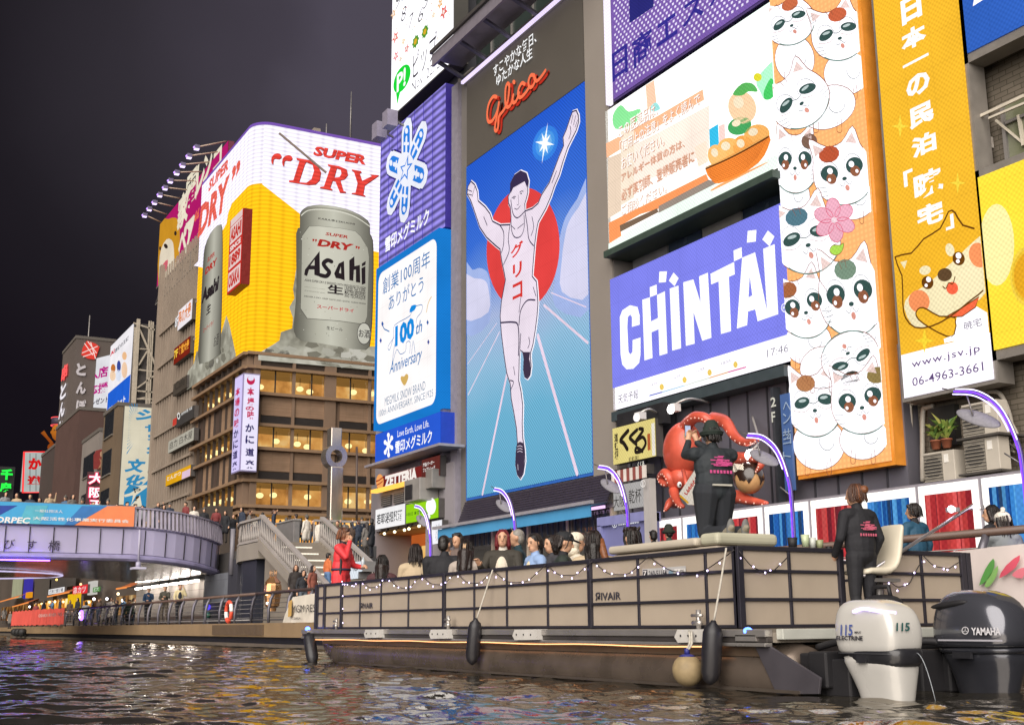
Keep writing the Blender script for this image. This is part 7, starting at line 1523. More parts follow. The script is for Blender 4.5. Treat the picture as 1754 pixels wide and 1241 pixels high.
for x, z, h in ((-.33, 1.22, .05), (-.25, 1.26, .09), (-.05, 1.24, .10), (.10, 1.27, .10), (.17, 1.40, .09), (.22, 1.60, .08), (.25, 1.74, .06), (.26, 1.78, .02)):
    w = .22 if z < 1.5 else .20; t = V((.3, 0, 1)) if z > 1.35 else V((1, 0, .1)); n = V((-t.z, 0, t.x)).normalized() * (h / 2)
    rg.append([V((HX + x, 10.25, z)) + V((n.x * sz, sy_ * w, n.z * sz)) for sy_, sz in ((-1, -.6), (-.8, -1), (.8, -1), (1, -.6), (1, .6), (.8, 1), (-.8, 1), (-1, .6))])
cz = V((HX, 10.25, 0)); RZ = Matrix.Rotation(R_(84), 3, 'Z'); rg = [[cz + RZ @ (p - cz) for p in r] for r in rg]; b.loft(rg, P('cfc6b2', .5, var=.05)); b.build('helm_chair', BO, sub=1)
b = MB(); q = onX(1500, 1025, -9.75); b.ball(q + V((0, .1, -.05)), .24, .2, .10, DARK, 14, 8); b.tube([q + V((-.12, .1, .02)), q + V((-.1, .1, .13)), q + V((.1, .1, .13)), q + V((.12, .1, .02))], .025, DARK, 8); b.build('fuel_tank', BO)
for x in (577, 769, 1198):
    p = onY(x, 1066, 8.28); b = MB(); b.tube([(p.x, 8.27, .63), (p.x, 8.27, .84)], .028, ALU, 8); b.tube([(p.x - .09, 8.25, .78), (p.x + .09, 8.25, .78)], .018, ALU, 6); b.tube([(p.x - .07, 8.25, .70), (p.x + .07, 8.25, .70)], .03, ALU, 6); b.build('cleat', BO)
for x, y, yy in ((527, 1076, 8.22), (1281, 1080, 8.24)):
    p = onY(x, y, yy); b = MB(); b.ball(p, .05, .05, .04, E('4a6cff', 8.0, light=True), 10, 6); b.box(p + V((-.16, -.04, -.10)), p + V((.16, .1, -.04)), ALU); b.build('blue_deck_light', BO)
# outboard motors
def sup(cx_, cy_, z, rx, ry, n=28, e=3.0, skew=0.0): return [V((cx_ + skew + rx * math.copysign(abs(math.cos(t)) ** (2 / e), math.cos(t)), cy_ + ry * math.copysign(abs(math.sin(t)) ** (2 / e), math.sin(t)), z)) for t in (2 * math.pi * i / n for i in range(n))]
def motor(cx_, cy_, s, name, cowl, low, band, prof, legprof, zs):
    sz = s * zs
    b = MB(); b.loft([sup(cx_ + o * s, cy_, z * sz, rx * s, ry * s, e=e) for z, rx, ry, o, e in prof], cowl); m = b.build(name, BO, sub=1)
    b = MB(); b.loft([sup(cx_ + o * s, cy_, z * sz, rx * s, ry * s, e=e) for z, rx, ry, o, e in legprof], low); b.build('motor_leg', m, sub=1)
    b = MB(); b.loft([sup(cx_ + o * s, cy_, z * sz, rx * s, ry * s, e=e) for z, rx, ry, o, e in band[1]], band[0]); b.build('cowl_band', m, sub=1)
    b = MB(); b.box((cx_ - .62 * s, cy_ - .12 * s, .0), (cx_ - .28 * s, cy_ + .12 * s, .42 * sz), DARK); b.box((cx_ - .75 * s, cy_ - .2 * s, .08), (cx_ - .5 * s, cy_ + .2 * s, .5 * sz), DARK); b.build('mounting_bracket', m, bev=.02)
    return m
WH = P('c6c3bd', .25, var=.05, coat=.6); GR = P('55565e', .18, metal=.5, var=.04, coat=.8); GR2 = P('3c3d44', .3, metal=.4, coat=.4); BKM = P('26262a', .4, coat=.3)
MX, MY = -8.42, 8.55
m1 = motor(MX, MY, 1.0, 'outboard_motor', WH, WH, (BKM, [(.34, .28, .19, .08, 3), (.37, .33, .215, .075, 3.5), (.54, .345, .236, .07, 3.5), (.56, .32, .22, .07, 3)]),
           [(.48, .34, .215, .0, 4), (.50, .372, .232, .0, 4.5), (.66, .392, .242, .0, 5), (.84, .385, .238, -.005, 5), (.97, .345, .222, -.02, 4.5), (1.04, .27, .19, -.05, 3.6), (1.08, .16, .12, -.08, 3)],
           [(-.35, .22, .12, .07, 3), (.0, .26, .15, .07, 3), (.20, .30, .18, .05, 3.4), (.42, .358, .222, .01, 4), (.49, .34, .21, .0, 4)], .84)
m2 = motor(-8.5, 10.05, 1.16, 'outboard_motor', GR, GR2, (GR2, [(.40, .32, .22, .02, 3), (.42, .395, .262, .02, 3), (.47, .40, .265, .02, 3), (.49, .36, .24, .02, 3)]),
           [(.46, .34, .23, .0, 3), (.49, .405, .268, .0, 3.2), (.62, .42, .275, .0, 3.2), (.80, .41, .27, .0, 3), (.95, .36, .245, -.01, 2.7), (1.04, .27, .19, -.03, 2.4), (1.085, .14, .10, -.04, 2.2)],
           [(-.30, .22, .12, .0, 2.4), (.0, .27, .15, .02, 2.6), (.25, .32, .19, .03, 2.8), (.42, .38, .25, .02, 3), (.46, .34, .2, .02, 3)], .80)
A = Art(PY(MY - .245), base=.004, step=.002)
nb, lv = P('4a5a9a', .4), P('2e2c34', .4)
A.text('115', (1439, 1069), (1462, 1088), nb, 1, .02, .15); A.text('MAX', (1464, 1080), (1476, 1084), lv, 1, .02, .2); A.text('ELECTRINE', (1433, 1088), (1479, 1096), lv, 1, .03, .1)
A.build('lettering', m1)
b = MB(); rgs = [sup(MX, MY, z, .3745, .2345, e=4.5) for z in (.408, .418)]; b.loft(rgs, P('3a3a3e', .5), False); b.box((MX - .05, MY - .25, .33), (MX + .06, MY - .22, .40), BKM); b.build('cowl_seam', m1)
b = MB(); b.loft([sup(-8.5, 10.05, z, .474, .315, e=3.2) for z in (.452, .462)], P('1a1a1e', .5), False); b.box((-8.5 - .1, 10.05 - .335, .34), (-8.5 + .12, 10.05 - .30, .40), BKM); b.build('cowl_seam', m2)
A = Art(PX(MX + .392), base=.006, step=.002); A.text('115', (1533, 1066), (1558, 1080), P('2c5a58', .4), 1, .03, .1); A.build('rear_lettering', m1)
b = MB(); q = catmull([(MX - .06, MY - .234, .79), (MX + .08, MY - .238, .815), (MX + .25, MY - .215, .79), (MX + .335, MY - .10, .775)], 6, False); b.tube(q, .017, E('d8c8ff', 2.2), 6); b.build('light_slit', m1)
A = Art(PY(10.05 - .325), base=.004, step=.002); A.text('YAMAHA', (1664, 1074), (1715, 1087), P('d8d6da', .4), 1, .03); A.ell((1654, 1079), 6, 6.6, P('d8d6da', .4), 1, hole=.8)
for k in range(3): a = k * 2.094 + 1.57; A.stroke([(1654, 1079), (1654 + 5 * math.cos(a), 1079 - 5.5 * math.sin(a))], .9, P('d8d6da', .4), 1, 1)
A.rect((1607, 1094), (1718, 1098), P('b0aeb6', .4), 1); A.build('lettering', m2)
b = MB(); b.ball((-8.65, 10.05 - .27, .86), .24, .04, .035, DARK, 14, 6, Matrix.Rotation(R_(-6), 3, 'Y')); b.build('air_inlet', m2)
b = MB(); p = onY(1443, 1196, 8.85); b.ball(p, .09, .06, .03, P('b03030', .4), 10, 6); b.build('anode', m1)
p0 = V((MX + .40, MY + .05, .42)); b = MB(); b.tube([p0 + V((.18 * t, .0, -.42 * t * t)) for t in (i / 8 for i in range(9))], .005, P('7d8288', .1, spec=.9), 5); b.build('water_jet', m1)
# fenders and ball buoy
def rope(pts, N, r=.012): b = MB(); b.tube(catmull([tuple(p) for p in pts], 4, False), r, P('b8b2a6', .8, var=.2, vs=30), 6); b.build('rope', N)
def fender(label, top, bot, r, knot):
    N = thing('boat_fender', label, 'fender', V(bot), 'black fenders hung along the boat'); t, e = V(top), V(bot); d = e - t; pr = ((0, .25), (.04, .35), (.10, .8), (.2, 1), (.5, 1.03), (.8, 1), (.92, .75), (.97, .4), (1, .15))
    b = MB(); b.tube([t + d * a for a, _ in pr], [r * k for _, k in pr], P('222126', .45, var=.1, bump=.05), 16); b.build('body', N); rope(knot, N)
fender('black fender trailing in the water off the bow of the boat', onY(528, 1083, 8.12), onY(537, 1137, 8.12), .115, [onY(527, 1078, 8.2), onY(528, 1084, 8.15)])
fender('slim pointed black fender hanging mid hull by a long white rope', onY(815, 1058, 8.12), onY(808, 1138, 8.12), .10, [onY(844, 975, 8.35), onY(830, 1018, 8.25), onY(817, 1058, 8.12)])
fender('thick black fender hanging by a rope next to the white ball buoy', onY(1222, 1062, 8.05), onY(1216, 1172, 8.05), .105, [onY(1244, 938, 8.33), onY(1234, 1000, 8.2), onY(1223, 1062, 8.08)])
N = thing('ball_buoy', 'weathered white ball buoy with a blue cap on a short rope', 'buoy', onY(1178, 1170, 8.02)); c_ = onY(1178, 1147, 8.0); r_ = .165
b = MB(); b.ball(c_, r_, r_, r_ * 1.02, P('93805f', .65, var=.22, vs=9), 24, 16); b.build('body', N)
b = MB(); b.loft([[c_ + V((r_ * 1.015 * math.sin(t) * math.cos(a), r_ * 1.015 * math.sin(t) * math.sin(a), r_ * 1.04 * math.cos(t))) for a in (2 * math.pi * i / 20 for i in range(20))] for t in (R_(34), R_(22), R_(10), R_(1))], P('2c2f78', .5)); b.tube([c_ + V((0, 0, r_)), c_ + V((0, 0, r_ + .06))], .03, P('2c2f78', .5), 8); b.build('cap', N); rope([c_ + V((0, 0, r_ + .05)), c_ + V((.02, .03, .30)), onY(1180, 1080, 8.1)], N); rope([c_ + V((.03, 0, r_ + .05)), c_ + V((.05, .03, .28)), onY(1184, 1080, 8.1)], N)
# string lights
SLT = thing('string_lights', 'dark cord of small violet white bulbs draped along the boat fence', 'string lights', (-16, 8.3, 1.4))
sw = [(586, 993, 617, 994, 8), (620, 992, 665, 980, 20), (665, 985, 722, 983, 24), (722, 982, 782, 978, 22), (783, 980, 845, 975, 22), (847, 978, 935, 966, 26), (937, 968, 1015, 960, 22), (1018, 962, 1110, 952, 28), (1112, 953, 1258, 940, 34)]
rs = random.Random(21); BUL = bpy.data.meshes.new('bulb'); _b = MB(); _b.ball((0, 0, 0), .009, .009, .011, E('d9c4ff', 7.0), 6, 4); BUL.from_pydata(_b.v, [], _b.f); BUL.materials.append(_b.mats[0])
cord = P('2a2428', .6)
def bulb(p): o = bpy.data.objects.new('bulb', BUL); COL.objects.link(o); o.parent = SLT; o.location = p - WL[SLT]
def swag(a, c, sag, n):
    q = [a + (c - a) * t + V((0, 0, -sag * 4 * t * (1 - t))) + V((0, -.01 * math.sin(9 * t), .006 * math.sin(17 * t))) for t in (i / 14 for i in range(15))]
    b = MB(); b.tube(q, .006, cord, 5); b.build('cord', SLT)
    for k in range(n): i = int((k + .5) / n * 14); bulb(q[i] + V((rs.uniform(-.02, .02), -.015, rs.uniform(-.045, .01))))
for x0, y0, x1, y1, s_ in sw: a, c = onY(x0, y0, 8.36), onY(x1, y1, 8.36); swag(a, c, s_ / 2060 * (a - CAM).length * .9, 6)
for x0, y0, x1, y1, s_ in ((1266, 943, 1350, 952, 30), (1582, 952, 1645, 960, 18), (1520, 990, 1575, 966, 26)): a, c = onX(x0, y0, -10.15), onX(x1, y1, -10.15); swag(a, c, s_ / 2060 * 13, 5)
for y in (1000, 1020, 1042, 1066): bulb(onY(587, y, 8.33))
# lamp pole leaning over the stern
LP_ = thing('lamp_pole', 'slanting steel pole with two round lamps leaning over the stern', 'lamp', onX(1480, 985, -9.9))
b = MB(); b.tube([onX(1478, 986, -9.95), onX(1668, 864, -10.4)], .022, P('a8a4a6', .3, metal=.7), 8); b.build('pole', LP_)
for x, y in ((1632, 872), (1674, 868)): p = onX(x, y, -10.4); b = MB(); b.tube([p + V((0, 0, -.03)), p + V((0, 0, .02))], .085, P('d8d4da', .2, metal=.6), 14, smooth=False); b.ball(p + V((.02, -.05, .0)), .045, .045, .045, E('f4e8ff', 6), 10, 6); b.build('lamp_head', LP_)
b = MB(); p = onX(1519, 956, -10.1); b.ball(p, .035, .035, .035, E('fff0ff', 14, light=True), 10, 6); b.build('glaring_bulb', LP_)
# boxes of drinks at the stern rail
TB = thing('snack_tray', 'cluster of plastic cups and tools on the stern rail box', 'tray', onX(1385, 935, -10.6))
for k, (x, y, r, h, m) in enumerate(((1380, 928, .05, .14, P('b8c4a0', .3)), (1392, 930, .045, .12, P('c8ccc4', .3)), (1404, 931, .05, .10, P('9aa07a', .4)), (1358, 930, .06, .12, DARK), (1420, 936, .04, .06, DARK))): p = onX(x, y + 8, -10.7); b = MB(); b.tube([p, p + V((0, 0, h))], [r * .8, r], m, 10); b.build('cup', TB)
p = onX(1390, 942, -10.7); b = MB(); b.box((-11.2, 8.9, 1.46), (-10.45, 9.75, 1.52), P('3a383c', .5)); b.build('tray_top', TB)
# banners on the quay railing behind the boat
def cloth(name, label, pl, pts, m, deco, amp=.04):
    N = thing(name, label, 'banner', pl.p3(*pl.uv(*pts[2]))); a, c, d, e = [V(pl.uv(*p)) for p in pts]; b = MB(); vs, fs = [], []; nu, nv = 30, 10
    for j in range(nv + 1):
        for i in range(nu + 1):
            s, t = i / nu, j / nv; p = (a * (1 - s) + c * s) * (1 - t) + (e * (1 - s) + d * s) * t; vs.append(pl.p3(p.x, p.y, .03 + amp * math.sin(s * 17 + t * 3) * (.3 + t)))
    for j in range(nv): fs += [(j * (nu + 1) + i, (j + 1) * (nu + 1) + i, (j + 1) * (nu + 1) + i + 1, j * (nu + 1) + i + 1) for i in range(nu)]
    b.add(vs, fs, m, True); b.build('cloth', N); 
    for nm, dc in (deco if isinstance(deco, list) else [('print', deco)]): A = Art(pl, base=.09, step=.006); dc(A); A.build(nm, N)
    return N
pc_ = PY(13.0)
cloth('resort_banner', 'crumpled white banner with black letters and a gold mark behind the boat bow', pc_, [(503, 1022), (560, 1012), (560, 1065), (486, 1066)], P('d8cfc0', .8, var=.06), lambda A: [A.text('MGM RESORTS', (505, 1036), (572, 1046), P('3a3634', .6), 1, .0), A.text('OSAKA', (505, 1056), (520, 1060), P('6a6460', .6), 1, .0), A.poly([(499, 1030), (505, 1026), (504, 1054), (498, 1056)], P('c8a058', .6), 1)])
cloth('flower_banner', 'large white banner printed with a pink and green flower at the stern', pc_, [(1580, 950), (1900, 915), (1900, 1040), (1580, 1058)], P('d9cdc8', .8, var=.05), [('leaf_print', lambda A: [A.poly([(1686, 1002), (1696, 975), (1710, 956), (1712, 970), (1702, 990)], P('5a9a4c', .6), 1, 2), A.poly([(1695, 1003), (1704, 985), (1718, 968), (1716, 985), (1704, 1003)], P('8aba6a', .6), 1, 2)]), ('petal_print', lambda A: [A.poly([(1720, 990), (1732, 968), (1756, 950), (1748, 972)], P('d8586c', .6), 1, 2), A.poly([(1742, 985), (1752, 975), (1765, 972), (1760, 990)], P('e07a88', .6), 1, 2)])], .02)
LR = thing('lifebuoy', 'orange and white lifebuoy ring hung on the quay railing', 'lifebuoy', onY(392, 1065, 13.1)); c_ = onY(392, 1047, 13.1); OR_, WR_ = P('e2553a', .5), P('ece6de', .5)
for k in range(8):
    b = MB(); q = [c_ + V((.34 * math.cos(t), 0, .36 * math.sin(t))) for t in (2 * math.pi * (k + j / 6) / 8 for j in range(7))]; b.tube(q, .075, WR_ if k % 2 == 0 and k in (0, 2, 4, 6) and k % 4 == 0 else OR_, 10); b.build('ring_segment', LR)
b = MB(); b.tube([c_ + V((0, .02, -.36)), c_ + V((0, .02, -.75))], .06, OR_, 8); b.build('rope_bag', LR)
# lantern, monument, pole on the plaza
MO = thing('clock_monument', 'tall polished metal pillar topped by a ring shaped head on the plaza', 'monument', onY(575, 890, 22)); p = onY(575, 895, 22); MT = P('b8aca0', .22, metal=.8, var=.1, vs=1.0)
z0, z1 = p.z - 1.2, onY(575, 800, 22).z; b = MB(); b.box((p.x - .35, 21.6, z0), (p.x + .2, 22.3, z1), MT); b.build('shaft', MO, bev=.06)
c_ = onY(573, 782, 22); b = MB(); q = [c_ + V((.0 + .25 * 0, .62 * math.cos(t), .62 * math.sin(t))) for t in (2 * math.pi * i / 24 for i in range(25))]
vs = []; fs = []
for t in (2 * math.pi * i / 28 for i in range(28)): vs += [c_ + V((x, r * math.cos(t) * .95, r * math.sin(t))) for x, r in ((-.45, .62), (.3, .62), (.3, .34), (-.45, .34))]
for i in range(28): fs += [(i * 4 + j, ((i + 1) % 28) * 4 + j, ((i + 1) % 28) * 4 + (j + 1) % 4, i * 4 + (j + 1) % 4) for j in range(4)]
b.add(vs, fs, MT, False); b.build('ring_head', MO); b = MB(); b.box((c_.x - .4, 21.7, c_.z + .5), (c_.x + .25, 22.3, c_.z + 1.5), MT); b.build('cap', MO, bev=.05)
PO = MB(); p = onY(611, 900, 22.5); PO.tube([p, onY(611, 765, 22.5)], .06, P('4a3c34', .5), 8); tag(PO.build('plaza_pole'), 'thin dark brown pole standing on the plaza right of the monument', 'pole')
LN = thing('gold_lantern', 'glowing gilded lantern on a short stand beside the dark landing base', 'lantern', onY(467, 1040, 14.6)); c_ = onY(467, 1012, 14.6); GO = P('c8986a', .25, metal=.8); r = .30
def ringz(z, r_): return [c_ + V((r_ * math.cos(t), r_ * math.sin(t), z)) for t in (2 * math.pi * i / 12 for i in range(12))]
b = MB(); b.loft([ringz(z, k * r) for z, k in ((-.75, .5), (-.62, .55), (-.55, .9), (-.3, 1.0), (.0, 1.15), (.22, 1.1), (.32, .95))], GO, False); b.build('body', LN); b = MB(); b.loft([ringz(z, k * r) for z, k in ((.32, 1.1), (.42, .8), (.52, .5), (.56, .2))], GO, False); b.build('roof', LN)
for k in range(6): a = 6.28 * k / 6; b = MB(); b.tube([c_ + V((.12 * math.cos(a), .12 * math.sin(a), .5)), c_ + V((.13 * math.cos(a), .13 * math.sin(a), .8))], .012, GO, 5); b.build('finial', LN)
b = MB(); b.ball(c_ + V((.12, -.25, -.1)), .12, .08, .07, E('ffe0a0', 5, light=True), 8, 5); b.ball(c_ + V((.15, -.22, -.45)), .10, .08, .05, E('fff0d8', 4), 8, 5); b.build('flame_window', LN)
BN = thing('speaker_cart', 'dark upright equipment case with round violet and green lamps on the quay', 'equipment case', onY(365, 1070, 13.7)); p, q = onY(358, 1032, 13.7), onY(378, 1070, 13.7); b = MB(); b.box((p.x, 13.7, FL), (q.x, 14.3, p.z), DARK); b.build('case', BN, bev=.03)
for y, cc in ((1039, '5a4aff'), (1053, '2a5a4a')): c_ = onY(356, y, 13.6); b = MB(); b.ball(c_, .12, .12, .12, E(cc, 1.2) if y < 1045 else P(cc, .4), 10, 8); b.build('lamp', BN)
GT = thing('wine_glass_sign', 'small white lit cube sign with brush character beside the red jacket', 'sign', onY(608, 985, 9.9)); pq_ = PY(9.9)
cabinet(pq_, (599, 963), (621, 978), P('8a8a8a', .5), GT, .3, -.004); cabinet(pq_, (598, 980), (614, 990), P('8a8a8a', .5), GT, .3, -.004)
A = Art(pq_, base=.01, step=.005); A.rect((599, 963), (621, 978), E('e4ecf4', .95), 0); A.text('は', (607, 965), (614, 977), P('2a2a2a', .5), 1, .01); A.rect((598, 980), (614, 990), E('e4ecf4', .95), 0); A.build('sign_face', GT)
# ================================================================ people
SKIN = P('c79a7c', .5, var=.05)
HAIRS = {c: P(c, .42, var=.2, vs=30, bump=.5, bs=60) for c in ('16110f', '231815', '4a3024', '7a4a2c', '6a1c22', '8a857e')}
def remesh(prims, vox, name):
    """one continuous surface grown over tapered limbs; every face keeps the cloth of its nearest limb"""
    b = MB(); dm = SKIN
    for pr in prims:
        if pr[0] == 'c':
            _, p, q, r0, r1, m = pr; p, q = V(p), V(q); d = (q - p); L = d.length; d = d.normalized() if L > 1e-6 else V((0, 0, 1))
            q_ = [p - d * r0 * .85, p - d * r0 * .45, p] + [p + (q - p) * t for t in (.33, .66)] + [q, q + d * r1 * .45, q + d * r1 * .85]; rr_ = [r0 * .5, r0 * .88, r0, r0 + (r1 - r0) * .33, r0 + (r1 - r0) * .66, r1, r1 * .88, r1 * .5]
            b.tube(q_, rr_, dm, 10)
        else: _, c, r, m, ro = pr; b.ball(c, r[0], r[1], r[2], dm, 14, 10, ro)
    me = bpy.data.meshes.new('raw'); me.from_pydata(b.v, [], b.f); o = bpy.data.objects.new('raw', me); COL.objects.link(o)
    m = o.modifiers.new('r', 'REMESH'); m.mode = 'VOXEL'; m.voxel_size = vox; m.use_smooth_shade = True
    m = o.modifiers.new('s', 'SMOOTH'); m.factor = .5; m.iterations = 3
    dg = bpy.context.evaluated_depsgraph_get(); res = bpy.data.meshes.new_from_object(o.evaluated_get(dg)); bpy.data.objects.remove(o); res.name = name
    mats = []
    for pr in prims:
        mm = pr[5] if pr[0] == 'c' else pr[3]
        if mm not in mats: mats.append(mm)
    n = len(res.polygons); c = np.zeros(n * 3); res.polygons.foreach_get('center', c); c = c.reshape(-1, 3); best = np.full(n, 1e9); idx = np.zeros(n, int)
    for pr in prims:
        if pr[0] == 'c':
            p, q = np.array(pr[1]), np.array(pr[2]); d = q - p; t = np.clip(((c - p) @ d) / max(d @ d, 1e-9), 0, 1); dist = np.linalg.norm(c - p - t[:, None] * d, axis=1) - (pr[3] + (pr[4] - pr[3]) * t); mm = pr[5]
        else:
            R3 = np.array(pr[4]) if pr[4] else np.eye(3); l = (c - np.array(pr[1])) @ R3; r = np.array(pr[2]); k = np.linalg.norm(l / r, axis=1); dist = (k - 1) * r.min(); mm = pr[3]
        w = dist < best; best[w] = dist[w]; idx[w] = mats.index(mm)
    for mm in mats: res.materials.append(mm)
    res.polygons.foreach_set('material_index', idx.astype(np.int32)); res.polygons.foreach_set('use_smooth', np.ones(n, bool)); res.update()
    return res
def hand(prims, w, d, up, m, curl=.5, s=1.0, side=1):
    """palm, four unequal bent fingers and a thumb leaving the side of the palm"""
    w, d, up = V(w), V(d).normalized(), V(up); x = d.cross(up).normalized() * side; n = x.cross(d) * side
    pc = w + d * .045 * s; prims.append(('c', tuple(w), tuple(w + d * .075 * s), .030 * s, .036 * s, m))
    for i, L in enumerate((.068, .078, .072, .056)):
        b0 = w + d * .085 * s + x * (.027 - .018 * i) * s; m0 = b0 + (d * math.cos(curl * .6) - n * math.sin(curl * .6)) * L * .52 * s; e = m0 + (d * math.cos(curl * 1.7) - n * math.sin(curl * 1.7)) * L * .5 * s
        prims += [('c', tuple(b0), tuple(m0), .0095 * s, .009 * s, m), ('c', tuple(m0), tuple(e), .009 * s, .0075 * s, m)]
    t0 = w + d * .02 * s + x * .030 * s; t1 = t0 + (d * .6 + x * .75 - n * .2).normalized() * .045 * s; t2 = t1 + (d * .9 + x * .15 - n * .4).normalized() * .035 * s
    prims += [('c', tuple(t0), tuple(t1), .013 * s, .0115 * s, m), ('c', tuple(t1), tuple(t2), .011 * s, .009 * s, m)]
def person(label, head, yaw, pose='stand', top=None, leg=None, hair='short', hcol='16110f', turn=0.0, nod=0.0, arms=None, vox=.014, face=False, coat=False, shoe=None, group=None, hat=None, lean=0.0, size=1.0, fat=1.0, fingers=False, scarf=None, vest=None, parts=None):
    top = top or P('24242a', .8, bump=.5, bs=9); leg = leg or P('22222a', .8); shoe = shoe or P('2a2826', .6); S = size
    dz = {'stand': 0, 'sit': -.45, 'kneel': -.40}[pose]; f = fat; pr = []
    def up(x, y, z):                                   # upper body leans about the hips
        a = R_(lean); z0 = .93; return (x * math.cos(a) + (z - z0) * math.sin(a), y, z0 + dz + (z - z0) * math.cos(a) - x * math.sin(a))
    el = lambda c, r, m, ro=None: pr.append(('e', c, r, m, ro)); cap = lambda p, q, a, b, m: pr.append(('c', p, q, a, b, m))
    rl_ = Matrix.Rotation(R_(lean), 3, 'Y')
    el(up(0, 0, 1.24), (.125 * f, .185 * f, .23), top, rl_); el(up(0, 0, 1.05), (.122 * f, .165 * f, .19), top, rl_); el(up(0, 0, .95), (.128 * f, .17 * f, .13), top if coat or pose != 'stand' else leg, rl_)
    cap(up(0, -.135 * f, 1.375), up(0, .135 * f, 1.375), .085, .085, top); cap(up(-.01, 0, 1.38), up(0, 0, 1.47), .078, .062, scarf or top); cap(up(0, 0, 1.42), up(.012, 0, 1.53), .054, .05, SKIN)
    H = V(up(.025, 0, 1.605)); RH = Matrix.Rotation(R_(turn), 3, 'Z') @ Matrix.Rotation(R_(nod), 3, 'Y')
    h = lambda x, y, z: tuple(H + RH @ V((x, y, z)))
    el(h(-.008, 0, .012), (.100, .077, .108), SKIN, RH); el(h(.028, 0, -.058), (.062, .056, .062), SKIN, RH); cap(h(.088, 0, .01), h(.104, 0, -.028), .010, .016, SKIN)
    for s in (-1, 1): el(h(-.01, s * .078, -.008), (.02, .012, .030), SKIN, RH)
    lo = {'stand': lambda s: ((0, s * .09, .92), (.02, s * .10, .49), (-.03, s * .10, .10)), 'sit': lambda s: ((0, s * .10, .50), (.42, s * .12, .50), (.40, s * .12, .10)), 'kneel': lambda s: ((0, s * .10, .54), (.06, s * .11, .085), (-.36, s * .09, .085))}[pose]
    for s in (-1, 1):
        a, k, e = lo(s); th = 1.28 if pose == 'kneel' else 1.0; cap(a, k, .098 * f * th, .066 * th, leg); cap(k, e, .064 * th, .047 * th, leg)
        if coat: el(up(0, 0, 1.06), (.138 * f, .178 * f, .24), top, rl_)
        if coat is True and pose == 'stand': cap(a, (k[0], k[1], k[2] + .12), .13, .13, top)
        if pose == 'kneel': el((e[0] - .08, e[1], .075), (.045, .052, .13), shoe, Matrix.Rotation(R_(-68), 3, 'Y')); el((e[0] - .13, e[1], .10), (.032, .050, .115), P('6a6a68', .7), Matrix.Rotation(R_(-68 + 60), 3, 'Y'))
        else: el((e[0] + .07, e[1], .045), (.135, .048, .048), shoe)
        ar = (arms or {}).get('R' if s < 0 else 'L'); sh = up(0, s * .175 * f, 1.375)
        if ar: ew, ww = ar[0], ar[1]
        elif pose == 'sit': ew, ww = up(.04, s * .235, 1.14), (.26, s * .16, .62)
        else: ew, ww = up(-.02, s * .245, 1.12), up(.06, s * .25, .89)
        if ar is None or len(ar) < 4: cap(sh, ew, .067 * f, .054, top); cap(ew, ww, .053, .040, top)
        else: cap(sh, ew, .067 * f, .054, top); cap(ew, ww, .045, .033, SKIN)
        hd = (V(ww) - V(ew)).normalized(); 
        if ar and len(ar) > 2 and ar[2]: hd = V(ar[2]).normalized()
        if fingers: hand(pr, V(ww) + hd * .01, hd, (0, 0, 1) if abs(hd.z) < .8 else (1, 0, 0), SKIN, .7, 1.0, s)
        else: cap(tuple(V(ww) + hd * .03), tuple(V(ww) + hd * .12), .036, .030, SKIN)
    if vest: el(up(.03, 0, 1.20), (.125 * f, .105 * f, .21), vest, rl_)
    base = V(head) - Matrix.Rotation(R_(yaw), 3, 'Z') @ (H * S)
    N = thing('person', label, 'person', base, group, R_(yaw)); WL.pop(N); N.scale = (S, S, S)
    o = bpy.data.objects.new('body', remesh(pr, vox, 'body')); COL.objects.link(o); o.parent = N
    HM = HAIRS[hcol]; hp = []
    he = lambda c, r, ro=None: hp.append(('e', h(*c), r, HM, (RH @ ro) if ro else RH)); hc = lambda p, q, a, b: hp.append(('c', h(*p), h(*q), a, b, HM))
    if hair != 'none':
        k = .9 if hair == 'buzz' else 1.0
        he((-.024, 0, .040), (.100 * (1 if k == 1 else .97), .084 * (1 if k == 1 else .965), .094 * (1 if k == 1 else .94))); he((-.052, 0, -.01), (.066, .078, .088))
        if hair in ('short', 'messy'): hc((.045, -.05, .085), (.045, .05, .085), .030, .030)
        if hair in ('bob', 'long'):
            for s in (-1, 1): hc((.015, s * .070, .03), (-.01, s * .084, -.09), .034, .032)
            he((-.05, 0, -.05), (.070, .092, .110))
        if hair == 'long':
            hc((-.075, 0, -.06), (-.10, 0, -.30), .085, .06); hc((-.06, .06, -.06), (-.085, .075, -.28), .05, .035); hc((-.06, -.06, -.06), (-.085, -.075, -.28), .05, .035); hc((-.10, .02, -.25), (-.11, .03, -.40), .05, .02)
        if hair == 'bun': he((-.125, 0, .055), (.05, .052, .05))
        if hair == 'pony': hc((-.10, 0, .05), (-.145, 0, -.02), .034, .032); hc((-.145, 0, -.02), (-.13, 0, -.20), .030, .014)
        if hair == 'messy':
            for i in range(7): a = i * .9; hc((-.03 + .06 * math.cos(a), .06 * math.sin(a), .09), (-.03 + .095 * math.cos(a), .085 * math.sin(a), .118), .026, .016)
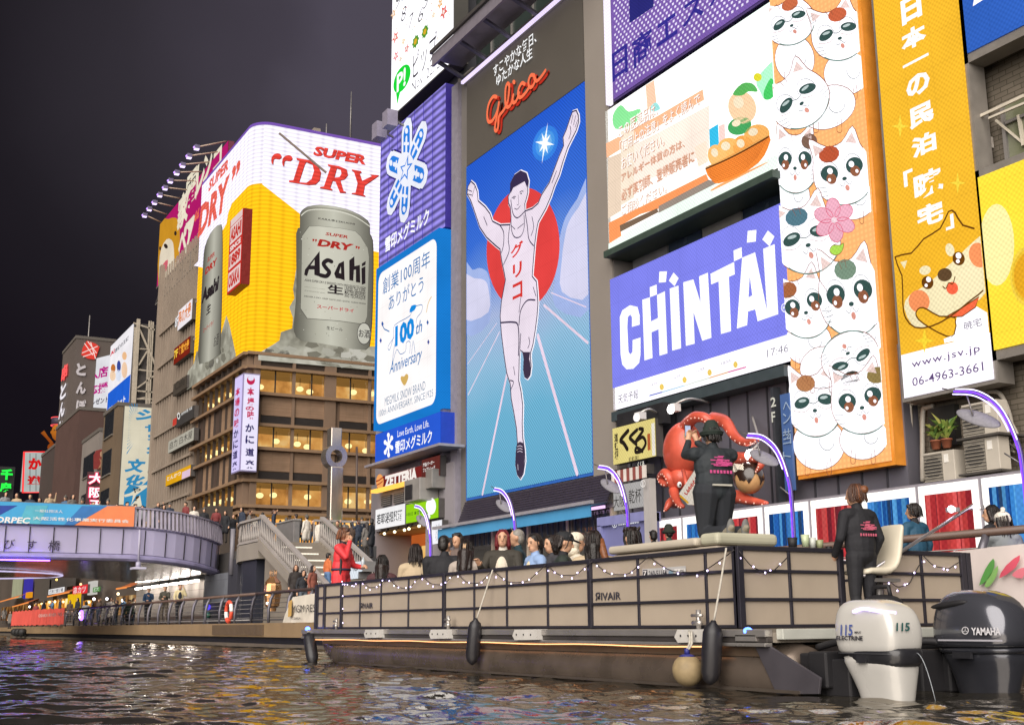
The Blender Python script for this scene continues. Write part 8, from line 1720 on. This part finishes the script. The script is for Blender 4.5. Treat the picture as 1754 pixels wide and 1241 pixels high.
        if vox < .0125 and hair in ('long', 'bob', 'pony', 'bun', 'messy', 'short'):   # loose strands
            rs_ = random.Random(int(abs(head[0] * 100))); b = MB(); L_ = {'long': .40, 'bob': .20}.get(hair, .12)
            for i in range(46):
                a = rs_.uniform(-2.2, 2.2) + math.pi; y, x = math.sin(a), math.cos(a); k_ = rs_.uniform(.6, 1.0)
                p = [h(-.02 + .05 * x, .04 * y, .128), h(-.025 + .104 * x, .086 * y, .06), h(-.03 + .112 * x, .094 * y, -.03), h(-.05 + .10 * x, .092 * y + rs_.uniform(-.015, .015), -.03 - L_ * k_ * .5), h(-.07 + .075 * x, .09 * y + rs_.uniform(-.03, .03), -.03 - L_ * k_)]
                if hair not in ('long', 'bob'): p = p[:4]
                b.tube(catmull(p, 3, False), [.006] * (len(p) * 3 - 4) + [.004, .0015], HAIRS[{'16110f': '231815', '231815': '16110f', '4a3024': '7a4a2c', '7a4a2c': '4a3024'}.get(hcol, hcol)], 4)
            tag(b.build('hair_strands', N), kind='stuff')
        q = bpy.data.objects.new('hair', remesh(hp, vox * .9, 'hair')); COL.objects.link(q); q.parent = N
    if hat:
        kind, hm = hat; hp = []; he = lambda c, r, ro=None: hp.append(('e', h(*c), r, hm, (RH @ ro) if ro else RH)); hc = lambda p, q, a, b: hp.append(('c', h(*p), h(*q), a, b, hm))
        he((-.014, 0, .062), (.112, .092, .078))
        if kind == 'cap': he((.115, 0, .045), (.085, .070, .012), Matrix.Rotation(R_(10), 3, 'Y')); he((-.05, 0, .02), (.078, .086, .05))
        if kind == 'bucket':
            hc((-.012, 0, .05), (-.012, 0, .10), .105, .088); he((-.012, 0, .025), (.155, .14, .030)); he((-.012, 0, .0), (.145, .13, .03))
        if kind == 'beanie': he((-.02, 0, .03), (.112, .094, .085)); hp.append(('e', h(-.03, 0, .165), (.035, .035, .032), hm, None))
        if kind == 'hood': he((-.06, 0, .0), (.10, .115, .125)); he((-.06, 0, -.11), (.09, .11, .07))
        q = bpy.data.objects.new('hat', remesh(hp, vox * .8, 'hat')); COL.objects.link(q); q.parent = N
    if face:
        for s in (-1, 1):
            b = MB(); b.ball(h(.083, s * .031, .012), .008, .013, .0065, P('1c1412', .3), 8, 6, RH); o = b.build('eye', N)
            b = MB(); b.tube([h(.088, s * .018, .032), h(.089, s * .033, .036), h(.078, s * .050, .030)], .004, HM, 5); b.build('eyebrow', N)
        b = MB(); b.ball(h(.082, 0, -.062), .008, .022, .0065, P('a05a50', .4), 8, 6, RH); b.build('mouth', N)
    if parts: parts(N, h)
    return N
def local(N): return lambda x, y, z: V((x, y, z))
BLK, NAVY, JKT = P('1d1d22', .8, var=.2, bump=.8, bs=8), P('26303e', .8, var=.12, bump=.8, bs=8), P('23292e', .75, var=.2, bump=1.0, bs=7)
BEIGE, CREAM, DKG = P('b7a487', .8, var=.08, bump=.2, bs=20), P('d8cdbb', .85, var=.08, bump=.4, bs=30), P('2c3630', .8)
GP = 'passengers seated on the boat'
def print_back(N, h, y0=-.15, z0=1.18 - .40, s=1.0, col='c84a86'):
    """pink tree-like print with a line of lettering on the back of the jacket"""
    m = P(col, .7); rr = random.Random(2); b = MB()
    for i in range(26):
        a = rr.uniform(0, 3.1416); r = rr.uniform(.02, .095) * s; y, z = r * math.cos(a), r * math.sin(a) * .85; w = rr.uniform(.015, .035) * s; t = rr.uniform(.004, .012) * s
        x = y0 - .004 + .25 * (y ** 2)
        b.add([(x, y - w, z0 + z), (x, y + w, z0 + z), (x, y + w, z0 + z + t), (x, y - w, z0 + z + t)], [(3, 2, 1, 0)], m)
    b.build('back_print', N); b = MB()
    for k in range(7): y = (-.09 + k * .03) * s; x = y0 - .004 + .25 * y * y; b.add([(x, y - .010 * s, z0 - .055 * s), (x, y + .010 * s, z0 - .055 * s), (x, y + .010 * s, z0 - .03 * s), (x, y - .010 * s, z0 - .03 * s)], [(3, 2, 1, 0)], m)
    b.build('back_lettering', N)
# the kneeling man with a phone
def phone(N, h):
    b = MB(); b.box((.43, .045, 1.235), (.442, .125, 1.385), DARK); o = b.build('phone', N, bev=.006); b = MB(); b.add([(.428, .05, 1.245), (.428, .12, 1.245), (.428, .12, 1.375), (.428, .05, 1.375)], [(0, 1, 2, 3)], E('c8d4f0', 1.0)); b.add([(.4275, .06, 1.25), (.4275, .11, 1.25), (.4275, .11, 1.30), (.4275, .06, 1.30)], [(0, 1, 2, 3)], E('c89850', .8)); b.build('phone_screen', o)
    print_back(N, h, -.172, .82, 1.4); b = MB(); b.box((-.196, -.12, .60), (-.178, .12, .62), P('b8b4a8', .6)); b.build('pocket_trim', N)
hk = onY(1218, 745, 9.15)
person('kneeling man in dark jacket and bucket hat filming the octopus with a phone', hk, 170, 'kneel', JKT, P('23262c', .85, var=.15), 'short', '231815', 0, 0, {'L': ((.26, .22, 1.00), (.40, .10, 1.17), (.25, -.2, .9)), 'R': ((.26, -.24, .98), (.40, -.02, 1.17), (.25, .2, .9))}, .009, False, True, P('8a8272', .7), None, ('bucket', P('1f2a24', .85, bump=.2)), 0, 1.06, 1.30, True, None, None, phone)
# the standing woman at the stern
hw = onY(1463, 848, 9.95)
person('standing woman in long dark jacket with pink back print and hair bun at stern', hw, 176, 'stand', BLK, BLK, 'bun', '7a4a2c', 22, 0, {'L': ((.02, .26, 1.12), (.20, .20, .95)), 'R': ((-.03, -.26, 1.12), (.10, -.24, .90))}, .010, False, 2, None, None, None, 2, 1.0, 1.06, True, BLK, None, lambda N, h: print_back(N, h, -.142, 1.20, 1.15, 'c86078'))
# the guide in the red jacket
def bottle(N, h):
    b = MB(); b.tube([(.36, .10, 1.04), (.36, .10, 1.17), (.36, .10, 1.20), (.36, .10, 1.23)], [.032, .032, .014, .012], P('b8c4cc', .1, spec=.9), 10); b.build('bottle', N)
    for s in (-1, 1): b = MB(); q = [h(.093 + .004 * math.cos(t), s * .032 + .024 * math.cos(t), .012 + .020 * math.sin(t)) for t in (2 * math.pi * i / 14 for i in range(15))]; b.tube(q, .0028, DARK, 4); b.tube([h(.09, s * .055, .016), h(0, s * .082, .012)], .0028, DARK, 4); b.build('spectacle_rim', N)
    b = MB(); b.tube([(.145 * math.cos(t), .19 * math.sin(t), 1.02) for t in (2 * math.pi * i / 20 for i in range(21))], .022, P('24304a', .7), 6); b.build('waist_belt', N)
    b = MB(); b.tube([(.02, -.155, 1.34), (.07, -.17, 1.15), (.06, -.175, .9), (.05, -.17, .75)], .022, DARK, 6); b.build('strap', N)
hr = onY(591, 916, 9.2)
person('man in bright red jacket and glasses standing at the bow eating', hr, 46, 'stand', P('d8383e', .6, var=.1, vs=5, bump=.3, bs=12), BLK, 'messy', '4a3024', 8, 4, {'R': ((.17, -.20, 1.22), (.17, -.04, 1.48), (.0, .3, .6)), 'L': ((.12, .24, 1.10), (.33, .13, 1.06), (.6, -.4, .1))}, .010, True, True, None, None, None, 3, 1.22, 1.12, True, P('26262c', .7), None, bottle)
# passengers
def pas(label, px, Y, yaw, **k):
    k['size'] = k.get('size', 1.0) * 1.2; k['vox'] = k.get('vox', .012) / 1.1
    return person(label, onY(px[0], px[1], Y), yaw, 'sit', group=GP, **k)
pas('seated woman seen from behind with long dark brown hair at the bow end', (655, 964), 8.95, 148, hair='long', hcol='231815', top=P('4a2a2e', .8, var=.14, bump=.7, bs=8), vox=.012)
pas('seated person with dark bobbed hair in a beige coat, back turned', (712, 946), 9.0, 152, hair='bob', hcol='16110f', top=BEIGE, vox=.012, fat=1.05)
pas('big seated man with cropped hair in a black coat, back turned', (762, 932), 8.85, 150, hair='buzz', hcol='16110f', top=BLK, vox=.011, fat=1.28, turn=-25, size=1.03)
def claw(N, h):
    b = MB()
    for k in range(3): b.tube([h(-.13, .015 * k - .02, .05), h(-.15, .015 * k - .02, .0), h(-.13, .015 * k - .02, -.03)], .006, P('d8b48c', .4), 5)
    b.build('hair_claw', N)
pas('seated woman with very long dark hair held by a pale claw clip', (799, 941), 9.0, 140, hair='long', hcol='231815', top=P('a89c92', .8, var=.14, bump=.7, bs=8), vox=.011, parts=claw, nod=12)
def camera_(N, h):
    b = MB(); b.box((.40, -.02, 1.02), (.46, .09, 1.09), DARK); b.build('camera', N, bev=.008); b = MB(); b.tube([(.42, .03, 1.02), (.40, .02, .86)], .012, P('b8b0a8', .4), 6); b.build('camera_grip', N)
pas('dark haired passenger holding a small camera on a grip', (783, 925), 10.6, -50, hair='short', top=P('6a5a54', .8, var=.14, bump=.7, bs=8), vox=.013, arms={'R': ((.20, -.22, .80), (.38, .0, .84), (.1, .1, .9)), 'L': ((.18, .22, .78), (.36, .05, .82))}, fingers=True, parts=camera_)
pas('red haired woman facing the camera in a dark coat and pale scarf', (861, 922), 9.5, -38, hair='bob', hcol='6a1c22', top=P('37332c', .8, var=.14, bump=.7, bs=8), vox=.010, face=True, fat=1.12, scarf=P('d0c8bc', .85, bump=.4), vest=P('cfc4b2', .85, bump=.5, bs=25), fingers=True, arms={'R': ((.12, -.27, .72), (.34, -.26, .78), (.5, -.2, .6)), 'L': ((.10, .25, .66), (.30, .10, .62), (.6, -.3, .1))}, turn=6)
pas('white bearded man in a dark green top with an arm round the woman', (884, 921), 9.9, -120, hair='buzz', hcol='8a857e', top=P('23404a', .8, var=.14, bump=.7, bs=8), vox=.012, fat=1.15, face=True, arms={'R': ((.05, -.30, .74), (.26, -.36, .72), (.3, -.6, 0), 1), 'L': ((.16, .24, .64), (.30, .12, .62))}, fingers=True)
pas('smiling woman with dark tied hair in a cream vest over blue', (914, 930), 9.7, -92, hair='pony', hcol='16110f', top=P('8aa4cc', .8, var=.14, bump=.7, bs=8), vest=P('d2c3a4', .85), vox=.011, face=True, turn=18, nod=10)
pas('dark haired passenger half hidden behind the man in the black cap', (943, 932), 10.4, -85, hair='bob', top=P('3a3a40', .8, var=.14, bump=.7, bs=8), vox=.013, face=True, nod=8)
pas('bearded man in a black cap and dark green jacket, side on', (968, 929), 9.1, 58, hair='short', top=P('262f2a', .8, var=.14, bump=.7, bs=8), hat=('cap', P('1c1e22', .8)), vox=.010, fat=1.18, nod=12, scarf=BLK, face=True)
pas('passenger in a fluffy cream hooded coat', (988, 929), 9.9, 75, hair='none', top=CREAM, hat=('hood', P('e0d6c2', .9, bump=1.0, bs=40)), vox=.012)
pas('seated woman from behind with long black hair and orange streak in a beige coat', (1018, 928), 8.95, 142, hair='long', top=BEIGE, vox=.011, fat=1.1, parts=lambda N, h: [MB().tube([h(-.06, -.085, .03), h(-.10, -.11, -.12), h(-.12, -.16, -.30), h(-.11, -.19, -.40)], [.03, .045, .035, .012], HAIRS['7a4a2c'], 8).build('hair_streak', N)])
pas('young man with thick dark hair and glasses in a navy jacket', (1081, 922), 9.3, 185, hair='messy', hcol='231815', top=P('28344a', .8, var=.14, bump=.7, bs=8), vox=.011, face=True, turn=-4)
# quay people near the stern
def on_quay(label, px, Y, yaw, **k): return person(label, onY(px[0], px[1], Y), yaw, 'stand', **k)
on_quay('person in a dark bucket hat passing the first red light panel', (1145, 912), 14.2, 170, hair='short', top=DKG, hat=('bucket', P('20261e', .85)), vox=.014)
on_quay('dark haired person just left of the bucket hat by the information pillar', (1119, 918), 14.6, 160, hair='short', top=BLK, vox=.016)
on_quay('dark haired person in a teal blue jacket and black scarf on the quay', (1563, 876), 14.0, 176, hair='short', hcol='231815', top=P('1f4a62', .7, bump=.2), scarf=BLK, vox=.011, turn=30, coat=True)
on_quay('woman with long dark hair standing by the quay rail', (1696, 880), 14.2, 195, hair='long', hcol='231815', top=P('2a2a30', .8, var=.14, bump=.7, bs=8), vox=.011, face=True, turn=25)
on_quay('person in a white pompom beanie and grey top with a black bag', (1716, 893), 13.7, 150, hair='bob', top=P('8a8f92', .85), hat=('beanie', P('ded8cc', .9, bump=.8, bs=30)), vox=.011, turn=40, arms={'L': ((.12, .26, 1.20), (.22, .12, 1.42))}, fingers=True)
# three men at the rail under the bridge
on_quay('man in a dark blue jacket leaning on the quay rail under the bridge', (255, 1010), 13.5, -16, hair='short', top=P('28405c', .8, var=.14, bump=.7, bs=8), leg=BLK, vox=.016, face=True, arms={'L': ((.16, .22, 1.18), (.30, .06, 1.30)), 'R': ((.18, -.22, 1.12), (.36, -.06, 1.10))})
on_quay('man in a dark vest with pale sleeves at the quay rail, middle of three', (283, 1007), 13.5, -20, hair='messy', top=P('3c3a30', .8, var=.14, bump=.7, bs=8), leg=P('5a5044', .8), vox=.016, face=True, arms={'L': ((.16, .22, 1.16), (.34, .08, 1.20)), 'R': ((.16, -.22, 1.14), (.34, -.08, 1.12))})
on_quay('man in a navy and cream jacket on the phone at the quay rail', (309, 1004), 13.5, -12, hair='short', top=P('c2b48c', .8, var=.14, bump=.7, bs=8), leg=BLK, scarf=P('1e2430', .8), vest=P('1e2430', .8), vox=.016, face=True, arms={'L': ((.08, .26, 1.22), (.12, .14, 1.54)), 'R': ((.10, -.24, 1.12), (.24, -.20, .98))})
on_quay('smiling long haired woman in a dark coat at the foot of the stairs', (507, 972), 15.2, -12, hair='long', hcol='4a3024', top=P('2a2422', .8, var=.14, bump=.7, bs=8), leg=P('4a5864', .8), vox=.016, face=True, coat=True)
on_quay('dark haired woman holding a drink at the foot of the stairs', (520, 981), 15.0, 0, hair='bob', top=P('22242a', .8, var=.14, bump=.7, bs=8), leg=P('5a646e', .8), vox=.016, face=True, arms={'L': ((.12, .22, 1.18), (.22, .05, 1.32))}, size=.97)
on_quay('woman in a rust brown coat looking up at the foot of the stairs', (537, 973), 15.3, 35, hair='long', hcol='231815', top=P('8a5040', .8, var=.14, bump=.7, bs=8), vox=.016, coat=True, face=True, nod=-12)
on_quay('person in an orange jacket on the stairs behind the red jacket', (563, 952), 16.8, 100, hair='short', top=P('c2683a', .8, var=.14, bump=.7, bs=8), leg=P('5a78a0', .8), vox=.018)
# ---------------------------------------------------------------- crowds: a few figures, copied in many coats
TOPC, SK2 = P('ffffff', .8, var=.1, objcol=True), SKIN
def base_person(hair, hcol, coat, arms=None, leg='22242a', hat=None): return person('x', (0, 0, -50), 0, 'stand', TOPC, P(leg, .85), hair, hcol, coat=coat, arms=arms, vox=.022, hat=hat)
bases = [base_person('short', '16110f', False), base_person('long', '231815', True, None, '3a3430'), base_person('bob', '16110f', True), base_person('messy', '231815', False, {'L': ((.14, .24, 1.14), (.30, .12, 1.22)), 'R': ((.10, -.24, 1.12), (.28, -.12, 1.20))}, '3c4450'), base_person('short', '16110f', True, None, '22242a', ('beanie', P('5a5650', .85))), base_person('pony', '4a3024', False, {'L': ((.05, .26, 1.30), (.16, .24, 1.62))}, '2c3440')]
TREE = {b: kids(b) for b in bases}
CN = {'1c1d22': 'black', '2a3242': 'navy', '6a6560': 'grey', 'b09a7c': 'beige', '4a3a30': 'brown', '8a8c90': 'pale grey', 'cfc8bc': 'white', '7a3434': 'dark red', '3a4a3c': 'olive', '4a6a8a': 'blue'}
HN = ['short haired person', 'long haired person', 'bob haired person', 'tousled person arms raised', 'knit hatted person', 'pony tailed person arm up']
rc_ = random.Random(77); _seen = {}
def crowd(pts, grp, ax, val, wh, yaw=None, jit=.5, floor=None):
    picks = [(rc_.randrange(6), rc_.choice(list(CN))) for _ in pts]
    for i, (x, y) in enumerate(pts):
        v = val + rc_.uniform(-jit, jit); p = onX(x, y, v) if ax == 'x' else onY(x, y, v); k, col = picks[i]; c = bases[k].copy(); COL.objects.link(c)
        for ch in TREE[bases[k]]:
            d = ch.copy(); COL.objects.link(d); d.parent = c
            if ch.name.startswith('body'): d.color = (*lin(col), 1)
        s = rc_.uniform(.94, 1.05); c.scale = (s, s, s); yw = (yaw if yaw is not None else rc_.choice([-60, 0, 90, 180, 200])) + rc_.uniform(-35, 35); c.rotation_euler = (0, 0, R_(yw)); c.location = p - Matrix.Rotation(R_(yw), 3, 'Z') @ V((.025 * s, 0, 1.605 * s))
        if floor is not None: c.location.z = floor
        n, tot = picks[:i].count(picks[i]), picks.count(picks[i])
        c['label'] = f'{HN[k]} in {CN[col]}' + (', ' + ('leftmost', 'second from left', 'third from left', 'fourth from left')[min(n, 3)] if tot > 1 else '') + f', {wh}'; c['group'] = grp
crowd([(10, 846), (29, 848), (52, 850), (68, 856), (112, 853), (125, 850), (141, 858)], 'people on the bridge', 'x', -61.6, 'above the blue banner part', -10, .5)
crowd([(86, 848), (160, 863), (172, 866), (185, 859), (200, 866), (218, 863), (232, 867), (244, 869)], 'people on the bridge', 'x', -61.6, 'above the orange banner end', -10, .5)
crowd([(271, 864), (281, 868), (291, 865), (318, 863), (333, 870), (350, 873), (371, 873), (386, 878), (400, 884), (414, 872)], 'people on the bridge', 'x', -64.5, 'behind the ribbed bridge railing', -30, .8)
crowd([(428, 878), (450, 881), (470, 876), (490, 891), (500, 894), (507, 884)], 'people on the plaza', 'y', 19.4, 'at the stair head', None, .5)
crowd([(525, 886), (548, 893), (560, 891), (578, 896), (603, 898), (614, 894), (628, 898), (636, 892)], 'people on the plaza', 'y', 20.6, 'behind the plaza balustrade', None, .6)
crowd([(438, 886), (460, 888), (480, 893), (515, 890), (536, 893), (570, 895), (590, 893), (620, 890)], 'people on the plaza', 'y', 24.5, 'back by the lit shop', None, 1.2)
crowd([(8, 1042), (18, 1048), (28, 1044), (38, 1046), (62, 1034), (75, 1030), (90, 1029), (104, 1026), (120, 1030), (133, 1026)], 'people among the stalls', 'y', 15.5, 'beyond the red cloth', None, 1.2)
crowd([(148, 1032), (158, 1034), (170, 1028), (180, 1034), (190, 1026), (200, 1030), (212, 1026), (222, 1030), (230, 1027)], 'people among the stalls', 'y', 15.5, 'near the underpass wall', None, 1.2)
for b in bases:
    for ch in TREE[b]: bpy.data.objects.remove(ch)
    bpy.data.objects.remove(b)
